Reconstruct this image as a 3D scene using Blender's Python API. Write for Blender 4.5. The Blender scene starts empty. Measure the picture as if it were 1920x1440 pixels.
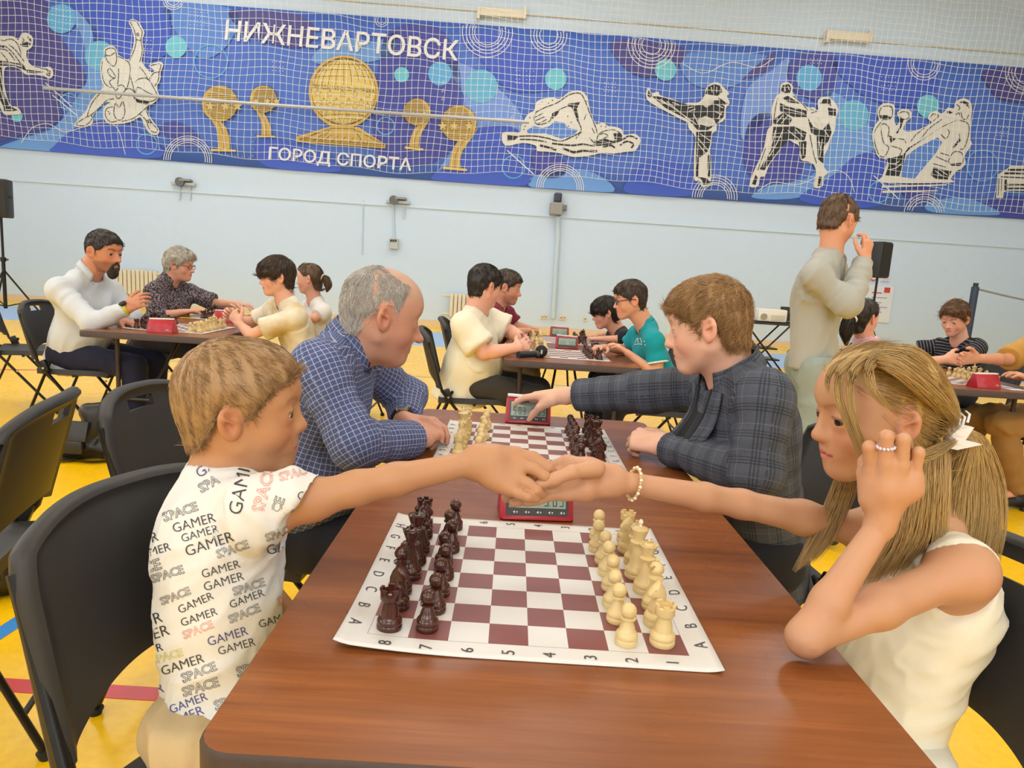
import bpy, bmesh, math, random
import numpy as np
from mathutils import Vector, Matrix
random.seed(7); RNG = np.random.default_rng(7)
scene = bpy.context.scene
COL = scene.collection
# ---------------------------------------------------------------- camera (solved from the chess board grid)
FPX = 1314.48
CAM = np.array([-0.0485, -1.0877, 1.2349])
_R = np.array([[0.99799, 0.00538, 0.06316], [0.06308, -0.15831, -0.98537], [0.00470, 0.98737, -0.15833]])
_u, _, _v = np.linalg.svd(_R); RCAM = _u @ _v            # rows: right, down, forward
cam_data = bpy.data.cameras.new('camera'); cam = bpy.data.objects.new('camera', cam_data); COL.objects.link(cam)
cam_data.sensor_width = 36.0; cam_data.lens = 36.0 * FPX / 1920.0; cam_data.clip_start = 0.05; cam_data.clip_end = 200
_m = Matrix.Identity(4)
for _i in range(3):
    _m[_i][0] = RCAM[0][_i]; _m[_i][1] = -RCAM[1][_i]; _m[_i][2] = -RCAM[2][_i]; _m[_i][3] = CAM[_i]
cam.matrix_world = _m
scene.camera = cam
# ---------------------------------------------------------------- world, lamps, exposure
world = bpy.data.worlds.new('world'); scene.world = world; world.use_nodes = True
world.node_tree.nodes['Background'].inputs[0].default_value = (0.86, 0.93, 1.0, 1)
world.node_tree.nodes['Background'].inputs[1].default_value = 0.5
scene.view_settings.view_transform = 'Standard'; scene.view_settings.look = 'None'
scene.view_settings.exposure = -0.52; scene.view_settings.gamma = 1.0; scene.view_settings.use_curve_mapping = False
CEIL = 7.6
LAMP_POWER = 96.0
scene.cycles.max_bounces = 6; scene.cycles.diffuse_bounces = 4; scene.cycles.glossy_bounces = 3; scene.cycles.transmission_bounces = 4; scene.cycles.caustics_reflective = False; scene.cycles.caustics_refractive = False
LAMPS = [(x, y) for x in (-6.5, 0.0, 6.5) for y in (-4.5, 3.6, 10.4)]
for _x, _y in LAMPS:
    ld = bpy.data.lights.new('ceiling_lamp_light', 'AREA'); ld.shape = 'RECTANGLE'; ld.size = 3.6; ld.size_y = 2.0
    ld.energy = LAMP_POWER; ld.color = (0.87, 0.96, 1.06)
    lo = bpy.data.objects.new('ceiling_lamp_light', ld); lo.location = (_x, _y, CEIL - 0.16); COL.objects.link(lo)

# daylight through the windows behind the photographer and along the left side
WINDOWS = [((x, -7.97, 4.2), (math.pi / 2, 0, 0), 4.4) for x in (-7.5, 0.0, 7.5)] + [((-12.97, y, 4.6), (math.pi / 2, 0, -math.pi / 2), 4.4) for y in (-3.0, 5.0)]
for _p, _r, _w in WINDOWS:
    ld = bpy.data.lights.new('window_daylight', 'AREA'); ld.shape = 'RECTANGLE'; ld.size = _w; ld.size_y = 2.6; ld.energy = 230.0; ld.color = (0.90, 0.97, 1.05)
    lo = bpy.data.objects.new('window_daylight', ld); lo.location = _p; lo.rotation_euler = _r; COL.objects.link(lo)

# ---------------------------------------------------------------- pixel helpers
def ray(px, py):
    return RCAM.T @ np.array([(px - 960) / FPX, (py - 720) / FPX, 1.0])
def PY(px, py, Y):            # point on the pixel's ray at world depth y = Y
    d = ray(px, py); return CAM + d * ((Y - CAM[1]) / d[1])
def PZ(px, py, Z):            # point on the pixel's ray at height z = Z
    d = ray(px, py); return CAM + d * ((Z - CAM[2]) / d[2])
def PX(px, py, X):
    d = ray(px, py); return CAM + d * ((X - CAM[0]) / d[0])
WALL_Y = 13.8; WALL_A = math.radians(2.0)
WN = np.array([math.sin(WALL_A), -math.cos(WALL_A), 0.0]); WU = np.array([math.cos(WALL_A), math.sin(WALL_A), 0.0])
WO = np.array([0.0, WALL_Y, 0.0])
def PW(px, py, off=0.0):      # point on the back wall (off metres in front of it)
    d = ray(px, py); o = WO + WN * off
    return CAM + d * (np.dot(o - CAM, WN) / np.dot(d, WN))
def wuv(p):
    return float(np.dot(p - WO, WU)), float(p[2])
def project(P):
    q = RCAM @ (np.asarray(P) - CAM); return 960 + FPX * q[0] / q[2], 720 + FPX * q[1] / q[2]

# ---------------------------------------------------------------- materials
def lin(c):
    return tuple(((v / 255) / 12.92 if v / 255 <= 0.04045 else ((v / 255 + 0.055) / 1.055) ** 2.4) for v in c)
MATS = {}
class NT:
    def __init__(s, name):
        s.m = bpy.data.materials.new(name); s.m.use_nodes = True; s.n = s.m.node_tree.nodes; s.l = s.m.node_tree.links
        s.b = s.n['Principled BSDF']
    def add(s, t, **kw):
        nd = s.n.new(t)
        for k, v in kw.items():
            if k.startswith('i_'):
                key = k[2:]; key = int(key) if key.isdigit() else key
                if isinstance(v, bpy.types.NodeSocket): s.l.new(v, nd.inputs[key])
                else: nd.inputs[key].default_value = v
            else: setattr(nd, k, v)
        return nd
    def math(s, op, a, b=0.0, c=0.0):
        nd = s.n.new('ShaderNodeMath'); nd.operation = op
        for i, v in enumerate((a, b, c)):
            if isinstance(v, bpy.types.NodeSocket): s.l.new(v, nd.inputs[i])
            else: nd.inputs[i].default_value = v
        return nd.outputs[0]
    def mix(s, f, a, b, blend='MIX'):
        nd = s.n.new('ShaderNodeMix'); nd.data_type = 'RGBA'; nd.blend_type = blend
        for i, v in ((0, f), (6, a), (7, b)):
            if isinstance(v, bpy.types.NodeSocket): s.l.new(v, nd.inputs[i])
            else: nd.inputs[i].default_value = v if i == 0 else (*v[:3], 1)
        return nd.outputs[2]
    def coord(s, which='Object'):
        return s.n.new('ShaderNodeTexCoord').outputs[which]
    def noise(s, scale, detail=2, vec=None, rough=0.5, out='Fac'):
        nd = s.add('ShaderNodeTexNoise', i_Scale=scale, i_Detail=detail, i_Roughness=rough)
        if vec is not None: s.l.new(vec, nd.inputs['Vector'])
        return nd.outputs[out]
    def ramp(s, f, p0, p1, c0=(0, 0, 0), c1=(1, 1, 1)):
        nd = s.n.new('ShaderNodeValToRGB'); s.l.new(f, nd.inputs[0])
        e = nd.color_ramp.elements; e[0].position = p0; e[1].position = p1; e[0].color = (*c0, 1); e[1].color = (*c1, 1)
        return nd.outputs[0]
    def base(s, c):
        if isinstance(c, bpy.types.NodeSocket): s.l.new(c, s.b.inputs['Base Color'])
        else: s.b.inputs['Base Color'].default_value = (*c[:3], 1)
    def rough(s, v): 
        if isinstance(v, bpy.types.NodeSocket): s.l.new(v, s.b.inputs['Roughness'])
        else: s.b.inputs['Roughness'].default_value = v
    def bump(s, h, strength=0.2, dist=0.01):
        nd = s.add('ShaderNodeBump', i_Strength=strength, i_Distance=dist); s.l.new(h, nd.inputs['Height'])
        s.l.new(nd.outputs[0], s.b.inputs['Normal'])
def mat(name, rgb, rough=0.5, metal=0.0, var=0.06, vscale=30.0, bump=0.0, bscale=200.0, spec=0.5, sheen=0.0):
    """plain procedural material: sRGB colour with faint noise variation and fine relief"""
    if name in MATS: return MATS[name]
    t = NT(name); c = lin(rgb); co = t.coord()
    f = t.noise(vscale, 3, co)
    t.base(t.mix(f, tuple(v * (1 - var) for v in c), tuple(min(1, v * (1 + var)) for v in c)))
    t.rough(rough); t.b.inputs['Metallic'].default_value = metal
    t.b.inputs['Specular IOR Level'].default_value = spec
    if sheen: t.b.inputs['Sheen Weight'].default_value = sheen
    if bump: t.bump(t.noise(bscale, 2, co), bump, 0.003)
    MATS[name] = t.m; return t.m
def emat(name, rgb, strength):
    if name in MATS: return MATS[name]
    t = NT(name); t.base(lin(rgb)); t.b.inputs['Emission Color'].default_value = (*lin(rgb), 1); t.b.inputs['Emission Strength'].default_value = strength
    MATS[name] = t.m; return t.m
def pmat(name, rgb, rough=0.55):   # printed ink
    return mat(name, rgb, rough, var=0.02, vscale=3.0)

# ---------------------------------------------------------------- object helpers
def props(o, label=None, cat=None, group=None, kind=None):
    if label: o['label'] = label
    if cat: o['category'] = cat
    if group: o['group'] = group
    if kind: o['kind'] = kind
    return o
def thing(name, label, cat, loc=(0, 0, 0), rotz=0.0, group=None):
    o = bpy.data.objects.new(name, None); COL.objects.link(o); o.empty_display_size = 0.1
    o.location = loc; o.rotation_euler = (0, 0, rotz)
    return props(o, label, cat, group)
def mesh_obj(name, V, F, m, parent=None, smooth=True, world=False, attrs=None, uv=None):
    me = bpy.data.meshes.new(name)
    V = np.asarray(V, dtype=np.float32).reshape(-1, 3)
    if isinstance(F, np.ndarray):
        n, k = F.shape
        me.vertices.add(len(V)); me.vertices.foreach_set('co', V.ravel())
        me.loops.add(n * k); me.loops.foreach_set('vertex_index', F.astype(np.int32).ravel())
        me.polygons.add(n); me.polygons.foreach_set('loop_start', np.arange(0, n * k, k, dtype=np.int32))
        me.update(calc_edges=True)
    else:
        me.from_pydata(V.tolist(), [], F); me.update()
    if smooth: me.polygons.foreach_set('use_smooth', np.ones(len(me.polygons), bool))
    if attrs:
        for nm, (typ, arr) in attrs.items():
            a = me.attributes.new(nm, typ, 'POINT')
            a.data.foreach_set('color' if typ == 'FLOAT_COLOR' else ('vector' if typ == 'FLOAT_VECTOR' else 'value'), np.asarray(arr, np.float32).ravel())
    if uv is not None:
        l = me.uv_layers.new(name='uv'); l.data.foreach_set('uv', np.asarray(uv, np.float32).ravel())
    o = bpy.data.objects.new(name, me); COL.objects.link(o)
    for mm in (m if isinstance(m, (list, tuple)) else [m]): me.materials.append(mm)
    if parent is not None:
        o.parent = parent
        if world:
            o.matrix_parent_inverse = (Matrix.Translation(parent.location) @ Matrix.Rotation(parent.rotation_euler[2], 4, 'Z')).inverted()
    return o
def copy_tree(o, parent=None):
    c = o.copy(); COL.objects.link(c); c.parent = parent
    for ch in list(o.children):
        copy_tree(ch, c)
    return c
class MB:
    """collects shapes into one mesh"""
    def __init__(s): s.V = []; s.F = []; s.MI = []; s.mi = 0
    def raw(s, V, F):
        o = len(s.V); s.V.extend([tuple(map(float, v)) for v in V]); s.F.extend([tuple(int(i) + o for i in f) for f in F]); s.MI.extend([s.mi] * len(F)); return s
    def box(s, c, size, rot=None, bev=0.0):
        hx, hy, hz = [v / 2 for v in size]
        if bev <= 0:
            V = [(x, y, z) for x in (-hx, hx) for y in (-hy, hy) for z in (-hz, hz)]
            F = [(0, 1, 3, 2), (4, 6, 7, 5), (0, 4, 5, 1), (2, 3, 7, 6), (0, 2, 6, 4), (1, 5, 7, 3)]
        else:
            b = min(bev, hx * .95, hy * .95, hz * .95)
            bm = bmesh.new(); bmesh.ops.create_cube(bm, size=1.0)
            for v in bm.verts: v.co = Vector((v.co.x * 2 * hx, v.co.y * 2 * hy, v.co.z * 2 * hz))
            bmesh.ops.bevel(bm, geom=list(bm.edges) + list(bm.verts), offset=b, segments=2, profile=0.5, affect='EDGES')
            bm.verts.index_update(); V = [tuple(v.co) for v in bm.verts]; F = [tuple(v.index for v in f.verts) for f in bm.faces]; bm.free()
        V = np.array(V)
        if rot is not None: V = V @ np.asarray(rot).T
        return s.raw(V + np.asarray(c, float), F)
    def tube(s, pts, r, n=8, cap=True, flat=1.0, nrm=None):
        V, F = tube_mesh(pts, r, n, cap, flat, nrm); return s.raw(V, F)
    def lathe(s, prof, n=24, c=(0, 0, 0), cap=True):
        V = []; F = []; k = len(prof)
        for i in range(n):
            a = 2 * math.pi * i / n
            for (r, z) in prof: V.append((c[0] + r * math.cos(a), c[1] + r * math.sin(a), c[2] + z))
        for i in range(n):
            j = (i + 1) % n
            for q in range(k - 1): F.append((i * k + q, j * k + q, j * k + q + 1, i * k + q + 1))
        if cap:
            F.append(tuple(i * k for i in range(n))[::-1]); F.append(tuple(i * k + k - 1 for i in range(n)))
        return s.raw(V, F)
    def prism(s, poly, z0, z1):
        """extrude a 2-D polygon (x, y) from z0 to z1"""
        n = len(poly); V = [(x, y, z0) for x, y in poly] + [(x, y, z1) for x, y in poly]
        F = [tuple(range(n))[::-1], tuple(range(n, 2 * n))] + [(i, (i + 1) % n, n + (i + 1) % n, n + i) for i in range(n)]
        return s.raw(V, F)
    def sphere(s, c, r, n=12, sc=(1, 1, 1)):
        prof = [(math.sin(math.pi * i / (n // 2 + 1)) , -math.cos(math.pi * i / (n // 2 + 1))) for i in range(n // 2 + 2)]
        V = []; F = []; k = len(prof)
        for i in range(n):
            a = 2 * math.pi * i / n
            for (q, z) in prof: V.append((c[0] + r * sc[0] * q * math.cos(a), c[1] + r * sc[1] * q * math.sin(a), c[2] + r * sc[2] * z))
        for i in range(n):
            j = (i + 1) % n
            for q in range(k - 1): F.append((i * k + q, j * k + q, j * k + q + 1, i * k + q + 1))
        return s.raw(V, F)
    def build(s, name, m, parent=None, smooth=False, world=False, bevel=0.0):
        o = mesh_obj(name, s.V, s.F, m, parent, smooth, world)
        if isinstance(m, (list, tuple)): o.data.polygons.foreach_set('material_index', s.MI)
        if smooth: shade_auto(o, 40)
        if bevel:
            md = o.modifiers.new('bevel', 'BEVEL'); md.width = bevel; md.segments = 2; md.limit_method = 'ANGLE'
        return o
def shade_auto(o, deg=40):
    me = o.data; bm = bmesh.new(); bm.from_mesh(me); lim = math.radians(deg)
    for e in bm.edges:
        e.smooth = not (len(e.link_faces) == 2 and e.calc_face_angle(0) > lim)
    bm.to_mesh(me); bm.free()
def tube_mesh(pts, r, n=8, cap=True, flat=1.0, nrm=None):
    P = np.asarray(pts, float); k = len(P); R = np.full(k, r) if np.isscalar(r) else np.asarray(r, float)
    T = np.gradient(P, axis=0) if k > 2 else np.repeat((P[1] - P[0])[None], 2, 0)
    T /= np.linalg.norm(T, axis=1)[:, None] + 1e-12
    u = np.asarray(nrm, float) if nrm is not None else (np.array([0, 0, 1.0]) if abs(T[0][2]) < 0.9 else np.array([1.0, 0, 0]))
    a = np.linspace(0, 2 * np.pi, n, endpoint=False); V = []
    for i in range(k):
        u = u - T[i] * np.dot(u, T[i]); u = u / (np.linalg.norm(u) + 1e-12); w = np.cross(T[i], u)
        V.append(P[i] + R[i] * (np.cos(a)[:, None] * u * flat + np.sin(a)[:, None] * w))
    V = np.concatenate(V); F = []
    for i in range(k - 1):
        for j in range(n):
            q = (j + 1) % n; F.append((i * n + j, i * n + q, (i + 1) * n + q, (i + 1) * n + j))
    if cap: F.append(tuple(range(n))[::-1]); F.append(tuple(range((k - 1) * n, k * n)))
    return V, F
def smooth_path(pts, n=8):
    """Catmull-Rom through the points"""
    P = [np.asarray(p, float) for p in pts]; P = [2 * P[0] - P[1]] + P + [2 * P[-1] - P[-2]]; out = []
    for i in range(1, len(P) - 2):
        for t in np.linspace(0, 1, n, endpoint=False):
            a, b, c, d = P[i - 1], P[i], P[i + 1], P[i + 2]
            out.append(0.5 * (2 * b + (c - a) * t + (2 * a - 5 * b + 4 * c - d) * t * t + (3 * b - a - 3 * c + d) * t ** 3))
    out.append(P[-2]); return np.array(out)
_txt = {}
def text_mesh(s, bold=0.0, outline=0.0):
    """(V 2-D, F) of a line of lettering, cap height about 0.73, starting at x = 0"""
    key = (s, bold, outline)
    if key not in _txt:
        cu = bpy.data.curves.new('lettering', 'FONT'); cu.body = s; cu.size = 1.0; cu.offset = bold; cu.resolution_u = 3
        if outline: cu.fill_mode = 'NONE'; cu.bevel_depth = outline; cu.bevel_resolution = 0; cu.resolution_u = 2
        o = bpy.data.objects.new('lettering', cu); COL.objects.link(o)
        dg = bpy.context.evaluated_depsgraph_get(); me = bpy.data.meshes.new_from_object(o.evaluated_get(dg))
        V = np.array([v.co[:2] for v in me.vertices]); F = [tuple(p.vertices) for p in me.polygons]
        bpy.data.objects.remove(o); bpy.data.curves.remove(cu); bpy.data.meshes.remove(me)
        _txt[key] = (V, F)
    return _txt[key]
def tri_poly(poly):
    """triangulate a simple 2-D polygon"""
    from mathutils.geometry import tessellate_polygon
    return tessellate_polygon([[Vector((p[0], p[1], 0)) for p in poly]])
# ================================================================ ROOM SHELL
def struct(o): o['kind'] = 'structure'; return o
def m_floor():
    t = NT('floor_yellow'); co = t.coord()
    a = t.noise(1.3, 4, co); b = t.noise(38, 3, co)
    c = t.mix(a, lin((250, 194, 6)), lin((255, 208, 14))); c = t.mix(t.ramp(b, 0.35, 0.75), c, lin((246, 188, 8)))
    t.base(c); t.rough(t.ramp(t.noise(3.0, 3, co), 0.3, 0.7, (0.22,) * 3, (0.36,) * 3)); t.bump(t.noise(160, 2, co), 0.05, 0.002)
    return t.m
def m_wall():
    t = NT('wall_paint'); co = t.coord()
    c = t.mix(t.noise(0.35, 3, co), lin((198, 217, 235)), lin((208, 225, 241)))
    c = t.mix(t.ramp(t.noise(6, 4, co), 0.45, 0.8), c, lin((202, 219, 236)))
    t.base(c); t.rough(0.6); t.bump(t.noise(90, 3, co), 0.05, 0.004); return t.m
M_FLOOR = m_floor(); M_WALL = m_wall()
M_CEIL = mat('ceiling_paint', (226, 226, 222), 0.7, var=0.03, vscale=2)
M_SIDE = mat('side_wall_paint', (212, 220, 226), 0.6, var=0.04, vscale=1)
RX, RY0 = 13.0, -8.0
yl, yr = WALL_Y - RX * math.tan(WALL_A), WALL_Y + RX * math.tan(WALL_A)
fb = MB(); fb.raw([(-RX, RY0, 0), (RX, RY0, 0), (RX, yr, 0), (-RX, yl, 0), (-RX, RY0, -.1), (RX, RY0, -.1), (RX, yr, -.1), (-RX, yl, -.1)],
       [(0, 1, 2, 3), (4, 7, 6, 5), (0, 4, 5, 1), (1, 5, 6, 2), (2, 6, 7, 3), (3, 7, 4, 0)])
floor = struct(fb.build('floor', M_FLOOR))
def wallslab(name, a, b, n, m, z0=0, z1=CEIL):
    a = np.array([*a, 0.]); b = np.array([*b, 0.]); n = np.array([*n, 0.]) * 0.15
    V = [a + (0, 0, z0), b + (0, 0, z0), b + (0, 0, z1), a + (0, 0, z1)]; V += [v + n for v in V]
    return struct(MB().raw(V, [(0, 1, 2, 3), (4, 7, 6, 5), (0, 4, 5, 1), (1, 5, 6, 2), (2, 6, 7, 3), (3, 7, 4, 0)]).build(name, m))
wall_back = struct(MB().box((0, .075, CEIL / 2), (2 * RX, .15, CEIL)).build('wall_back', M_WALL)); wall_back.location = WO; wall_back.rotation_euler[2] = WALL_A
wallslab('wall_left', (-RX, RY0), (-RX, yl), (-1, 0), M_SIDE)
wallslab('wall_right', (RX, RY0), (RX, yr), (1, 0), M_SIDE)
wallslab('wall_front', (-RX, RY0), (RX, RY0), (0, -1), M_SIDE)
cb = MB(); cb.raw([(-RX, RY0, CEIL), (RX, RY0, CEIL), (RX, yr, CEIL), (-RX, yl, CEIL), (-RX, RY0, CEIL + .1), (RX, RY0, CEIL + .1), (RX, yr, CEIL + .1), (-RX, yl, CEIL + .1)],
       [(0, 3, 2, 1), (4, 5, 6, 7), (0, 1, 5, 4), (1, 2, 6, 5), (2, 3, 7, 6), (3, 0, 4, 7)])
struct(cb.build('ceiling', M_CEIL))
# lamps in the ceiling
for i, (x, y) in enumerate(LAMPS):
    t = thing('ceiling_light', 'long white ceiling light fixture high above the hall floor', 'ceiling light', (x, y, CEIL), 0, 'ceiling lights of the hall')
    MB().box((0, 0, -.06), (3.8, 2.2, .12)).build('housing', M_CEIL, t)
    MB().box((0, 0, -.13), (3.6, 2.0, .02)).build('diffuser', emat('lamp_diffuser', (255, 252, 246), 4.0), t)
# windows: frame, mullions and bright panes
for i, (p, r, w) in enumerate(WINDOWS):
    o = bpy.data.objects.new('window_%d' % (i + 1), None); COL.objects.link(o); o.location = p; o['kind'] = 'structure'
    ax = np.array([1.0, 0, 0]) if r[2] == 0 else np.array([0, 1.0, 0]); nn = np.array([0, 1.0, 0]) if r[2] == 0 else np.array([1.0, 0, 0])
    def bx(c, a, h, d, name, m): MB().box(c, (a if ax[0] else d, d if ax[0] else a, h)).build(name, m, o)
    for k in range(4): bx(ax * w * (k - 1.5) / 4 - nn * .015, w / 4 - .06, 2.5, .01, 'window_pane', emat('window_sky', (236, 244, 255), 2.2))
    for k in range(5): bx(ax * w * (k - 2) / 4 - nn * .005, .07, 2.7, .05, 'window_mullion', M_CEIL)
    for z in (-1.32, 1.32): bx(np.array([0, 0, z]) - nn * .005, w + .07, .09, .06, 'window_frame', M_CEIL)
# floor markings: thin paint on the floor
def floorpoly(name, pts, rgb, h=0.0015):
    o = MB().prism([(p[0], p[1]) for p in pts], 0.0, h).build(name, mat(name + '_paint_%d_%d_%d' % rgb, rgb, 0.3, var=0.05, vscale=4), floor); return o
floorpoly('floor_line', [(-9, .685), (.3, .685), (.3, .745), (-9, .745)], (206, 38, 44))
floorpoly('floor_line', [(1.2, 1.0), (9, 1.0), (9, 1.06), (1.2, 1.06)], (206, 38, 44))
_a, _b, _c, _d = PZ(0, 1175, 0), PZ(46, 1146, 0), PZ(54, 1159, 0), PZ(0, 1200, 0)
_e = (_b - _a) * 6; floorpoly('floor_line', [_a - _e * .5, _a + _e * .35, _d + _e * .35, _d - _e * .5], (64, 140, 214))
floorpoly('floor_zone', [(-RX + .05, 9.75), (RX - .05, 9.95), (RX - .05, 12.35), (-RX + .05, 12.1)], (150, 186, 232))
floorpoly('floor_line', [(-9, 6.69), (9, 6.69), (9, 6.75), (-9, 6.75)], (176, 168, 128))
floorpoly('floor_line', [(-6.5, 4.95), (-2.6, 6.3), (-2.62, 6.36), (-6.52, 5.0)], (214, 92, 60))
# wall trim
def wallbox(name, px0, py0, px1, py1, depth, m, parent=None, bev=0.0, off=0.0, mb=None):
    a = PW((px0 + px1) / 2, py0); b = PW((px0 + px1) / 2, py1); l = PW(px0, (py0 + py1) / 2); r = PW(px1, (py0 + py1) / 2)
    c = (l + r) / 2; c[2] = (a[2] + b[2]) / 2; w = np.linalg.norm((r - l)[:2]); h = abs(a[2] - b[2])
    R = np.array([[WU[0], -WU[1], 0], [WU[1], WU[0], 0], [0, 0, 1.]])
    k = mb or MB(); k.box(c + WN * (depth / 2 + off), (w, depth, h), R, bev)
    return k if mb is not None else k.build(name, m, parent, world=parent is not None)
RW = np.array([[WU[0], -WU[1], 0], [WU[1], WU[0], 0], [0, 0, 1.]])
M_TRIM = mat('skirting_paint', (222, 200, 168), 0.5)
struct(MB().box(WO + WN * .015 + np.array([0, 0, .06]), (2 * RX - .2, .03, .12), RW).build('baseboard_back', M_TRIM))
struct(MB().box(WO + WN * .012 + np.array([0, 0, 2.42]), (2 * RX - .2, .024, .05), RW).build('trim_1', mat('ledge_paint', (206, 221, 231), 0.6)))
M_BEIGE = mat('beige_enamel', (226, 214, 186), 0.4); M_GREYBOX = mat('grey_enamel', (188, 190, 186), 0.45); M_DARK = mat('dark_plastic', (34, 34, 38), 0.45)
M_WHITEP = mat('white_plastic', (226, 228, 226), 0.4); M_BLKMET = mat('black_metal', (24, 24, 26), 0.38, 0.3)
# cable with two wall lamps above the banner
c0, c1, c2 = PW(560, -6, .03), PW(1230, 46, .03), PW(1990, 106, .03)
props(MB().tube([c0, c1, c2], .012, 6).build('wall_cable', M_BEIGE, smooth=True), 'thin beige cable running along the wall above the banner', 'cable')
for i, (x0, y0, x1, y1, lab) in enumerate([(897, 19, 984, 36, 'beige box lamp on the wall above the swimmer print'), (1545, 62, 1626, 80, 'beige box lamp on the wall above the kickboxing print')]):
    c = PW((x0 + x1) / 2, (y0 + y1) / 2); t = thing('wall_lamp', lab, 'lamp', tuple(c), 0, 'box lamps above the banner')
    wallbox('housing', x0, y0, x1, y1, .14, M_BEIGE, t, .02)
    wallbox('end_bracket', x0 - 2, y0 - 1, x0 + 3, y1 + 4, .17, M_BEIGE, t); wallbox('end_bracket', x1 - 3, y0 - 1, x1 + 2, y1 + 4, .17, M_BEIGE, t)
# radiators (ribbed sections)
def radiator(x0, y0, x1, y1, n, label):
    a, b = PW(x0, (y0 + y1) / 2), PW(x1, (y0 + y1) / 2); za, zb = PW((x0 + x1) / 2, y0)[2], max(.22, PW((x0 + x1) / 2, y1)[2])
    L = np.linalg.norm((b - a)[:2]); t = thing('radiator', label, 'radiator', (a[0], a[1], zb))
    for i in range(n):
        c = a + (b - a) * ((i + .5) / n) + WN * .1; c[2] = (za + zb) / 2
        MB().box(c, (L / n * .82, .1, za - zb), RW, .012).build('section', M_BEIGE, t, world=True)
    for z in (za - .05, zb + .05):
        p, q = a + WN * .1, b + WN * .1; p = p.copy(); q = q.copy(); p[2] = q[2] = z
        MB().tube([p - WU * .15, q + WU * .05], .02, 8).build('pipe', M_BEIGE, t, True, world=True)
    MB().box((a + b) / 2 * [1, 1, 0] + WN * .025 + np.array([0, 0, (za + zb) / 2]), (L * .5, .05, .06), RW).build('bracket', M_BEIGE, t, world=True)
radiator(213, 506, 300, 552, 11, 'ribbed beige radiator on the wall behind the bearded man')
radiator(843, 552, 925, 606, 11, 'ribbed beige radiator on the wall behind the boy in the cream t-shirt')
# wall fittings
t = thing('switch_box', 'small grey switch box with three dark buttons on the pale blue wall', 'switch box', tuple(PW(739, 457)))
wallbox('box', 731, 447, 747, 467, .1, M_GREYBOX, t, .01)
for k in range(3): wallbox('button', 733 + 4.4 * k, 449.5, 736 + 4.4 * k, 453.5, .115, M_DARK, t)
M_PIPE = mat('conduit_paint', (196, 212, 222), 0.5)
def conduit(pts, r, label):
    return props(MB().tube([PW(x, y, r) for x, y in pts], r, 8).build('conduit', M_PIPE, smooth=True), label, 'conduit')
conduit([(737, 386), (739, 447)], .018, 'thin pale conduit rising from the switch box on the wall')
conduit([(1046, 406), (1046, 440), (1037, 597)], .05, 'pale blue conduit running down the wall under the grey winch')
conduit([(681, 376), (679, 478)], .012, 'thin pale conduit beside the switch box wiring')
t = thing('net_winch', 'grey metal winch box with dark motor under the banner', 'winch', tuple(PW(1046, 384)))
wallbox('gear_box', 1030, 381, 1053, 404, .25, mat('winch_grey', (150, 148, 142), 0.5), t, .02)
wallbox('motor', 1038, 363, 1052, 381, .2, mat('winch_motor', (52, 54, 70), 0.4), t, .03); wallbox('output_shaft', 1053, 385, 1062, 395, .12, mat('winch_grey2', (120, 118, 112), 0.4, .5), t, .01)
def pulley(x, y, w, label):
    t = thing('net_pulley', label, 'pulley', tuple(PW(x, y)))
    wallbox('bracket', x - w * .5, y - 3, x + w * .5, y + 2, .1, M_GREYBOX, t); wallbox('arm', x - w * .1, y - 9, x + w * .35, y - 5, .16, mat('pulley_grey', (136, 136, 132), 0.4, .4), t)
    c = PW(x - w * .2, y - 5, .12); MB().tube([c - WN * .03, c + WN * .03], .09, 14).build('wheel', mat('pulley_wheel', (96, 96, 96), .4, .5), t, True, world=True)
    for d in (-.2, .25): MB().tube([PW(x + w * d, y + 2, .03), PW(x + w * d - 1, y + 30, .03)], .014, 6).build('support_rod', M_PIPE, t, True, world=True)
pulley(346, 346, 44, 'grey pulley bracket on the wall under the judo print')
pulley(747, 380, 44, 'grey pulley bracket on the wall above the switch box')
for x0, n, lab in ((1014, 2, 'beige double wall socket with a plug beside the conduit'), (1049, 2, 'beige double wall socket right of the conduit'), (1094, 1, 'small single wall socket behind the boy in the black shirt')):
    y = 594 + (x0 - 1014) * .05; t = thing('wall_socket', lab, 'wall socket', tuple(PW(x0 + 6, y)))
    for k in range(n):
        wallbox('plate', x0 + 6.4 * k, y - 4, x0 + 6.4 * k + 5.8, y + 4, .03, M_BEIGE, t, .005); wallbox('socket_hole', x0 + 6.4 * k + 1.8, y - 1.3, x0 + 6.4 * k + 4, y + 1.3, .034, mat('socket_hole', (120, 110, 96), .5), t)
M_PAPER = mat('poster_paper', (224, 228, 232), 0.5, var=0.02); M_RED = pmat('poster_red', (206, 66, 58)); M_GREYINK = pmat('poster_grey', (170, 172, 186))
t = thing('fire_notice', 'white evacuation notice with red stamp on the wall behind the standing boy', 'notice', tuple(PW(1650, 570)))
wallbox('sheet', 1622, 536, 1671, 604, .02, M_PAPER, t); wallbox('printed_block', 1657, 539, 1668, 549, .024, M_RED, t)
for k in range(5): wallbox('printed_line', 1634, 548 + 9 * k, 1652 + (k % 2) * 10, 550 + 9 * k, .024, M_GREYINK if k else M_RED, t)
t = thing('wall_sign', 'small white two-part sign beside the black loudspeaker on the wall', 'sign', tuple(PW(1661, 521)))
for (a, b) in ((514, 520.5), (522, 528)):
    wallbox('plate', 1651, a, 1667, b, .02, M_PAPER, t); wallbox('printed_frame', 1652.5, a + 1, 1665.5, a + 1.9, .024, pmat('sign_red', (222, 150, 160)), t); wallbox('printed_frame', 1652.5, b - 1.9, 1665.5, b - 1, .024, pmat('sign_violet', (176, 160, 206)), t)
c = PW(1638, 519, .012); t = thing('round_sign', 'round red-rimmed warning sign under the black loudspeaker', 'sign', tuple(c))
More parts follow.
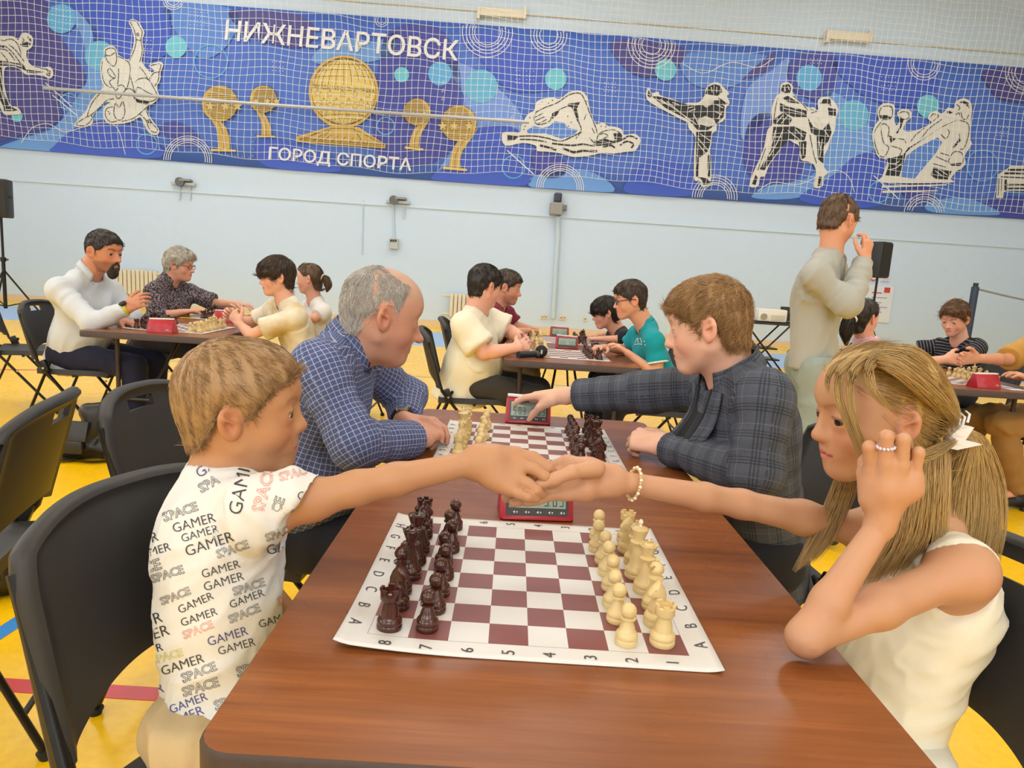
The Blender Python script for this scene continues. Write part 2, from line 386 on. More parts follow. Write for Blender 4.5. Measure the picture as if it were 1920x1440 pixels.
def disc(c, r0, r1, d, n=28):
    V = []; F = []
    for i in range(n):
        a = 2 * math.pi * i / n; e = WU * math.cos(a) + np.array([0, 0, 1]) * math.sin(a)
        V += [c + e * r0, c + e * r1, c + e * r1 + WN * d, c + e * r0 + WN * d]
    for i in range(n):
        j = (i + 1) % n
        for q in range(4): F.append((i * 4 + q, i * 4 + (q + 1) % 4, j * 4 + (q + 1) % 4, j * 4 + q))
    return MB().raw(V, F)
disc(c, .06, .085, .012).build('rim', M_RED, t, world=True); disc(c, .001, .06, .01).build('face', M_PAPER, t, world=True)
# ================================================================ BANNER (flat print on cloth, traced on the wall)
BOFF = 0.05
def btop(x): return 5 + (x - 350) * (127 - 5) / 1570.0 - 1.5 * math.sin((x - 350) / 1570 * math.pi)
def bbot(x): return 277 + x * (411 - 277) / 1920.0 + 5 * math.sin(min(max(x / 1920, 0), 1) * math.pi)
banner = thing('backdrop_banner', 'long blue printed sports banner with white Cyrillic lettering on the hall wall', 'banner', tuple(PW(960, 340)))
INK = {k: pmat('ink_' + k, v) for k, v in dict(base=(76, 114, 204), royal=(64, 94, 198), mid=(92, 138, 216), light=(108, 158, 224), pale=(120, 156, 226), dark=(68, 76, 164), purple=(78, 74, 146), cyan=(104, 182, 220), cyan2=(112, 200, 220), sky=(96, 176, 228),
    white=(236, 236, 236), cream=(228, 224, 212), black=(40, 40, 42), gold=(206, 172, 88), gold2=(226, 198, 112), goldline=(84, 62, 18)).items()}
# cloth
xs = np.linspace(-90, 2010, 61); V = []; F = []
for x in xs:
    for q in range(7):
        p = PW(x, btop(x) + (bbot(x) - btop(x)) * q / 6, BOFF - .02); V.append(p)
    for q in range(7): V.append(V[-7] + -WN * .01)
for i in range(len(xs) - 1):
    o = i * 14
    for q in range(6): F += [(o + q, o + q + 1, o + 14 + q + 1, o + 14 + q), (o + 7 + q, o + 21 + q, o + 21 + q + 1, o + 7 + q + 1)]
    F += [(o, o + 14, o + 21, o + 7), (o + 6, o + 13, o + 27, o + 20)]
mesh_obj('cloth', V, F, INK['base'], banner, world=True)
class Print:
    def __init__(s): s.mb = {}
    def _m(s, ink): return s.mb.setdefault(ink, MB())
    def poly(s, pts, ink, layer):
        off = BOFF + layer * .0025; s._m(ink).raw([PW(x, y, off) for x, y in pts], tri_poly(pts))
    def stroke(s, pts, w, ink, layer):
        P = np.array(pts, float); off = BOFF + layer * .0025
        keep = [(btop(x) < y < bbot(x)) for x, y in P]; run = []
        for i in range(len(P) + 1):
            if i < len(P) and keep[i]: run.append(P[i])
            else:
                if len(run) > 1: s._ribbon(np.array(run), w, ink, off)
                run = []
    def _ribbon(s, P, w, ink, off):
        T = np.gradient(P, axis=0); T /= np.linalg.norm(T, axis=1)[:, None] + 1e-9; N = np.stack([-T[:, 1], T[:, 0]], 1) * w / 2
        A, B = P + N, P - N; k = len(P)
        s._m(ink).raw([PW(x, y, off) for x, y in A] + [PW(x, y, off) for x, y in B], [(i, i + 1, k + i + 1, k + i) for i in range(k - 1)])
    def ellipse(s, cx, cy, rx, ry, ink, layer, n=36, tilt=0.0):
        a = np.linspace(0, 2 * np.pi, n, endpoint=False); c, d = math.cos(tilt), math.sin(tilt)
        pts = [(cx + rx * math.cos(t) * c - ry * math.sin(t) * d, cy + rx * math.cos(t) * d + ry * math.sin(t) * c) for t in a]
        pts = [(x, min(max(y, btop(x) + .5), bbot(x) - .5)) for x, y in pts]; s.poly(pts, ink, layer)
    def ring(s, cx, cy, r, w, ink, layer, sy=1.0, n=48):
        a = np.linspace(0, 2 * np.pi, n + 1); s.stroke([(cx + r * math.cos(t), cy + r * sy * math.sin(t)) for t in a], w, ink, layer)
    def text(s, body, x0, y0, x1, y1, cap, ink, layer, bold=0.03):
        """lettering whose base line runs from pixel (x0, y0) to (x1, y1); cap = letter height in pixels"""
        Vt, Ft = text_mesh(body, bold); lo, hi = Vt[:, 0].min(), Vt[:, 0].max(); ch = Vt[:, 1].max() if 'Д' not in body else 0.73
        e = np.array([x1 - x0, y1 - y0]); up = np.array([e[1], -e[0]]) / np.linalg.norm(e)
        pts = [np.array([x0, y0]) + e * ((v[0] - lo) / (hi - lo)) + up * (v[1] / 0.73 * cap) for v in Vt]
        s._m(ink).raw([PW(x, y, BOFF + layer * .0025) for x, y in pts], Ft)
    def done(s, name, label=None):
        inks = list(s.mb); k = MB()
        for i, ink in enumerate(inks): k.mi = i; k.raw(s.mb[ink].V, s.mb[ink].F)
        o = k.build(name, [INK[i] for i in inks], banner, world=True)
        if label: o['label'] = label
        return o
def tr(ox, oy, sc, pts): return [(ox + x / sc, oy + y / sc) for x, y in pts]
def sm(pts, n=4): return [tuple(p) for p in smooth_path([(*p, 0) for p in pts], n)[:, :2]]
def smc(pts, n=4):
    pts = [tuple(p) for p in pts]; k = len(pts); q = [tuple(p) for p in smooth_path([(*p, 0) for p in pts[-2:] + pts + pts[:2]], n)[:, :2]]
    return q[2 * n: 2 * n + k * n]
def clampb(pts): return [(x, min(max(y, btop(x) + .5), bbot(x) - .5)) for x, y in pts]
# background blobs
p = Print()
for ink, lay, pts in [
    ('purple', 1, [(-80, -40), (70, -10), (95, 40), (120, 80), (155, 130), (155, 160), (110, 180), (115, 220), (60, 248), (-80, 250)]),
    ('royal', 1, [(130, -15), (170, 50), (190, 110), (300, 110), (320, 60), (300, 0)]),
    ('light', 1, [(115, 15), (150, 60), (165, 140), (140, 190), (100, 240), (40, 260), (0, 280), (120, 285), (190, 240), (230, 150), (200, 90), (160, 30)]),
    ('royal', 2, [(105, 270), (150, 235), (210, 225), (270, 250), (300, 295), (110, 288)]),
    ('dark', 2, [(300, 240), (320, 228), (350, 235), (375, 262), (360, 275), (325, 268)]),
    ('mid', 1, [(310, 0), (440, 20), (430, 80), (380, 110), (330, 60)]),
    ('purple', 1, [(435, 18), (560, 28), (590, 60), (560, 90), (470, 70), (440, 45)]),
    ('light', 1, [(590, 100), (640, 70), (700, 80), (745, 60), (720, 110), (600, 120)]),
    ('dark', 1, [(715, 90), (745, 50), (820, 50), (860, 120), (860, 250), (820, 300), (760, 310), (700, 270)]),
    ('royal', 1, [(480, 260), (560, 270), (640, 320), (500, 312)]),
    ('pale', 1, [(830, 120), (890, 130), (980, 220), (950, 290), (890, 330), (820, 330), (860, 260), (870, 180)]),
    ('royal', 2, [(810, 330), (850, 300), (880, 250), (920, 235), (980, 250), (1000, 330), (960, 350), (830, 340)]),
    ('light', 2, [(1000, 330), (1100, 320), (1150, 360), (1010, 358)]),
    ('royal', 1, [(870, 60), (960, 65), (1020, 110), (1060, 160), (960, 170), (900, 110)]),
    ('dark', 2, [(995, 290), (1010, 282), (1060, 300), (1060, 325), (1030, 335), (1000, 315)]),
    ('purple', 2, [(1150, 75), (1280, 88), (1265, 130), (1210, 145), (1165, 120)]),
    ('royal', 1, [(1200, 310), (1240, 300), (1290, 310), (1300, 365), (1180, 362), (1175, 340)]),
    ('mid', 1, [(1285, 100), (1440, 105), (1400, 150), (1340, 168), (1290, 150)]),
    ('purple', 2, [(1395, 145), (1440, 105), (1455, 100), (1440, 130), (1400, 148)]),
    ('pale', 1, [(1400, 170), (1450, 130), (1480, 110), (1470, 180), (1430, 230), (1390, 260)]),
    ('dark', 1, [(1400, 240), (1440, 210), (1500, 260), (1500, 330), (1450, 345), (1400, 320)]),
    ('dark', 1, [(1475, 130), (1500, 102), (1560, 100), (1570, 130), (1550, 190), (1490, 170)]),
    ('light', 1, [(1540, 180), (1590, 190), (1640, 260), (1600, 330), (1500, 370), (1410, 370), (1450, 345), (1530, 320)]),
    ('royal', 2, [(1500, 375), (1560, 330), (1610, 290), (1680, 290), (1650, 385)]),
    ('royal', 1, [(1560, 105), (1700, 112), (1760, 150), (1720, 200), (1620, 180)]),
    ('dark', 2, [(1690, 350), (1740, 345), (1745, 370), (1710, 380)]),
    ('purple', 2, [(1850, 130), (1990, 130), (1990, 185), (1890, 190), (1855, 165)]),
    ('light', 2, [(1740, 380), (1800, 370), (1850, 385), (1870, 403), (1750, 398)]),
    ('dark', 1, [(1855, 400), (1870, 370), (1990, 375), (1990, 414)])]:
    p.poly(clampb(smc(pts, 5)), ink, lay)
for cx, cy, r, ink in [(115, 35, 27, 'sky'), (187, 105, 28, 'cyan'), (330, 88, 20, 'cyan2'), (32, 218, 10.5, 'cyan2'), (753, 140, 14, 'cyan2'), (825, 138, 22, 'sky'), (902, 162, 31, 'cyan'), (1042, 148, 20, 'cyan2'), (1248, 131, 20, 'cyan2'), (1517, 146, 24, 'sky'), (1601, 216, 28, 'cyan'), (1740, 199, 21, 'cyan2'), (1211, 327, 18, 'royal')]:
    p.ellipse(cx, cy, r, r * 1.02, ink, 4)
p.done('printed_background')
p = Print()
for cx, cy, rr, w in [(325, -2, (12, 16, 20), 1.2), (352, 300, (33, 37, 41, 45), 1.2), (914, 60, (24, 28, 34, 40, 47), 1.3), (1029, 66, (17, 23, 28, 34), 1.3), (1222, 84, (18, 25, 31, 37, 44), 1.3), (1050, 352, (32, 36, 40, 44), 1.2), (1340, 370, (24, 28, 32, 37, 42), 1.2), (1733, 120, (20, 25, 30), 1.2), (1733, 402, (24, 29, 33, 38), 1.2), (1925, 135, (22, 28, 34, 40), 1.2), (716, 38, (8, 12), 1)]:
    for r in rr: p.ring(cx, cy, r, w, 'white', 5)
for cx, cy, r in [(395, 115, 31), (129, 191, 16), (275, 270, 19), (723, 236, 16), (963, 313, 21), (1842, 310, 29), (1648, 360, 19)]: p.ring(cx, cy, r, 2.2, 'sky', 5)
for pts in [[(85, 155), (135, 200)], [(98, 178), (145, 217)], [(951, 282), (1001, 327)], [(1638, 329), (1684, 372)]]: p.stroke(pts, 1.8, 'white', 6)
for pts in [[(40, 268), (60, 240), (90, 232), (120, 247), (150, 240), (190, 230), (220, 240), (235, 290)], [(1420, 358), (1450, 342), (1500, 345), (1560, 320), (1590, 330), (1602, 360)], [(1280, 120), (1320, 137), (1370, 117), (1420, 126), (1450, 110)]]: p.stroke(sm(pts, 6), 1.2, 'white', 5)
for (x, y, nx, ny) in [(98, 12, 6, 5), (357, 22, 6, 5), (270, 75, 3, 6), (511, 116, 4, 4), (968, 132, 6, 4), (1134, 155, 4, 4), (1653, 144, 5, 4), (1869, 238, 4, 4), (1520, 110, 4, 3)]:
    for i in range(nx):
        for j in range(ny): p.ellipse(x + 6.5 * i, y + 8 * j + .4 * i, .9, .9, 'white', 5, 6)
for (x, y, dx, dy, n) in [(151, 22, 0, 15, 3), (474, 253, 0, 13, 4), (415, 290, 13, 1.5, 5), (1845, 352, 0, 13, 4)]:
    for i in range(n):
        X, Y = x + dx * i, y + dy * i; p.stroke([(X - 2.5, Y - 2.5), (X + 2.5, Y + 2.5)], .8, 'light', 6); p.stroke([(X - 2.5, Y + 2.5), (X + 2.5, Y - 2.5)], .8, 'light', 6)
for (x, y) in [(832, 153), (831, 169), (831, 184), (962, 203), (961, 218), (960, 233)]: p.stroke([(x - 3, y + 3), (x, y - 3), (x + 3, y + 3), (x - 3, y + 3)], .8, 'white', 6)
p.done('printed_line_pattern')['kind'] = 'stuff'
# lettering
p = Print(); p.text('НИЖНЕВАРТОВСК', 421, 74, 858, 113, 37, 'white', 9, .014); p.done('printed_lettering', 'white Cyrillic lettering НИЖНЕВАРТОВСК')
p = Print(); p.text('ГОРОД СПОРТА', 503, 298, 771, 320, 23, 'white', 9, .014); p.done('printed_lettering', 'white Cyrillic lettering ГОРОД СПОРТА')
def figure(name, crop, outline, holes=(), fills=(), strokes=(), whites=(), label=None, sw=1.3, ink='cream', smooth_outline=True):
    p = Print(); ox, oy, sc = crop
    o = tr(ox, oy, sc, outline); o = smc(o, 3) if smooth_outline else o
    p.poly(clampb(o), ink, 10)
    for h, hi in holes: p.poly(tr(ox, oy, sc, h), hi, 11)
    for f in fills: p.poly(tr(ox, oy, sc, f), 'black', 12)
    for s in strokes:
        w = sw
        if isinstance(s[0], (int, float)): w, s = s[0], s[1]
        p.stroke(sm(tr(ox, oy, sc, s), 4), w, 'black', 13)
    for s in whites: p.stroke(sm(tr(ox, oy, sc, s), 4), 1.5, ink, 14)
    return p.done(name, label)
c1 = (0, 20, 6.0)
def hatch(x0, y0, x1, y1, n, dx, dy, rnd):
    r = random.Random(rnd); return [(1.6, [(x0 + (x1 - x0) * r.random(), y0 + (y1 - y0) * r.random())] * 1 + []) for _ in range(0)]
figure('printed_athlete', c1, [(-60, 300), (0, 283), (150, 288), (205, 330), (240, 262), (300, 248), (362, 290), (372, 360), (350, 420), (300, 450), (305, 540), (350, 610), (420, 640), (490, 640), (560, 630), (598, 680), (592, 740), (550, 765), (500, 740), (400, 722), (290, 718), (230, 665), (180, 640), (62, 640), (46, 760), (62, 900), (115, 1060), (200, 1090), (238, 1160), (150, 1170), (50, 1168), (0, 1085), (-60, 1000)],
    fills=[[(-50, 620), (20, 640), (25, 760), (40, 900), (100, 1060), (40, 1085), (0, 1000), (-50, 900)], [(40, 1075), (110, 1070), (200, 1120), (150, 1130), (45, 1130)], [(0, 560), (120, 580), (260, 600), (300, 680), (230, 650), (160, 620), (0, 620)], [(300, 660), (420, 680), (500, 690), (400, 705), (300, 695)], [(520, 700), (570, 700), (560, 740), (525, 730)], [(220, 380), (300, 350), (350, 370), (310, 410), (240, 400)], [(300, 290), (345, 310), (355, 350), (325, 330)], [(0, 380), (60, 390), (40, 420), (0, 410)]],
    strokes=[(1.6, [(0, 430), (80, 450), (170, 560)]), (1.6, [(60, 400), (140, 470), (230, 590)]), (1.6, [(100, 380), (180, 450), (270, 570)]), (1.4, [(60, 330), (130, 320), (200, 380), (240, 500)]), (1.4, [(240, 300), (270, 330), (250, 360)]), (1.2, [(0, 330), (60, 340)]), (1.4, [(10, 470), (70, 540), (90, 590)]), (1.2, [(450, 650), (520, 660), (575, 690)]), [(520, 650), (560, 720)]],
    whites=[[(0, 680), (20, 800), (60, 980)], [(-20, 700), (0, 860), (50, 1040)], [(20, 580), (140, 600), (240, 630)], [(60, 1110), (150, 1115)]], label='black and white print of a lunging athlete')
figure('printed_athlete', c1, [(832, 1282), (900, 1200), (965, 1130), (1000, 1050), (1060, 960), (1130, 890), (1165, 850), (1135, 760), (1128, 620), (1148, 540), (1185, 520), (1163, 450), (1200, 408), (1270, 398), (1315, 440), (1325, 490), (1440, 550), (1480, 470), (1508, 330), (1488, 220), (1448, 130), (1490, 92), (1562, 128), (1605, 200), (1625, 250), (1602, 330), (1615, 450), (1595, 560), (1625, 620), (1685, 685), (1722, 690), (1730, 665), (1675, 622), (1730, 586), (1812, 575), (1835, 620), (1808, 690), (1804, 780), (1762, 860), (1790, 950), (1762, 1012), (1692, 1064), (1652, 1100), (1682, 1180), (1742, 1270), (1790, 1340), (1772, 1395), (1700, 1390), (1645, 1330), (1595, 1220), (1560, 1205), (1450, 1258), (1300, 1278), (1205, 1262), (1160, 1180), (1178, 1080), (1240, 1030), (1180, 1040), (1100, 1115), (1045, 1190), (1045, 1265), (960, 1310), (848, 1305)],
    fills=[[(1490, 960), (1560, 1000), (1680, 1030), (1650, 1058), (1540, 1030)]],
    strokes=[[(1190, 440), (1230, 420), (1290, 430), (1305, 480), (1310, 560), (1280, 625), (1220, 580), (1195, 540), (1185, 470), (1190, 440)], [(1190, 500), (1240, 505), (1290, 470)], [(1150, 570), (1145, 680), (1165, 790), (1215, 850), (1260, 860)], [(1320, 510), (1440, 575), (1465, 680), (1440, 830), (1420, 880)], [(1335, 650), (1330, 780), (1320, 830)],
        [(1210, 670), (1235, 650), (1270, 690), (1300, 750), (1260, 750), (1215, 700), (1210, 670)], [(1300, 750), (1230, 800), (1270, 860), (1300, 900)], [(1450, 570), (1510, 440), (1530, 330), (1510, 220), (1465, 120), (1530, 120), (1575, 190), (1600, 240), (1585, 330), (1600, 450), (1570, 580)], [(1525, 325), (1585, 335)], [(1545, 250), (1562, 265), (1552, 285), (1538, 268), (1545, 250)],
        [(1570, 630), (1640, 720), (1660, 780)], [(1520, 800), (1570, 765), (1660, 765), (1720, 850), (1765, 940)], [(1690, 620), (1760, 600), (1810, 610), (1790, 690), (1780, 780), (1740, 850)], [(1680, 770), (1730, 700), (1790, 690)], [(1465, 740), (1500, 860), (1520, 930), (1550, 860), (1660, 920), (1770, 970), (1700, 1020), (1600, 1010)],
        [(1320, 850), (1370, 835), (1410, 880), (1380, 930), (1330, 990), (1290, 920), (1330, 870)], [(1410, 890), (1460, 875), (1510, 920), (1450, 960)], [(1130, 920), (1040, 1030), (1000, 1120), (985, 1190), (1040, 1160), (1130, 1080), (1200, 1010), (1280, 990)], [(985, 1190), (930, 1220), (855, 1280), (960, 1290), (1030, 1220), (1030, 1170)],
        [(1280, 1120), (1300, 1040), (1340, 1090), (1380, 1020), (1405, 1130), (1380, 1210), (1330, 1230), (1285, 1180), (1280, 1120)], [(1280, 1080), (1200, 1100), (1185, 1180), (1240, 1250), (1320, 1240)], [(1370, 1245), (1500, 1210), (1600, 1130), (1690, 1050)], [(1570, 1160), (1640, 1230), (1680, 1330), (1740, 1370), (1770, 1335), (1700, 1250), (1640, 1110)], [(1210, 1130), (1235, 1150), (1225, 1170)], [(1650, 1240), (1690, 1220), (1660, 1265), (1700, 1250), (1680, 1290)]],
    label='black and white print of two judo wrestlers')
c3 = (740, 100, 4.0)
figure('printed_athlete', c3, [(805, 600), (880, 590), (940, 590), (950, 540), (1000, 455), (1045, 430), (1060, 370), (1100, 345), (1180, 330), (1240, 340), (1310, 290), (1390, 280), (1440, 320), (1460, 400), (1472, 450), (1512, 530), (1560, 518), (1600, 545), (1650, 550), (1702, 570), (1722, 610), (1800, 603), (1842, 640), (1832, 690), (1800, 732), (1740, 738), (1640, 752), (1560, 747), (1460, 768), (1340, 778), (1250, 752), (1150, 738), (1068, 732), (1058, 692), (960, 672), (828, 692)],
    holes=[([(990, 580), (1040, 545), (1110, 560), (1160, 545), (1200, 510), (1270, 520), (1300, 560), (1380, 575), (1330, 620), (1250, 640), (1130, 600), (1000, 600)], 'mid')],
    fills=[[(1180, 450), (1240, 420), (1220, 460), (1180, 495)], [(1290, 380), (1390, 365), (1370, 410), (1310, 400)], [(1340, 410), (1365, 410), (1395, 560), (1370, 510)], [(845, 612), (930, 622), (900, 650), (845, 658)], [(1640, 600), (1690, 598), (1708, 640), (1650, 645)], [(1500, 655), (1580, 640), (1660, 665), (1500, 680)], [(1290, 730), (1340, 742), (1400, 735), (1340, 752)]],
    strokes=[(1.6, [(1060, 440), (1130, 405), (1220, 370), (1310, 310), (1390, 300), (1430, 360), (1460, 440), (1510, 560), (1520, 610)]), (1.4, [(1060, 440), (1045, 500), (1080, 535), (1160, 510), (1180, 470), (1240, 420), (1310, 395), (1340, 420), (1370, 500), (1400, 570), (1360, 640)]), [(1050, 480), (1110, 450)], [(1055, 505), (1125, 475)], [(1075, 530), (1140, 495)], [(1420, 500), (1440, 450)], [(1480, 560), (1500, 600)],
        (2.2, [(930, 622), (1040, 620), (1140, 635), (1240, 660), (1320, 630), (1400, 590)]), (2.4, [(940, 645), (1040, 648), (1140, 665)]), (4, [(1090, 690), (1150, 705), (1215, 725)]), (3, [(1180, 675), (1260, 685), (1340, 690), (1420, 680), (1480, 690), (1600, 680), (1700, 650), (1760, 620), (1820, 640)]), (4, [(1260, 710), (1340, 740), (1420, 730), (1520, 735)]), (3, [(1560, 705), (1620, 690), (1655, 710)]), (3, [(1690, 690), (1740, 660), (1790, 680), (1775, 710)]), (1.6, [(1460, 630), (1500, 670), (1530, 610), (1580, 580), (1650, 575), (1700, 610), (1690, 640), (1640, 660)]), [(1540, 610), (1570, 600), (1600, 620), (1560, 640)]] + [(2, [(x, y), (x + 7, y + 4)]) for x, y in ((1150, 372), (1180, 350), (1100, 362), (1010, 480), (975, 545), (965, 570), (1295, 470), (1545, 545), (1580, 548), (1440, 355), (1320, 515), (1300, 545))],
    label='black and white print of a swimmer doing front crawl')
c4 = (1200, 140, 4.8)
figure('printed_athlete', c4, [(75, 112), (105, 165), (165, 152), (182, 185), (300, 223), (390, 258), (440, 252), (530, 248), (580, 188), (590, 128), (640, 78), (700, 68), (747, 108), (802, 170), (782, 192), (808, 252), (772, 302), (772, 372), (742, 422), (692, 442), (688, 500), (652, 532), (642, 620), (624, 700), (638, 730), (642, 932), (622, 960), (642, 988), (558, 1008), (538, 952), (488, 942), (488, 700), (498, 560), (438, 482), (428, 432), (370, 402), (220, 322), (80, 242), (53, 170)],
    fills=[[(75, 140), (112, 180), (92, 212), (68, 190)], [(110, 195), (180, 195), (330, 240), (430, 270), (600, 275), (660, 232), (720, 230), (762, 290), (752, 380), (700, 430), (640, 480), (600, 505), (520, 500), (440, 410), (230, 300)], [(505, 515), (650, 508), (640, 600), (610, 690), (540, 745), (505, 720)], [(503, 725), (530, 740), (524, 912), (503, 920)], [(610, 720), (635, 720), (631, 922), (609, 922)], [(503, 912), (605, 935), (637, 982), (570, 992), (558, 947)], [(588, 172), (610, 110), (670, 84), (722, 100), (742, 152), (700, 190), (640, 182)], [(700, 200), (745, 230), (790, 262), (760, 270), (720, 240)]],
    whites=[[(180, 220), (330, 320), (500, 440)], [(140, 215), (300, 300), (460, 420)], [(240, 240), (400, 370)], [(290, 250), (350, 270)], [(480, 350), (540, 470)], [(520, 570), (620, 690)], [(520, 620), (600, 720)], [(540, 530), (640, 600)], [(640, 110), (650, 160)], [(690, 110), (690, 160)], [(670, 330), (740, 360)], [(690, 270), (750, 300)], [(700, 400), (740, 330)], [(430, 300), (480, 290)], [(440, 330), (500, 310)]] + [[(x, 370 + .45 * abs(x - 590)), (x + 18, 470 - .3 * abs(x - 600))] for x in range(520, 670, 9)] + [[(545 + 12 * i, 255 - 5 * i), (600 + 8 * i, 295 - 5 * i)] for i in range(9)],
    label='black and white print of a fighter doing a high kick')
figure('printed_athlete', c4, [(1258, 170), (1268, 88), (1330, 68), (1378, 108), (1378, 170), (1500, 288), (1560, 292), (1602, 318), (1602, 228), (1680, 196), (1744, 238), (1785, 310), (1765, 392), (1754, 500), (1714, 582), (1694, 662), (1654, 742), (1656, 830), (1694, 880), (1654, 922), (1644, 1004), (1566, 1014), (1586, 902), (1566, 812), (1508, 782), (1446, 762), (1436, 652), (1380, 612), (1322, 594), (1242, 704), (1164, 812), (1124, 912), (1082, 922), (1062, 1004), (986, 1004), (1016, 890), (1066, 780), (1116, 650), (1146, 500), (1186, 450), (1186, 300), (1226, 190)],
    fills=[[(1268, 142), (1284, 94), (1340, 84), (1367, 120), (1350, 162), (1300, 166)], [(1260, 255), (1330, 280), (1500, 325), (1500, 382), (1380, 380), (1260, 325)], [(1205, 400), (1290, 340), (1372, 400), (1340, 452), (1210, 444)], [(1200, 470), (1390, 466), (1500, 520), (1480, 592), (1340, 578), (1250, 680), (1120, 860), (1075, 850), (1180, 680)], [(1510, 385), (1560, 470), (1640, 500), (1700, 430), (1725, 520), (1695, 600), (1650, 650), (1600, 560), (1540, 520)], [(1620, 262), (1650, 220), (1712, 218), (1722, 282), (1680, 258)], [(1690, 296), (1764, 310), (1764, 372), (1700, 364)], [(1430, 606), (1500, 598), (1490, 742), (1458, 762)], [(1590, 560), (1654, 560), (1650, 800), (1600, 760)], [(1008, 984), (1040, 900), (1064, 930), (1044, 994)], [(1598, 1002), (1610, 916), (1642, 920), (1632, 1002)], [(1280, 210), (1330, 190), (1440, 260), (1340, 250)]],
    strokes=[[(1240, 210), (1220, 300), (1200, 440)], [(1380, 190), (1460, 260), (1510, 320)], [(1530, 310), (1590, 330), (1540, 345)], [(1130, 660), (1060, 860)], [(1530, 540), (1560, 700), (1590, 800)]],
    whites=[[(1290, 300), (1480, 350)], [(1300, 270), (1420, 310)], [(1230, 430), (1290, 360)], [(1270, 440), (1330, 370)], [(1220, 500), (1180, 640), (1110, 820)], [(1290, 490), (1230, 620), (1160, 740)], [(1330, 500), (1400, 560)], [(1400, 490), (1470, 560)], [(1370, 530), (1440, 590)], [(1560, 400), (1620, 480)], [(1600, 380), (1650, 470)], [(1660, 500), (1700, 560)], [(1610, 590), (1630, 700)], [(1640, 580), (1620, 740)], [(1300, 110), (1310, 150)], [(1330, 100), (1345, 140)], [(1470, 620), (1470, 720)], [(1180, 560), (1280, 560)], [(1150, 640), (1230, 660)], [(1110, 740), (1180, 720)]], label='black and white print of two grappling fighters')
c5 = (1600, 160, 6.0)
figure('printed_athlete', c5, [(278, 260), (340, 202), (442, 208), (468, 260), (463, 400), (490, 450), (518, 390), (492, 310), (560, 268), (644, 288), (649, 360), (594, 412), (564, 500), (640, 520), (780, 478), (880, 418), (842, 380), (858, 318), (930, 286), (1000, 318), (1060, 252), (1130, 258), (1148, 188), (1230, 146), (1314, 178), (1334, 270), (1324, 380), (1314, 600), (1334, 660), (1254, 790), (1264, 880), (1204, 944), (1164, 964), (1094, 1052), (1094, 1094), (328, 1094), (328, 1020), (378, 870), (366, 830), (276, 802), (226, 652), (211, 550), (246, 440), (286, 390), (271, 320)],
    holes=[([(600, 790), (720, 700), (950, 585), (1000, 640), (930, 760), (830, 880), (690, 1050), (530, 1030), (560, 900)], 'mid')],
    fills=[[(380, 822), (490, 802), (560, 782), (620, 700), (760, 620), (970, 482), (1185, 385), (1130, 405), (1000, 460), (830, 580), (650, 700), (590, 760), (565, 880), (515, 1022), (360, 1012), (400, 900)], [(870, 1010), (900, 920), (1080, 960), (1110, 960), (1060, 1060), (930, 1052)], [(345, 228), (420, 240), (444, 300), (430, 245)], [(1190, 190), (1240, 172), (1302, 200), (1302, 262), (1260, 210)], [(1045, 300), (1080, 285), (1120, 310), (1080, 320)], [(300, 340), (380, 330), (430, 370), (320, 375)], [(520, 370), (570, 375), (540, 470), (500, 540), (480, 540), (530, 450)], [(1080, 880), (1220, 870), (1200, 905), (1110, 905)], [(1190, 590), (1210, 620), (1130, 710), (1160, 650)], [(400, 560), (480, 600), (420, 650)]],
    strokes=[[(1070, 850), (1130, 750), (1220, 760), (1235, 850), (1200, 900), (1100, 890), (1070, 850)], [(510, 320), (560, 295), (620, 310), (620, 370), (560, 380), (510, 340)], [(290, 300), (330, 240), (430, 240), (440, 330), (400, 380), (310, 370), (290, 300)], [(330, 390), (240, 520), (240, 640), (290, 780), (350, 800), (400, 700), (340, 640), (310, 470), (350, 430), (400, 480), (390, 580)], [(1190, 390), (1290, 430), (1300, 540), (1250, 700), (1200, 720)], [(1050, 480), (1080, 530), (1040, 600), (980, 540)], [(1190, 540), (1190, 600), (1120, 700)], [(860, 370), (900, 320), (960, 340), (900, 400)], [(1150, 330), (1190, 310), (1200, 360)], [(1210, 300), (1230, 370), (1270, 380), (1300, 330)], [(1160, 210), (1200, 250), (1180, 280)], [(420, 680), (540, 720), (520, 790)], [(500, 600), (570, 610), (590, 650)], [(640, 640), (700, 560), (800, 480)], [(760, 600), (860, 480), (1000, 380)], [(980, 760), (1080, 790)], [(930, 800), (1060, 860)], [(900, 880), (1040, 920)]],
    whites=[[(400, 880), (470, 880), (520, 850)], [(400, 950), (480, 930), (540, 880)], [(700, 680), (860, 560)], [(920, 960), (1000, 1020)], [(960, 940), (1060, 1010)]], label='black and white print of two kickboxers')
p = Print()
for q in ([(320, 1128), (1050, 1112), (1050, 1126), (320, 1152)], [(325, 1186), (950, 1180), (950, 1190), (325, 1212)]): p.poly(tr(*c5, q), 'cream', 10)
p.done('printed_underline')
figure('printed_bench', c5, [(1632, 1000), (1742, 928), (1762, 902), (2060, 902), (2060, 1186), (1724, 1186), (1694, 1204), (1684, 1266), (1604, 1266)], smooth_outline=False,
    strokes=[(3.5, [(1740, 950), (2060, 950)]), (3.5, [(1700, 990), (2060, 990)]), (2, [(1660, 1030), (2060, 1045)]), (4, [(1715, 1060), (1712, 1180)]), (3.5, [(1730, 1120), (2060, 1120)]), (3, [(1730, 1160), (2060, 1160)]), (1.2, [(1640, 1050), (1630, 1240)]), (1.2, [(1670, 1050), (1665, 1240)])], label='black and white print of a bench')
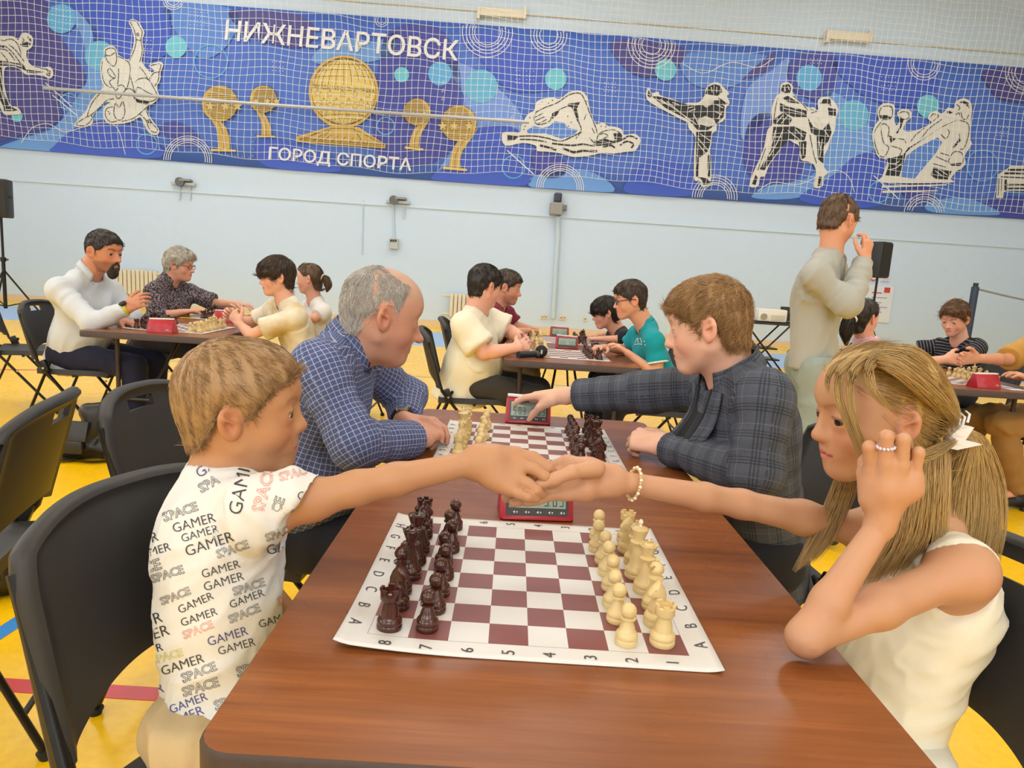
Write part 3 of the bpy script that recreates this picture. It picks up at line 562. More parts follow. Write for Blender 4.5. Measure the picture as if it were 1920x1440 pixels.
# golden trophies
c2 = (360, 80, 5.0526)
def gpoly(p, crop, pts, ink, lay): p.poly(tr(*crop, pts), ink, lay)
def circ(cx, cy, rx, ry, n=40): return [(cx + rx * math.cos(2 * math.pi * i / n), cy + ry * math.sin(2 * math.pi * i / n)) for i in range(n)]
def star(cx, cy, r): return [(cx + (r if i % 2 == 0 else r * .45) * math.sin(math.pi * i / 5), cy - (r if i % 2 == 0 else r * .45) * math.cos(math.pi * i / 5)) for i in range(10)]
def star_outline(p, crop, cx, cy, r, w, ink, lay):
    s = tr(*crop, star(cx, cy, r)); p.stroke(s + s[:1], w, ink, lay)
p = Print()
gpoly(p, c2, [(985, 890), (1320, 790), (1580, 800), (1835, 965), (1830, 1002), (990, 940)], 'gold', 10); gpoly(p, c2, circ(1435, 465, 330, 345, 60), 'gold', 10.5); gpoly(p, c2, circ(1438, 462, 302, 318, 60), 'gold2', 11)
for k in range(-5, 6):
    a = k / 6 * math.pi / 2; pts = [(1438 + 300 * math.sin(a) * math.cos(t), 462 + 316 * math.sin(t)) for t in np.linspace(-1.5, 1.5, 24)]
    p.stroke(tr(*c2, pts[:11]), .7, 'goldline', 12); p.stroke(tr(*c2, pts[19:]), .7, 'goldline', 12)
for y in (-285, -240, -190, -130, 235, 275):
    hw = 300 * math.sqrt(max(0, 1 - (y / 316) ** 2)); p.stroke(tr(*c2, [(1438 - hw * math.cos(t), 462 + y - 18 * math.sin(t)) for t in np.linspace(0, math.pi, 15)]), .7, 'goldline', 12)
for j, y in enumerate((480, 560, 590, 660)):
    for i in range(5): star_outline(p, c2, 1190 + 118 * i + (60 if j % 2 else 0), y + 3 * i, 40, .7, 'goldline', 12)
p.stroke(tr(*c2, circ(1438, 462, 302, 318, 60) + [(1740, 462)]), .8, 'goldline', 12)
for a, b in (((1320, 810), (1015, 920)), ((1320, 810), (1530, 815)), ((1530, 815), (1820, 965)), ((1015, 920), (1820, 985)), ((1320, 810), (1210, 930)), ((1530, 815), (1630, 955)), ((1015, 905), (1820, 968))): p.stroke(tr(*c2, [a, b]), .8, 'goldline', 12)
for i in range(9): p.stroke(tr(*c2, [(1060 + 85 * i, 930 + 5 * i), (1180 + 70 * i, 850 + 10 * i)]), .7, 'goldline', 12)
a, b = tr(*c2, [(1140, 428), (1728, 478)]); p.text('ЗВЕЗДЫ НИЖНЕВАРТОВСКА', a[0], a[1], b[0], b[1], 7, 'goldline', 12.5, .004)
p.done('printed_trophy', 'golden globe trophy print')
def trophy(crop, cx, cy, r, stem, foot, flip, stars):
    p = Print(); gpoly(p, crop, circ(cx, cy, r, r, 40), 'gold', 10); gpoly(p, crop, stem, 'gold', 10.4); gpoly(p, crop, foot, 'gold2', 10.6)
    for k in range(-8, 9):
        y = cy + k * r / 9.5; hw = math.sqrt(max(0, r * r - (y - cy) ** 2)) * .86; p.stroke(tr(*crop, [(cx - hw + flip * 18, y), (cx + hw + flip * 18, y)]), .9, 'goldline', 11)
    for s in stars: gpoly(p, crop, star(s, cy + r * .15, r * .3), 'gold2', 12); star_outline(p, crop, s, cy + r * .15, r * .3, .6, 'goldline', 12.5)
    m = [((stem[i][0] + stem[-1 - i][0]) / 2, (stem[i][1] + stem[-1 - i][1]) / 2) for i in range(len(stem) // 2)]; p.stroke(sm(tr(*crop, m), 4), .7, 'goldline', 11); p.stroke(tr(*crop, foot + foot[:1]), .7, 'goldline', 11)
    p.stroke(tr(*crop, circ(cx, cy, r, r, 40)), .7, 'goldline', 11)
    p.done('printed_trophy', 'small golden striped trophy print')
trophy(c2, 262, 575, 172, [(95, 620), (170, 715), (225, 800), (248, 900), (245, 1010), (358, 1010), (355, 900), (320, 800), (270, 740), (200, 690)], [(175, 1005), (415, 1012), (412, 1035), (180, 1028)], 1, (170, 315, 430))
trophy(c2, 675, 535, 130, [(550, 590), (610, 650), (650, 730), (662, 800), (655, 880), (745, 885), (745, 800), (720, 730), (690, 680), (640, 640)], [(608, 875), (788, 880), (785, 900), (610, 892)], 1, (605, 715, 800))
trophy(c3, 168, 440, 102, [(275, 470), (225, 560), (190, 620), (180, 690), (188, 715), (105, 710), (115, 650), (140, 580), (175, 540), (215, 500)], [(75, 695), (215, 712), (215, 730), (75, 716)], -1, (70, 140, 225))
trophy(c3, 480, 525, 135, [(628, 560), (560, 660), (510, 730), (490, 800), (497, 865), (405, 858), (420, 770), (440, 710), (480, 650), (560, 600)], [(360, 845), (543, 865), (540, 885), (362, 868)], -1, (360, 445, 560))
# grey bar in front of the banner
t = props(MB().tube([PW(82, 165, .5), PW(500, 196, .5), PW(992, 229, .5)], .032, 8).build('net_bar', mat('bar_grey', (182, 184, 186), 0.4, 0.2), smooth=True), 'long thin grey bar hanging across the banner in front of the trophies', 'bar')
for q in ((82, 165), (500, 196)): pass
# ---------------------------------------------------------------- safety net
def build_net():
    cell = 0.128; x0, x1 = -12.2, 12.2; z0, z1 = 3.02, 7.1
    nx = int((x1 - x0) / cell); nz = int((z1 - z0) / cell)
    U, Z = np.meshgrid(x0 + cell * np.arange(nx + 1), z1 - cell * np.arange(nz + 1), indexing='ij')
    sag = .03 * np.sin(U * 1.1 + 1) + .06 * np.sin(U * .55 + .4) * np.sin(Z * .7) + .02 * np.sin(U * 4.3 + Z) + .02 * np.sin(Z * 5 + U * 2)
    sway = .03 * np.sin(Z * 1.7 + U * .3) + .012 * np.sin(Z * 6 + U * 5)
    dep = .30 + .05 * np.sin(U * .9 + Z * .6) + .03 * np.sin(Z * 2.1)
    G = WO + (U + sway)[..., None] * WU + dep[..., None] * WN; G[..., 2] = Z + sag
    r = .0052; V = []; F = []; cnt = 0
    def cords(L):       # L: (n, k, 3) polylines
        nonlocal cnt
        n, k, _ = L.shape; T = np.gradient(L, axis=1); T /= np.linalg.norm(T, axis=2, keepdims=True)
        a = np.cross(T, WN); a /= np.linalg.norm(a, axis=2, keepdims=True); b = np.cross(T, a)
        for q in range(3):
            an = 2 * np.pi * q / 3; V.append((L + r * (math.cos(an) * a + math.sin(an) * b)).reshape(-1, 3))
        i = np.arange(n)[:, None] * k + np.arange(k - 1)[None]; N = n * k
        for q in range(3):
            A, B = cnt + q * N, cnt + ((q + 1) % 3) * N
            F.append(np.stack([A + i, A + i + 1, B + i + 1, B + i], -1).reshape(-1, 4))
        cnt += 3 * N
    cords(G); cords(G.transpose(1, 0, 2))
    o = mesh_obj('safety_net', np.concatenate(V), np.concatenate(F), mat('net_cord', (236, 238, 240), 0.6, var=.02))
    props(o, 'white square-mesh safety net hanging in front of the banner wall', 'net')
build_net()
# ================================================================ TABLES
TW, TL, TH = 0.787, 1.795, 0.74
def m_wood():
    t = NT('table_laminate'); co = t.coord()
    mp = t.add('ShaderNodeMapping'); t.l.new(co, mp.inputs[0]); mp.inputs['Scale'].default_value = (1.6, 26.0, 1.0)
    w = t.noise(1.0, 5, mp.outputs[0], .62); w2 = t.noise(3.2, 4, mp.outputs[0], .6)
    mp2 = t.add('ShaderNodeMapping'); t.l.new(co, mp2.inputs[0]); mp2.inputs['Scale'].default_value = (2.5, 160.0, 1.0); w3 = t.noise(1.0, 3, mp2.outputs[0], .6)
    c = t.mix(t.ramp(w, .3, .7), lin((108, 60, 29)), lin((154, 91, 47))); c = t.mix(t.ramp(w2, .5, .72), c, lin((124, 68, 33))); c = t.mix(t.ramp(w3, .5, .75), c, lin((134, 76, 39)))
    t.base(c); t.rough(t.ramp(t.noise(5, 3, co), .3, .7, (.24,) * 3, (.36,) * 3)); t.b.inputs['Specular IOR Level'].default_value = .5; t.bump(w3, .03, .002); return t.m
M_WOOD = m_wood(); M_EDGE = mat('table_edge_band', (66, 50, 44), .5, var=.2, vscale=60); M_LEG = mat('table_leg_brown', (62, 50, 46), .4, .2)
def rrect(w, l, r, n=5):
    P = []
    for cx, cy, a0 in ((w / 2 - r, l / 2 - r, 0), (-w / 2 + r, l / 2 - r, 90), (-w / 2 + r, -l / 2 + r, 180), (w / 2 - r, -l / 2 + r, 270)):
        for k in range(n + 1): a = math.radians(a0 + 90 * k / n); P.append((cx + r * math.cos(a), cy + r * math.sin(a)))
    return P
def make_table():
    t = thing('folding_table', 'x', 'table')
    top = MB().prism(rrect(TW - .008, TL - .008, .036), TH - .03, TH); top.build('tabletop', M_WOOD, t)
    a = rrect(TW, TL, .04); b = rrect(TW - .008, TL - .008, .036); n = len(a); V = []; F = []
    for z, P in ((TH - .038, b), (TH - .036, a), (TH - .006, a), (TH - .0005, b)): V += [(x, y, z) for x, y in P]
    for q in range(3):
        for i in range(n): j = (i + 1) % n; F.append((q * n + i, q * n + j, (q + 1) * n + j, (q + 1) * n + i))
    F.append(tuple(range(n))[::-1]); MB().raw(V, F).build('edge_band', M_EDGE, t, True)
    for s in (-1, 1):
        y = s * (TL / 2 - .24)
        for sx in (-1, 1):
            x = sx * (TW / 2 - .10); MB().tube(smooth_path([(x, y, TH - .045), (x, y, .3), (x + sx * .02, y, .12), (x + sx * .05, y, .012)], 4), .0135, 10).build('leg', M_LEG, t, True)
        MB().tube([(-(TW / 2 - .1), y, .30), (TW / 2 - .1, y, .30)], .011, 8).build('crossbar', M_LEG, t, True); MB().tube([(-(TW / 2 - .1), y, TH - .05), (TW / 2 - .1, y, TH - .05)], .013, 8).build('crossbar', M_LEG, t, True)
        for sx in (-1, 1): MB().tube([(sx * .12, y, .31), (sx * .05, y - s * .36, TH - .05)], .008, 8).build('brace', M_LEG, t, True)
        MB().box((0, y - s * .36, TH - .05), (.22, .05, .03)).build('hinge_plate', M_LEG, t)
    return t
TABLES = {'front': (0.0456, 0.4415), 'left': (-2.18, 3.865), 'mid': (0.307, 3.742), 'right': (2.69, 3.72)}
TLAB = {'front': 'brown laminate folding table between the boy in the printed shirt and the blonde girl', 'left': 'brown folding table between the bearded man and the boy in the cream tie-dye shirt', 'mid': 'brown folding table between the boy in the cream t-shirt and the boy in teal', 'right': 'brown folding table between the girl in pink and the man in mustard'}
_t0 = make_table()
for i, k in enumerate(TABLES):
    o = _t0 if i == 0 else copy_tree(_t0)
    o.location = (*TABLES[k], 0); o['label'] = TLAB[k]; o['group'] = 'folding tables of the tournament'
TZ = TH + .0005
# ================================================================ CHESS BOARDS
SQ = 0.054
def m_board(dark):
    t = NT('board_print'); co = t.coord(); sx = t.n.new('ShaderNodeSeparateXYZ'); t.l.new(co, sx.inputs[0])
    X, Y = sx.outputs[0], sx.outputs[1]
    fx = t.math('FLOOR', t.math('DIVIDE', X, SQ)); fy = t.math('FLOOR', t.math('DIVIDE', Y, SQ))
    par = t.math('ABSOLUTE', t.math('MODULO', t.math('ADD', fx, fy), 2.0))           # 1 = light
    inside = t.math('MULTIPLY', t.math('LESS_THAN', t.math('ABSOLUTE', X), 4 * SQ), t.math('LESS_THAN', t.math('ABSOLUTE', Y), 4 * SQ))
    m1 = t.math('MAXIMUM', t.math('ABSOLUTE', X), t.math('ABSOLUTE', Y)); rim = t.math('LESS_THAN', t.math('ABSOLUTE', t.math('SUBTRACT', m1, 4 * SQ)), .0006)
    d = t.math('MAXIMUM', t.math('MULTIPLY', inside, par), t.math('MULTIPLY', rim, .6))
    n = t.noise(900, 2, co); lt = t.mix(n, lin((214, 211, 209)), lin((224, 222, 220))); dk = t.mix(n, lin(tuple(int(v * .94) for v in dark)), lin(dark))
    t.base(t.mix(d, lt, dk)); t.rough(.42); t.bump(t.noise(1400, 2, co), .05, .0006); return t.m
M_BOARD = m_board((134, 78, 76)); M_BOARD2 = M_BOARD.copy()
M_INK = pmat('board_ink', (70, 62, 62))
def curl_z(x, y, curl):
    h = 4.68 * SQ
    return curl * .010 * max(0, (-(x + y) / (2 * h) - .62) / .38) ** 2 + curl * .004 * max(0, (abs(x) / h - .9) * 10) ** 2
def make_board(curl=0.0):
    h = 4.68 * SQ; n = 48; V = []; F = []
    for i in range(n + 1):
        for j in range(n + 1):
            x, y = -h + 2 * h * i / n, -h + 2 * h * j / n; z = .0015
            z += curl_z(x, y, curl)
            V.append((x, y, z))
    for i in range(n):
        for j in range(n): a = i * (n + 1) + j; F.append((a, a + n + 1, a + n + 2, a + 1))
    me = mesh_obj('vinyl_sheet', V, F, M_BOARD)
    md = me.modifiers.new('thickness', 'SOLIDIFY'); md.thickness = .0012; md.offset = -1
    return me
def board(key, cx, cy, white_left, label, name_of_board, curl=1.0, letters=True):
    t = thing('chess_board', label, 'chess board', (cx, cy, TZ), 0, 'roll-up chess boards')
    b = make_board(curl); b.parent = t
    if letters:
        for k in range(8):
            rank = str(k + 1 if white_left else 8 - k); fl = 'HGFEDCBA'[k] if white_left else 'ABCDEFGH'[k]
            for s, px, py, rot in ((rank, (k - 3.5) * SQ, -4.38 * SQ, 90), (rank, (k - 3.5) * SQ, 4.38 * SQ, 90), (fl, -4.4 * SQ, (k - 3.5) * SQ, -90), (fl, 4.4 * SQ, (k - 3.5) * SQ, 90)):
                Vt, Ft = text_mesh(s, 0.0); c = (Vt.min(0) + Vt.max(0)) / 2; q = (Vt - c) * .0245; a = math.radians(rot)
                W_ = [(px + x * math.cos(a) - y * math.sin(a), py + x * math.sin(a) + y * math.cos(a)) for x, y in q]; MB().raw([(x, y, .0023 + curl_z(x, y, curl)) for x, y in W_], Ft).build('printed_character', M_INK, t)
    return t
# ---------------------------------------------------------------- pieces
def m_piece(name, c0, c1, rough):
    t = NT(name); co = t.coord(); mp = t.add('ShaderNodeMapping'); t.l.new(co, mp.inputs[0]); mp.inputs['Scale'].default_value = (60, 60, 14)
    t.base(t.mix(t.noise(1.0, 4, mp.outputs[0]), lin(c0), lin(c1))); t.rough(rough); t.b.inputs['Coat Weight'].default_value = .25; t.b.inputs['Coat Roughness'].default_value = .15; return t.m
M_PW = m_piece('piece_maple', (212, 182, 122), (232, 206, 148), .38); M_PB = m_piece('piece_mahogany', (44, 18, 12), (84, 36, 20), .25)
M_PT = m_piece('piece_finial', (240, 220, 190), (246, 232, 206), .4)
def basep(r, h0=0.0):       # turned base: foot ring, groove, second ring
    return [(r * .96, 0), (r, .002), (r, .0065), (r * .94, .0085), (r * .985, .0105), (r * .97, .0145), (r * .84, .0175), (r * .72, .0195)]
def lathe_mesh(prof, n=20): m = MB(); m.lathe(prof, n); return m
def piece_meshes():
    D = {}
    D['pawn'] = lathe_mesh(basep(.0158) + [(.0098, .026), (.0070, .0325), (.0063, .0345), (.0108, .0362), (.0112, .0378), (.0066, .0392)] + [(.0109 * math.sin(a), .0475 - .0109 * math.cos(a)) for a in np.linspace(.75, 3.1, 9)])
    m = lathe_mesh(basep(.0176) + [(.0125, .026), (.0098, .036), (.0098, .040), (.0128, .0425), (.0138, .044), (.0138, .0545), (.0108, .0555), (.0095, .050), (.0001, .0495)], 24)
    for k in range(5):
        a = 2 * math.pi * k / 5 + .3; m.box((.0122 * math.cos(a), .0122 * math.sin(a), .0565), (.0042, .0085, .0048), np.array([[math.cos(a), -math.sin(a), 0], [math.sin(a), math.cos(a), 0], [0, 0, 1]]))
    D['rook'] = m
    m = lathe_mesh(basep(.0176) + [(.0125, .0225), (.0125, .0245), (.0001, .0248)], 24)
    prof = [(-.010, .022), (-.013, .034), (-.0125, .046), (-.008, .057), (-.002, .064), (.001, .0685), (.0035, .064), (.009, .0595), (.0155, .051), (.0165, .0465), (.0135, .0435), (.0075, .0455), (.0045, .0435), (.0065, .037), (.0105, .030), (.0115, .022)]
    npf = len(prof); cxm = np.mean([q[0] for q in prof]); V = []; F = []
    lay = [(-1, .55, .0062), (-.8, .86, .0062), (-.35, 1.0, .0062), (.35, 1.0, .0062), (.8, .86, .0062), (1, .55, .0062)]
    for f, sc, w in lay:
        for (x, z) in prof:
            zz = .044 + (z - .044) * (sc if z > .04 else 1); xx = cxm + (x - cxm) * sc; V.append((xx, f * (.0092 if z < .035 else .0072), zz))
    for q in range(len(lay) - 1):
        for i in range(npf): j = (i + 1) % npf; F.append((q * npf + i, q * npf + j, (q + 1) * npf + j, (q + 1) * npf + i))
    F.append(tuple(range(npf))[::-1]); F.append(tuple(range((len(lay) - 1) * npf, len(lay) * npf))); m.raw(V, F)
    for s in (-1, 1): m.sphere((.0085, s * .0062, .0545), .0016, 8); m.tube([(-.001, s * .004, .064), (.001, s * .005, .0715)], [.0022, .0005], 6)
    D['knight'] = m
    D['bishop'] = lathe_mesh(basep(.0176) + [(.0115, .027), (.0078, .040), (.0068, .0465), (.0122, .0485), (.0126, .0505), (.0078, .0525), (.0074, .0545), (.0112, .0600), (.0118, .0645), (.0088, .0705), (.0036, .0748), (.0026, .0755), (.0032, .0775), (.0020, .0795), (.0001, .080)])
    m = lathe_mesh(basep(.0188) + [(.0118, .029), (.0082, .044), (.0074, .053), (.0134, .0555), (.0138, .0575), (.0084, .0598), (.0082, .0625), (.0112, .0700), (.0140, .0785), (.0126, .0790), (.0090, .0775), (.0088, .0795), (.0040, .0820), (.0001, .0825)])
    for k in range(8): a = 2 * math.pi * k / 8; m.sphere((.0132 * math.cos(a), .0132 * math.sin(a), .0788), .0021, 6)
    m.sphere((0, 0, .0852), .0036, 10); D['queen'] = m
    D['king'] = lathe_mesh(basep(.0195) + [(.0122, .030), (.0088, .046), (.0080, .058), (.0142, .0605), (.0146, .0625), (.0090, .0650), (.0088, .0675), (.0118, .0760), (.0146, .0845), (.0134, .0860), (.0070, .0885), (.0001, .0890)])
    return D
_PM = piece_meshes(); _PO = {}
def piece_proto(kind, white):
    key = (kind, white)
    if key not in _PO:
        m = _PM[kind]; mt = M_PW if white else M_PB
        if kind in ('king', 'bishop'):
            o = thing('chess_' + kind, 'x', 'chess piece'); m.build('body', mt, o, True)
            if kind == 'king': MB().lathe([(.0030, .088), (.0022, .091), (.0040, .0945), (.0042, .0975), (.0022, .1005), (.0001, .101)], 12).build('finial', M_PT if white else mt, o, True)
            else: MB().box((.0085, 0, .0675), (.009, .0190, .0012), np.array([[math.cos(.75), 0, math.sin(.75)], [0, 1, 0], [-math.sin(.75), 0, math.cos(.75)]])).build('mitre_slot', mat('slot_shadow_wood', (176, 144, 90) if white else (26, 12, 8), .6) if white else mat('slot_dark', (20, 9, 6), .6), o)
        else:
            o = m.build('chess_' + kind, mt, None, True)
        o['category'] = 'chess piece'; _PO[key] = [o, False]
    return _PO[key]
def place_piece(kind, white, x, y, rot, label, group):
    pr = piece_proto(kind, white)
    if not pr[1]: o = pr[0]; pr[1] = True
    else: o = copy_tree(pr[0])
    o.location = (x, y, TZ + .0018); o.rotation_euler = (0, 0, rot); o['label'] = label; o['group'] = group; o['category'] = 'chess piece'
BACK = ['rook', 'knight', 'bishop', 'queen', 'king', 'bishop', 'knight', 'rook']
def set_pieces(cx, cy, white_left, bname, skip=()):
    for k in range(8):
        fi = k if not white_left else 7 - k                      # index along +y -> file
        fl = 'ABCDEFGH'[fi]; y = cy + (k - 3.5) * SQ
        for col in range(2):
            for side in (0, 1):                                   # 0 = left (low x), 1 = right
                white = white_left if side == 0 else not white_left
                rank = (1 if col == 0 else 2) if white else (8 if col == 0 else 7)
                kind = BACK[fi] if col == 0 else 'pawn'
                if (fl + str(rank)) in skip: continue
                x = cx + (-3.5 + col if side == 0 else 3.5 - col) * SQ
                jx, jy = random.uniform(-.005, .005), random.uniform(-.005, .005)
                rot = (0 if side == 0 else math.pi) + random.uniform(-.35, .35)
                place_piece(kind, white, x + jx, y + jy, rot, '%s %s on square %s of the %s' % ('pale wooden' if white else 'dark brown', kind, fl + str(rank), bname), ('pale' if white else 'dark') + ' chess pieces of the ' + bname)
BOARDS = [('front', 0.0, 0.0, False, 'vinyl chess board with brown squares between the printed-shirt boy and the blonde girl', 'handshake board'),
          ('front', 0.02, 0.905, True, 'white vinyl chess board between the old man and the boy in the blazer', 'blazer board'),
          ('left', -2.17, 3.42, False, 'white vinyl chess board between the bearded man and the boy in the tie-dye shirt', 'bearded man board'),
          ('left', -2.17, 4.33, False, 'white vinyl chess board in front of the grey-haired woman', 'grey-haired woman board'),
          ('mid', 0.30, 3.32, True, 'white vinyl chess board between the boy in the cream t-shirt and the boy in teal', 'teal boy board'),
          ('mid', 0.30, 4.22, True, 'white vinyl chess board between the man in maroon and the boy in black', 'maroon man board'),
          ('right', 2.69, 3.28, False, 'white vinyl chess board under the handshake of the man in mustard', 'mustard man board'),
          ('right', 2.69, 4.18, False, 'white vinyl chess board in front of the curly-haired boy', 'curly boy board')]
for i, (k, x, y, wl, lab, nm) in enumerate(BOARDS):
    board(k, x, y, wl, lab, nm, 1.0 if i == 0 else .4, letters=i < 2)
    set_pieces(x, y, wl, nm)
# ================================================================ CLOCKS
M_CR = mat('clock_red', (176, 34, 50), .35, var=.04); M_CD = mat('clock_bezel', (58, 56, 56), .4); M_LCD = mat('clock_lcd', (150, 168, 158), .25, var=.02); M_SEG = pmat('clock_segments', (44, 52, 50), .4); M_CW = mat('clock_lever', (226, 220, 220), .35); M_CI = pmat('clock_icon', (214, 214, 214))
SEG = {'0': 'abcdef', '3': 'abcdg', '5': 'afgcd', '2': 'abged', '4': 'fgbc'}
def clock(x, y, z, rot, label, digits=('503', '503'), icons=True):
    t = thing('chess_clock', label, 'chess clock', (x, y, z), rot, 'red digital chess clocks')
    w = .149; prof = [(-.048, .0), (-.052, .003), (-.051, .008), (-.014, .078), (.002, .082), (.018, .078), (.046, .014), (.046, 0)]
    V = []; F = []; n = len(prof)
    lay = ((-w / 2, .9), (-w / 2 + .006, 1), (w / 2 - .006, 1), (w / 2, .9))
    for xx, sc in lay:
        for (a, b) in prof: V.append((xx, a * sc, b * (sc if b > .03 else 1)))
    for q in range(3):
        for i in range(n): j = (i + 1) % n; F.append((q * n + i, q * n + j, (q + 1) * n + j, (q + 1) * n + i))
    F.append(tuple(range(n))[::-1]); F.append(tuple(range(3 * n, 4 * n))); MB().raw(V, F).build('body', M_CR, t, True)
    e = np.array([0, .037, .070]); e /= np.linalg.norm(e); nr = np.array([0, -e[2], e[1]]); o = np.array([0, -.051, .008])
    def P(u, v, d=0.0): return np.array([u, 0, 0]) + o + e * v + nr * d
    def plate(name, u0, u1, v0, v1, d, m):
        V = [P(u0, v0), P(u1, v0), P(u1, v1), P(u0, v1)] + [P(u0, v0, d), P(u1, v0, d), P(u1, v1, d), P(u0, v1, d)]
        return MB().raw(V, [(4, 5, 6, 7), (0, 1, 5, 4), (1, 2, 6, 5), (2, 3, 7, 6), (3, 0, 4, 7)]).build(name, m, t)
    plate('bezel', -.064, .064, .003, .071, .0012, M_CD); plate('display', -.058, .058, .0185, .067, .0018, M_LCD)
    for base, dg in ((-.054, digits[0]), (.010, digits[1])):
        s = MB()
        for q, ch in enumerate(dg):
            u = base + .004 + q * .0135 + (.004 if q > 0 else 0); v = .0225; W, H, T = .0085, .026, .0018
            R = {'a': (u, u + W, v + H - T, v + H), 'd': (u, u + W, v, v + T), 'g': (u, u + W, v + H / 2 - T / 2, v + H / 2 + T / 2), 'f': (u, u + T, v + H / 2, v + H), 'e': (u, u + T, v, v + H / 2), 'b': (u + W - T, u + W, v + H / 2, v + H), 'c': (u + W - T, u + W, v, v + H / 2)}
            for k in SEG[ch]:
                a, b, c, d = R[k]; s.raw([P(a, c, .0023), P(b, c, .0023), P(b, d, .0023), P(a, d, .0023)], [(0, 1, 2, 3)])
        s.raw([P(base + .0145, .0225, .0023), P(base + .0162, .0225, .0023), P(base + .0162, .0245, .0023), P(base + .0145, .0245, .0023)], [(0, 1, 2, 3)]); s.build('digits', M_SEG, t)
    if icons:
        for k in range(5):
            u = -.052 + k * .024; plate('button', u - .002, u + .014, .005, .0145, .002, M_CD); q = MB()
            q.raw([P(u + .002, .0098, .0026), P(u + .006, .0068, .0026), P(u + .006, .0128, .0026)], [(0, 1, 2)]); q.raw([P(u + .009, .0082, .0026), P(u + .0115, .0082, .0026), P(u + .0115, .0112, .0026), P(u + .009, .0112, .0026)], [(0, 1, 2, 3)]); q.build('button_icon', M_CI, t)
    lv = MB(); lv.box((0, .002, .083), (w * .96, .026, .008), np.array([[math.cos(.03), 0, math.sin(.03)], [0, 1, 0], [-math.sin(.03), 0, math.cos(.03)]]), .003); lv.build('rocker_lever', M_CW, t, True)
    Vt, Ft = text_mesh('DGT', .01); bn = np.array([0, .064, .028]); bn /= np.linalg.norm(bn); be = np.array([0, -.028, .064]); be /= np.linalg.norm(be)
    MB().raw([np.array([-.038 - q[0] * .009, .0445, .0185]) + be * q[1] * .009 + bn * .0012 for q in Vt], Ft).build('printed_logo', M_CI, t)
    return t
clock(0.0215, 0.318, TZ, .09, 'red digital chess clock showing 5.03 behind the clasped hands of the boy and girl')
clock(0.022, 1.232, TZ, .02, 'red digital chess clock being pressed by the boy in the blazer')
clock(-2.14, 3.10, TZ, math.pi + .05, 'red chess clock seen from behind in front of the bearded man', icons=False)
clock(-2.14, 4.02, TZ, math.pi, 'red chess clock between the two boards of the bearded man table', icons=False)
clock(0.33, 3.70, TZ, 0, 'red digital chess clock between the two boards of the teal boy table', icons=False)
clock(0.33, 4.52, TZ, 0, 'red digital chess clock at the far end of the teal boy table', icons=False)
clock(2.715, 2.96, TZ, math.pi + .12, 'red chess clock seen from behind in front of the man in mustard', icons=False)
# ================================================================ CHAIRS
M_CH = mat('chair_plastic', (46, 45, 46), .5, var=.1, vscale=40, bump=.12, bscale=500); M_CHM = mat('chair_tube', (26, 26, 27), .35, .3); M_RIV = mat('rivet_steel', (190, 190, 190), .3, .9); M_RUB = mat('chair_rubber', (20, 20, 20), .7)
def plate(name, nu, nv, fn, keep, thick, m, parent):
    """curved plate from a grid: fn(u, v) -> point, thick(u, v); keep(u, v) decides the cells that exist"""
    P = np.array([[fn(i / nu, j / nv) for j in range(nv + 1)] for i in range(nu + 1)], float)
    du = np.gradient(P, axis=0); dv = np.gradient(P, axis=1); N = np.cross(du, dv); N /= np.linalg.norm(N, axis=2, keepdims=True) + 1e-9
    T = np.array([[thick(i / nu, j / nv) for j in range(nv + 1)] for i in range(nu + 1)])[..., None] / 2
    A = (P + N * T).reshape(-1, 3); B = (P - N * T).reshape(-1, 3); o = len(A); F = []; K = [[keep((i + .5) / nu, (j + .5) / nv) for j in range(nv)] for i in range(nu)]
    idx = lambda i, j: i * (nv + 1) + j
    for i in range(nu):
        for j in range(nv):
            if not K[i][j]: continue
            a, b, c, d = idx(i, j), idx(i + 1, j), idx(i + 1, j + 1), idx(i, j + 1); F += [(a, b, c, d), (o + d, o + c, o + b, o + a)]
            for (di, dj, p, q) in ((0, -1, a, b), (1, 0, b, c), (0, 1, c, d), (-1, 0, d, a)):
                ii, jj = i + di, j + dj
                if not (0 <= ii < nu and 0 <= jj < nv and K[ii][jj]): F.append((q, p, o + p, o + q))
    used = sorted({i for f in F for i in f}); mp = {k: n for n, k in enumerate(used)}; V = np.concatenate([A, B])[used]
    ob = mesh_obj(name, V, [tuple(mp[i] for i in f) for f in F], m, parent); shade_auto(ob, 50); return ob
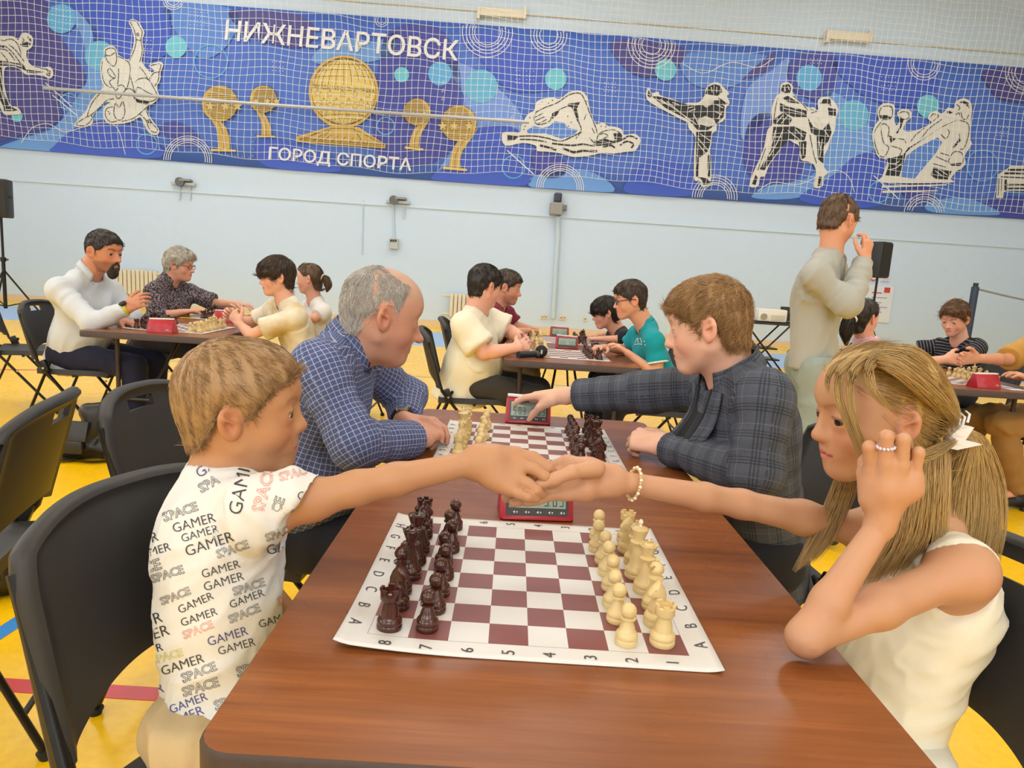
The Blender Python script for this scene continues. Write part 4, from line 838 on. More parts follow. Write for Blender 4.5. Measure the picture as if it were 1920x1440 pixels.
def make_chair(slot=True):
    t = thing('folding_chair', 'x', 'chair')
    def back(u, v):
        s = 2 * u - 1; topz = .865 - .05 * abs(s) ** 3.2; botz = .515 + .075 * (1 - abs(s) ** 2.2); z = botz + (topz - botz) * v
        hw = .232 * (1 - .05 * max(0, (v - .75) / .25) ** 2); xc = -.175 - (z - .5) * .27 - .050 * (1 - s * s)
        return (xc, s * hw, z)
    def bt(u, v):
        e = min(u, 1 - u, (1 - v) * .75); return .013 + .024 * math.exp(-((e - .034) / .026) ** 2) - .006 * math.exp(-(e / .008) ** 2)
    def hole(u, v): return not (slot and abs(u - .5) < .125 and .75 < v < .861)
    plate('backrest', 56, 36, back, hole, bt, M_CH, t)
    def seat(u, v):
        s = 2 * u - 1; hw = .20 * (1 - .10 * max(0, (v - .75) / .25) ** 3); x = -.19 + .42 * v; return (x, s * hw, .44 - .014 * (1 - s * s) * math.sin(math.pi * v) - .012 * max(0, (v - .85) / .15) ** 2)
    plate('seat', 16, 16, lambda u, v: seat(1 - u, v), lambda u, v: True, lambda u, v: .018 + .016 * max(0, 1 - min(u, 1 - u, v, 1 - v) / .07), M_CH, t)
    for s in (-1, 1):
        y = s * .222
        MB().tube([(-.262, y, .79), (-.17, y, .50), (.235, y * 1.0, .012)], .0125, 10, flat=.75).build('front_leg', M_CHM, t, True)
        MB().tube([(-.105, y * .93, .50), (-.14, y * .93, .42), (-.315, y * .93, .012)], .0115, 10, flat=.75).build('rear_leg', M_CHM, t, True)
        MB().box((-.135, y * .97, .475), (.045, .03, .075), np.array([[math.cos(.4), 0, -math.sin(.4)], [0, 1, 0], [math.sin(.4), 0, math.cos(.4)]]), .006).build('hinge_bracket', M_CHM, t, True)
        for (x, z) in ((-.13, .465), (.0, .315)): MB().tube([(x, y, z), (x, y + s * .018, z)], .007, 10).build('rivet', M_RIV, t, True)
        MB().tube([(.228, y, .022), (.238, y, .0)], .0165, 10).build('rubber_foot', M_RUB, t, True); MB().tube([(-.308, y * .93, .022), (-.318, y * .93, 0)], .0155, 10).build('rubber_foot', M_RUB, t, True)
    MB().tube([(.19, -.22, .062), (.19, .22, .062)], .008, 8).build('crossbar', M_CHM, t, True); MB().tube([(-.27, -.205, .115), (-.27, .205, .115)], .008, 8).build('crossbar', M_CHM, t, True)
    MB().tube([(.03, -.205, .42), (.03, .205, .42)], .010, 8).build('crossbar', M_CHM, t, True)
    return t
CHAIRS = [(-.372, -.088, -22, 'black plastic folding chair under the boy in the printed shirt'), (-.765, .80, -4, 'black plastic folding chair under the old man in the checked shirt'),
          (-1.47, .56, 195, 'empty black folding chair facing away beside the black leather bag'), (-3.62, 4.05, 20, 'empty black folding chair behind the bearded man'),
          (-2.80, 3.42, 3, 'black folding chair under the bearded man'), (-2.84, 4.36, 0, 'black folding chair under the grey-haired woman'), (-1.40, 3.42, 180, 'black folding chair under the boy in the tie-dye shirt'), (-1.38, 4.34, 180, 'black folding chair under the girl with the low ponytail'),
          (-.30, 3.30, 6, 'black folding chair under the boy in the cream t-shirt'), (-.28, 4.25, 2, 'black folding chair under the man in maroon'), (.98, 3.28, 176, 'black folding chair under the boy in teal'), (.98, 4.22, 180, 'black folding chair under the boy in the black t-shirt'),
          (.66, .84, 184, 'black folding chair under the boy in the plaid blazer'), (.485, -.10, 196, 'black folding chair under the blonde girl'), (2.02, 3.22, 0, 'black folding chair under the girl in pink'), (3.34, 3.22, 180, 'black folding chair under the man in mustard'), (3.40, 4.16, 180, 'black folding chair under the curly-haired boy'),
          (3.25, 9.6, 200, 'small black folding chair standing beside the projector table')]
_cs = make_chair(False); _c0 = make_chair()
for i, (x, y, a, lab) in enumerate(CHAIRS):
    o = _cs if i == 0 else (_c0 if i == 1 else copy_tree(_c0))
    o.location = (x, y, 0); o.rotation_euler = (0, 0, math.radians(a)); o['label'] = lab; o['group'] = 'black folding chairs'
# ================================================================ FIGURES: implicit surfaces turned into meshes
def vn(v): v = np.asarray(v, float); return v / (np.linalg.norm(v) + 1e-12)
class Field:
    def __init__(s, lo, hi, h, zones=()):
        s.ax = []
        for i in range(3):
            x = float(lo[i]); c = [x]
            while x < hi[i]:
                st = h
                for (zl, zh, zf) in zones:
                    if zl[i] - zf <= x <= zh[i]: st = min(st, zf)
                x += st; c.append(x)
            s.ax.append(np.array(c, np.float32))
        s.D = np.full([len(a) for a in s.ax], 1.0, np.float32)
    def sl(s, lo, hi):
        return tuple(slice(max(0, int(np.searchsorted(a, l)) - 1), int(np.searchsorted(a, h)) + 1) for a, l, h in zip(s.ax, lo, hi))
    def grid(s, sl): return s.ax[0][sl[0]][:, None, None], s.ax[1][sl[1]][None, :, None], s.ax[2][sl[2]][None, None, :]
    def put(s, lo, hi, fn, k=0.0, op='add'):
        sl = s.sl(lo, hi); X, Y, Z = s.grid(sl)
        if X.size == 0 or Y.size == 0 or Z.size == 0: return
        d = fn(X, Y, Z); A = s.D[sl]
        if op == 'sub': A2 = -A; B = d
        else: A2 = A; B = d
        if k > 0:
            h = np.clip(.5 + .5 * (B - A2) / k, 0, 1); r = B + (A2 - B) * h - k * h * (1 - h)
        else: r = np.minimum(A2, B)
        s.D[sl] = -r if op == 'sub' else r
    def cone(s, a, b, ra, rb, k=.02, flat=1.0, n=None, cap=False, op='add', capa=False, capn=None):
        a = np.asarray(a, float); b = np.asarray(b, float); m = max(ra, rb) + k * 1.5 + .012
        ba = (b - a).astype(np.float32); L2 = float(ba @ ba) + 1e-12; ub = ba / math.sqrt(L2)
        if n is not None: n = vn(n); n = vn(n - ub * (n @ ub)).astype(np.float32)
        def fn(X, Y, Z):
            px, py, pz = X - np.float32(a[0]), Y - np.float32(a[1]), Z - np.float32(a[2])
            tt = (px * ba[0] + py * ba[1] + pz * ba[2]) / np.float32(L2); t = np.clip(tt, 0, 1)
            qx, qy, qz = px - t * ba[0], py - t * ba[1], pz - t * ba[2]; sc = 1.0
            if n is not None and flat != 1.0:
                w = (qx * n[0] + qy * n[1] + qz * n[2]) * np.float32(1 / flat - 1); qx = qx + w * n[0]; qy = qy + w * n[1]; qz = qz + w * n[2]; sc = .5 + .5 * flat
            d = (np.sqrt(qx * qx + qy * qy + qz * qz) - (np.float32(ra) + np.float32(rb - ra) * t)) * np.float32(sc)
            if cap: d = np.maximum(d, (tt - 1) * np.float32(math.sqrt(L2)))
            if capn is not None: d = np.maximum(d, ((X - np.float32(b[0])) * np.float32(capn[0]) + (Y - np.float32(b[1])) * np.float32(capn[1]) + (Z - np.float32(b[2])) * np.float32(capn[2])))
            if capa: d = np.maximum(d, -tt * np.float32(math.sqrt(L2)))
            return d
        s.put(np.minimum(a, b) - m, np.maximum(a, b) + m, fn, k, op)
    def ell(s, c, R, r, k=.01, op='add'):
        c = np.asarray(c, float); R = np.asarray(R, np.float32); r = np.asarray(r, float); m = float(np.max(r)) + k * 1.5 + .012
        def fn(X, Y, Z):
            px, py, pz = X - np.float32(c[0]), Y - np.float32(c[1]), Z - np.float32(c[2]); k0 = 0; k1 = 0
            for i in range(3):
                q = (px * R[i][0] + py * R[i][1] + pz * R[i][2]) / np.float32(r[i]); k0 = k0 + q * q; k1 = k1 + (q / np.float32(r[i])) ** 2
            k0 = np.sqrt(k0); return k0 * (k0 - 1) / (np.sqrt(k1) + 1e-9)
        s.put(c - m, c + m, fn, k, op)
    def cut(s, p, n, lo=None, hi=None, k=0.0):
        """keep the side where (x-p).n < 0"""
        p = np.asarray(p, float); n = vn(n)
        lo = lo if lo is not None else [a[0] for a in s.ax]; hi = hi if hi is not None else [a[-1] for a in s.ax]
        def fn(X, Y, Z): return -((X - p[0]) * n[0] + (Y - p[1]) * n[1] + (Z - p[2]) * n[2]).astype(np.float32)
        s.put(lo, hi, fn, k, 'sub')
    def mesh(s):
        D = s.D; D[0], D[-1] = 1, 1; D[:, 0], D[:, -1] = 1, 1; D[:, :, 0], D[:, :, -1] = 1, 1
        S = D < 0; n = [d - 1 for d in S.shape]
        cs = np.zeros(n, np.int8)
        for i in (0, 1):
            for j in (0, 1):
                for k in (0, 1): cs += S[i:n[0] + i, j:n[1] + j, k:n[2] + k]
        act = (cs > 0) & (cs < 8); I, J, K = np.nonzero(act); N = len(I); idx = np.full(n, -1, np.int32); idx[I, J, K] = np.arange(N)
        acc = np.zeros((N, 3)); cnt = np.zeros(N); C = [s.ax[0], s.ax[1], s.ax[2]]
        corner = [(i, j, k) for i in (0, 1) for j in (0, 1) for k in (0, 1)]
        val = {c: D[I + c[0], J + c[1], K + c[2]] for c in corner}
        for c in corner:
            for a in range(3):
                if c[a]: continue
                e = list(c); e[a] = 1; e = tuple(e); va, vb = val[c], val[e]; m = (va < 0) != (vb < 0); t = np.where(m, va / np.where(m, va - vb, 1), 0)
                base = (I + c[0], J + c[1], K + c[2])
                for q in range(3):
                    co = C[q][base[q]].astype(float)
                    if q == a: co = co + t * (C[q][base[q] + 1] - C[q][base[q]])
                    acc[:, q] += np.where(m, co, 0)
                cnt += m
        V = acc / cnt[:, None]; F = []
        for a in range(3):
            b, c = (a + 1) % 3, (a + 2) % 3
            sa = [slice(None)] * 3; sb = [slice(None)] * 3; sa[a] = slice(0, -1); sb[a] = slice(1, None)
            P = np.array(np.nonzero(S[tuple(sa)] != S[tuple(sb)])); ok = (P[b] > 0) & (P[c] > 0) & (P[b] < n[b]) & (P[c] < n[c]); P = P[:, ok]
            pos = S[tuple(P)]
            def g(db, dc): Q = P.copy(); Q[b] -= db; Q[c] -= dc; return idx[tuple(Q)]
            q = np.stack([g(1, 1), g(0, 1), g(0, 0), g(1, 0)], 1); q[~pos] = q[~pos][:, ::-1]; F.append(q)
        F = np.concatenate(F); F = F[(F >= 0).all(1)]
        return V, F
def vnormals(V, F):
    A = V[F[:, 2]] - V[F[:, 0]]; B = V[F[:, 3 if F.shape[1] == 4 else 2]] - V[F[:, 1]]; N = np.cross(A, B); out = np.zeros_like(V)
    for i in range(F.shape[1]): np.add.at(out, F[:, i], N)
    return out / (np.linalg.norm(out, axis=1)[:, None] + 1e-12)
def vnoise(P, seed=0):
    P = np.asarray(P, float) + seed * 17.31; I = np.floor(P).astype(np.int64); f = P - I; f = f * f * (3 - 2 * f); out = 0
    for i in (0, 1):
        for j in (0, 1):
            for k in (0, 1):
                q = (I[:, 0] + i) * 73856093 ^ (I[:, 1] + j) * 19349663 ^ (I[:, 2] + k) * 83492791; q = (q ^ (q >> 13)) * 1274126177 & 0x7fffffff
                out = out + (q % 10007) / 10007.0 * (f[:, 0] if i else 1 - f[:, 0]) * (f[:, 1] if j else 1 - f[:, 1]) * (f[:, 2] if k else 1 - f[:, 2])
    return out * 2 - 1
def lap(V, F, n=1, w=.5):
    for _ in range(n):
        S = np.zeros_like(V); c = np.zeros(len(V))
        for i in range(F.shape[1]):
            j = (i + 1) % F.shape[1]; np.add.at(S, F[:, i], V[F[:, j]]); np.add.at(S, F[:, j], V[F[:, i]]); np.add.at(c, F[:, i], 1); np.add.at(c, F[:, j], 1)
        V = V * (1 - w) + w * S / np.maximum(c, 1)[:, None]
    return V
# ---------------------------------------------------------------- materials for figures
def m_skin(name):
    t = NT(name); a = t.add('ShaderNodeVertexColor', layer_name='tint'); co = t.coord()
    c = t.mix(t.math('MULTIPLY', t.noise(24, 4, co), .22), a.outputs[0], lin((214, 120, 92))); t.base(c); t.rough(.48)
    t.b.inputs['Specular IOR Level'].default_value = .4
    t.bump(t.noise(420, 3, co), .05, .0015); return t.m
M_SKIN = m_skin('skin')
def m_hair(name, c0, c1, rough=.42):
    t = NT(name); a = t.add('ShaderNodeAttribute', attribute_name='shade'); t.base(t.mix(a.outputs['Fac'], lin(c0), lin(c1))); t.rough(rough); t.b.inputs['Specular IOR Level'].default_value = .45; return t.m
def m_cloth(name, rgb, var=.07, weave=500, rough=.85, bump=.15):
    if name in MATS: return MATS[name]
    t = NT(name); co = t.coord(); c = lin(rgb); f = t.noise(9, 4, co)
    t.base(t.mix(f, tuple(v * (1 - var) for v in c), tuple(min(1, v * (1 + var)) for v in c))); t.rough(rough); t.b.inputs['Specular IOR Level'].default_value = .25; t.b.inputs['Sheen Weight'].default_value = .08
    h = t.math('ADD', t.math('MULTIPLY', t.noise(weave, 2, co), .4), t.math('MULTIPLY', t.noise(22, 3, co), 1.0)); t.bump(h, bump, .004); MATS[name] = t.m; return t.m
M_EYE = None
def m_eye(iris=(86, 66, 46)):
    t = NT('eye'); co = t.coord(); sx = t.n.new('ShaderNodeSeparateXYZ'); t.l.new(co, sx.inputs[0])
    r = t.math('SQRT', t.math('ADD', t.math('POWER', sx.outputs[1], 2.0), t.math('POWER', sx.outputs[2], 2.0)))
    front = t.math('GREATER_THAN', sx.outputs[0], 0.0)
    c = t.mix(t.math('MULTIPLY', t.math('LESS_THAN', r, .60), front), lin((206, 194, 184)), lin(iris)); c = t.mix(t.math('MULTIPLY', t.math('LESS_THAN', r, .30), front), c, (.004, .004, .004)); t.base(c); t.rough(.12); return t.m
M_EYE = m_eye(); M_EYEB = m_eye((96, 116, 128))
# ---------------------------------------------------------------- head
def head_frame(yaw, pitch=0.0, roll=0.0):
    """yaw: direction the face points, degrees from +X in plan; pitch: nod down; roll: tilt towards own left"""
    y, p, r = [math.radians(v) for v in (yaw, pitch, roll)]
    F = np.array([math.cos(y) * math.cos(p), math.sin(y) * math.cos(p), -math.sin(p)]); L = np.array([-math.sin(y), math.cos(y), 0.0]); U = np.cross(F, L)
    L2 = L * math.cos(r) - U * math.sin(r); U2 = U * math.cos(r) + L * math.sin(r)
    return np.stack([F, L2, U2])
def head_from_ear(px, py, Y, R, H, side):
    """centre of the head when the ear on that side (+1 left, -1 right) shows at the pixel, Y = depth of head centre"""
    off = R.T @ (np.array([-.03, side * .34, -.03]) * H); c = PY(px, py, Y + off[1]) - off; return c
def add_head(fd, c, R, H, o):
    ch = o.get('child', 0.0); fat = o.get('fat', 0.0); nose = o.get('nose', 1.0)
    P = lambda f, l, u: c + R.T @ (np.array([f, l, u]) * H)
    E = lambda f, l, u, rf, rl, ru, k=.02, op='add', RR=None: fd.ell(P(f, l, u), R if RR is None else RR, np.array([rf, rl, ru]) * H, k * H / .22, op)
    Cn = lambda a, b, ra, rb, k=.012, op='add': fd.cone(P(*a), P(*b), ra * H, rb * H, k * H / .22, op=op)
    E(.0, 0, .13, .425, .335, .365, .01); E(.17, 0, .13, .255, .265, .28, .03)
    E(.16, 0, -.14, .245 - .01 * ch, .245 + .03 * fat, .29, .04)
    for s in (-1, 1):
        Cn((.02, s * (.215 + .02 * fat), -.22), (.28 - .03 * ch, s * .05, -.415), .078 + .02 * fat, .07 + .01 * fat, .03); E(.235, s * .165, -.14, .115, .095 + .02 * ch + .02 * fat, .12, .02)
        Cn((.375, s * .04, .080), (.325, s * .20, .085), .034, .030, .02)
    E(.345 - .01 * ch, 0, -.27, .085, .135, .10, .02); E(.345 - .03 * ch, 0, -.41, .07, .085, .065, .02)
    if fat > .2: E(.12, 0, -.40, .16, .17, .10, .03)
    for s in (-1, 1): E(.455, s * .150, .005, .10, .085, .055, .035, 'sub')
    for s in (-1, 1): E(.310, s * .145, -.005, .094, .088, .080, .012)
    tip = (.505 - .045 * ch) * (1 if nose <= 1 else 1) + .035 * (nose - 1)
    ny = -.150 + .018 * ch; Cn((.388, 0, .040), (tip - .012, 0, ny + .010), .024, .034, .014); E(tip - .016, 0, ny, .040, .042, .034, .012)
    for s in (-1, 1): E(.425 - .03 * ch, s * .048, ny - .014, .042, .030, .028, .010)
    lp = o.get('lip', 1.0)
    pass
    for s in (-1, 1):
        Cn((.420 - .025 * ch, s * .012, -.256), (.365 - .02 * ch, s * .092, -.276), .021 * lp, .012, .008); Cn((.412 - .025 * ch, 0, -.300), (.365 - .02 * ch, s * .085, -.280), .025 * lp, .012, .008)
        Cn((.462 - .025 * ch, 0, -.2785), (.372 - .02 * ch, s * .10, -.2795), .0055, .005, .006, 'sub')
        E(.425 - .03 * ch, s * .028, ny - .036, .022, .013, .012, .006, 'sub')
    op = o.get('eye_open', 1.0)
    for s in (-1, 1):
        E(.405, s * .150, -.012, .075, .064, .0155 * op, .005, 'sub')
    # neck
    N = o['neck']; nb = P(-.10, 0, -.12); fd.cone(nb, N, o.get('neck_r', .235) * H, o.get('neck_r', .235) * H * 1.12, .03); fd.cone(P(.02, 0, -.30), N + (P(.05, 0, 0) - c), .16 * H, .2 * H, .03)
    # ears
    es = o.get('ear', 1.0)
    for s in (-1, 1):
        a = math.radians(24) * s; Rr = R.copy(); F2 = R[0] * math.cos(a) - R[1] * math.sin(a); L2 = R[1] * math.cos(a) + R[0] * math.sin(a)
        tl = math.radians(12); F3 = F2 * math.cos(tl) + R[2] * math.sin(tl); U3 = R[2] * math.cos(tl) - F2 * math.sin(tl); RR = np.stack([F3, L2, U3])
        ec = (-.035, s * .355, -.035); E(*ec, .088 * es, .030, .150 * es, .010, RR=RR)
        oc = P(*ec) + (RR.T @ (np.array([.012 * es, s * .022, .015 * es]) * H)); fd.ell(oc, RR, np.array([.052 * es, .028, .092 * es]) * H, .006, 'sub')
        oc2 = P(*ec) + (RR.T @ (np.array([.0, s * .018, .035 * es]) * H)); fd.cone(oc2 + RR.T @ (np.array([.03, 0, -.02]) * H), oc2 + RR.T @ (np.array([-.035, 0, .03]) * H), .012 * H, .012 * H, .006)
        oc3 = P(*ec) + (RR.T @ (np.array([.055 * es, 0, -.045]) * H)); fd.ell(oc3, RR, np.array([.022, .02, .035]) * H, .008)
def eyes(c, R, H, parent, gaze=(0, 0), m=None):
    """two eyeballs; gaze = (turn left, turn up) in degrees"""
    for s in (-1, 1):
        p = c + R.T @ (np.array([.312, s * .145, -.008]) * H); me = MB(); me.sphere((0, 0, 0), 1.0, 20)
        o = me.build('eye', m or M_EYE, parent, True)
        a, b = math.radians(gaze[0]), math.radians(gaze[1]); F = R[0] * math.cos(a) * math.cos(b) + R[1] * math.sin(a) * math.cos(b) + R[2] * math.sin(b); L = vn(np.cross(R[2], F)); U = np.cross(F, L); r = .084 * H
        M = Matrix(((F[0] * r, L[0] * r, U[0] * r, p[0]), (F[1] * r, L[1] * r, U[1] * r, p[1]), (F[2] * r, L[2] * r, U[2] * r, p[2]), (0, 0, 0, 1)))
        o.matrix_parent_inverse = Matrix.Translation(-Vector(parent.location)); o.matrix_basis = M
def skin_tint(V, c, R, H, skin, o):
    """natural colouring: lips, brows, ear and cheek redness, lash line"""
    q = (V - c) @ R.T / H; col = np.tile(np.array(lin(skin)), (len(V), 1)); f, l, u = q[:, 0], np.abs(q[:, 1]), q[:, 2]
    def blend(m, rgb): 
        m = np.clip(m, 0, 1)[:, None]; col[:] = col * (1 - m) + np.array(lin(rgb)) * m
    near = (np.abs(q) < .8).all(1)
    red = tuple(int(a) for a in np.clip(np.array(skin) * (1.0, .80, .74), 0, 255)); ch = o.get('child', 0)
    blend(near * .45 * np.exp(-(((f - .32) / .14) ** 2 + ((l - .19) / .12) ** 2 + ((u + .15) / .13) ** 2)), red)
    blend(near * .6 * np.exp(-(((f + .035) / .1) ** 2 + ((l - .37) / .05) ** 2 + ((u + .03) / .17) ** 2)), red); blend(near * .4 * np.exp(-(((f - .48) / .07) ** 2 + (l / .07) ** 2 + ((u + .15) / .06) ** 2)), red)
    lipw = .098
    m = ((l < lipw) & (f > .33) & (f < .6) & (u > -.322 + .25 * l) & (u < -.236 - .38 * l * (l > .015))).astype(float); blend(m * .75, o.get('lips', (196, 110, 104)))
    m = ((l < lipw + .01) & (f > .33) & (f < .6) & (np.abs(u + .279) < .0075)).astype(float); blend(m * .8, (120, 58, 52))
    bc = o.get('brow', (92, 66, 44)); m = ((f > .24) & (f < .6) & (l > .045) & (l < .235)) * np.clip(1 - np.abs(u - (.082 + .035 * np.sin((l - .05) / .19 * 2.6))) / o.get('brow_w', .022), 0, 1); blend(m * o.get('brow_s', .75), bc)
    m = ((f > .26) & (f < .6) & (l > .080) & (l < .222)) * np.clip(1 - np.abs(u - (.012 * o.get('eye_open', 1) - .002 + .010 * np.cos((l - .15) / .075 * 1.5))) / .011, 0, 1); blend(m * .85, (58, 42, 34))
    if 'stubble' in o: m = near * np.clip((-.17 - u) / .06, 0, 1) * (f > .0) * np.clip((f + .05) / .1, 0, 1) * (u > -.5) * ((l > .09) | (u < -.31) | (u > -.235)); blend(m * o['stubble'][1], o['stubble'][0])
    if 'scalp' in o: m = near * np.clip((u - .10 - .25 * np.clip(f, -1, .3)) / .10, 0, 1); blend(m * o['scalp'][1], o['scalp'][0])
    return col
HAIRLINES = {   # (f, lowest u) of the hair edge along the side of the head
    'short': [(-.60, -.30), (-.20, -.26), (-.12, -.14), (-.085, .08), (.03, .09), (.06, -.06), (.10, -.06), (.13, .10), (.24, .17), (.30, .24), (.6, .29)],
    'kid': [(-.60, -.25), (-.24, -.22), (-.15, -.10), (-.085, .08), (.03, .09), (.06, .0), (.10, .0), (.14, .12), (.22, .22), (.30, .285), (.6, .31)],
    'fringe': [(-.60, -.32), (-.20, -.30), (-.12, -.16), (-.08, .0), (.03, -.02), (.06, -.10), (.12, -.10), (.18, .05), (.30, .07), (.6, .07)],
    'long': [(-.60, -.42), (-.20, -.42), (-.12, -.20), (-.085, .08), (.03, .08), (.08, .06), (.16, .17), (.24, .27), (.30, .33), (.6, .36)],
    'bald': [(-.60, -.30), (-.22, -.26), (-.13, -.12), (-.085, .10), (.03, .10), (.06, -.02), (.10, -.02), (.13, .10), (.16, .22), (.20, .34), (.6, .60)]}
def hair_cap(parent, c, R, H, o, name='hair'):
    """o: line, thick (side, top), h, m, strands, length, comb"""
    line = HAIRLINES[o.get('line', 'short')]; ts, tt = o.get('thick', (.02, .07)); h = o.get('h', .004)
    m = .75 * H; fd = Field(c - m, c + m, h)
    P = lambda f, l, u: c + R.T @ (np.array([f, l, u]) * H)
    def E(f, l, u, a, b, d, k): fd.ell(P(f, l, u), R, np.array([a, b, d]) * H, k * H / .22)
    bk = o.get('back', 0.0)
    E(-.0, 0, .13 + tt * .25, .425 + ts + (tt - ts) * .3, .335 + ts, .365 + tt * .75, .01); E(.17, 0, .13 + tt * .2, .255 + ts + o.get('front', 0), .265 + ts, .28 + tt * .6, .03)
    if bk: E(-.16, 0, .02, .30 + bk, .30, .33, .04)
    if o.get('quiff'): E(.30, 0, .40, .16, .20, .13, .05)
    fd.cone(P(-.13, 0, -.05), P(-.14, 0, -.50), (.250 + ts) * H, (.215 + ts) * H, .02)
    lf = np.array([a for a, _ in line]); lu = np.array([b for _, b in line]); X, Y, Z = fd.grid((slice(None),) * 3)
    q = [(X - c[0]) * R[i][0] + (Y - c[1]) * R[i][1] + (Z - c[2]) * R[i][2] for i in range(3)]; q = [v / H for v in q]
    edge = np.interp(q[0], lf, lu).astype(np.float32); edge = edge - .5 * np.clip(.25 - np.abs(q[1]), 0, 1) * (q[0] < -.2) * .2 + o.get('part', 0) * .0
    side_f = np.clip((np.abs(q[1]) - .10) / .25, 0, 1)
    edge = np.where(q[0] > .12, edge - side_f * o.get('temple', .08), edge)
    g = (edge - q[2]) * H * .8; tp = np.clip((edge + o.get('taper', .14) - q[2]) / o.get('taper', .14), 0, 1) ** 1.5; fd.D = fd.D + (tp * (ts * o.get('tk', .75)) * H).astype(np.float32)
    if o.get('no_back'): g = np.maximum(g, 0 * g)
    fd.D = np.maximum(fd.D, g.astype(np.float32))
    if o.get('bald_top'):           # ring of hair: open on top
        b = o['bald_top']; fd.ell(P(.22, 0, .52), R, np.array([b, b * .95, b * .60]) * H, .03, 'sub')
    V, F = fd.mesh(); N = vnormals(V, F); L = (V - c) @ R.T / H
    wh = np.array(o.get('whorl', (-.20, 0, .46)))
    d = L - wh; d /= np.linalg.norm(d, axis=1)[:, None] + 1e-6
    ang = np.arctan2(L[:, 1], L[:, 0] + .2) * 9; V = V + N * (h * .5 * vnoise(np.stack([ang * 1.4, L[:, 2] * 3, L[:, 0] * 3], 1), 3) + h * .9 * o.get('lump', .6) * vnoise(L * 9, 5))[:, None]
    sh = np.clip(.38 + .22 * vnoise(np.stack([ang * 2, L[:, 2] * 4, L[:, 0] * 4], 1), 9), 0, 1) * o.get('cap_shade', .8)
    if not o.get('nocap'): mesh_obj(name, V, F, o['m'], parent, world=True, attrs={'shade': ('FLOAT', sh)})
    n = o.get('strands', 0)
    if n:
        strand_layer(parent, V, F, N, c, R, H, n, o)
def strand_layer(parent, V, F, N, c, R, H, n, o, name='hair_strands'):
    rng = np.random.default_rng(o.get('seed', 1)); A = np.linalg.norm(np.cross(V[F[:, 2]] - V[F[:, 0]], V[F[:, 3]] - V[F[:, 1]]), axis=1); fi = rng.choice(len(F), n, p=A / A.sum())
    w = rng.random((n, 2)); p = (V[F[fi, 0]] * ((1 - w[:, 0]) * (1 - w[:, 1]))[:, None] + V[F[fi, 1]] * (w[:, 0] * (1 - w[:, 1]))[:, None] + V[F[fi, 2]] * (w[:, 0] * w[:, 1])[:, None] + V[F[fi, 3]] * ((1 - w[:, 0]) * w[:, 1])[:, None]); nn = N[F[fi, 0]]
    wh = np.array(o.get('whorl', (-.20, 0, .46))); L = (p - c) @ R.T / H
    t = L - wh; t[:, 2] -= o.get('gravity', .25); t[:, 0] += o.get('forward', .15); t = t + o.get('messy', .15) * rng.normal(size=t.shape)
    if 'comb' in o: t = o['comb'](L, t)
    t = t @ R; t = t - nn * (t * nn).sum(1)[:, None]; t /= np.linalg.norm(t, axis=1)[:, None] + 1e-9
    ln = o.get('length', .03) * (.6 + .8 * rng.random(n)); lift = o.get('lift', .18) * (.3 + rng.random(n)); ks = 4; pts = []
    cur = rng.normal(size=n) * o.get('curl', .2); side = np.cross(nn, t)
    for i in range(ks):
        s_ = i / (ks - 1); pts.append(p - nn * .0015 + t * (ln * s_)[:, None] + nn * (ln * lift * (s_ - .55 * s_ * s_) - o.get('wrap', 1.0) * (ln * s_) ** 2 / (2 * .46 * H)) [:, None] + side * (ln * cur * s_ * s_)[:, None])
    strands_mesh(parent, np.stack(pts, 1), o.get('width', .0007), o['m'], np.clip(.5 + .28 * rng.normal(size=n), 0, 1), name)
def strands_mesh(parent, L, width, m, shade, name='hair_strands', kind_stuff=True):
    """L: (n, k, 3) strand poly-lines -> three-sided tapering tubes in one mesh"""
    n, k, _ = L.shape; T = np.gradient(L, axis=1); T /= np.linalg.norm(T, axis=2, keepdims=True) + 1e-12
    ref = np.array([.31, .52, .79]); a = np.cross(T, ref); a /= np.linalg.norm(a, axis=2, keepdims=True) + 1e-12; b = np.cross(T, a); w = np.full((n, 1), width) if np.isscalar(width) else np.asarray(width).reshape(-1, 1)
    pr = w * np.interp(np.linspace(0, 1, k), [0, .15, .7, 1], [.8, 1, .8, .12])[None]; Vs = []
    for q in range(3): an = 2 * np.pi * q / 3; Vs.append((L + pr[..., None] * (math.cos(an) * a + math.sin(an) * b)).reshape(-1, 3))
    i = (np.arange(n)[:, None] * k + np.arange(k - 1)[None]).ravel(); Nn = n * k; Fs = []
    for q in range(3): A, B = q * Nn, ((q + 1) % 3) * Nn; Fs.append(np.stack([A + i, A + i + 1, B + i + 1, B + i], 1))
    o = mesh_obj(name, np.concatenate(Vs), np.concatenate(Fs), m, parent, world=True, attrs={'shade': ('FLOAT', np.tile(np.repeat(shade, k), 3))})
    o['kind'] = 'stuff'; return o
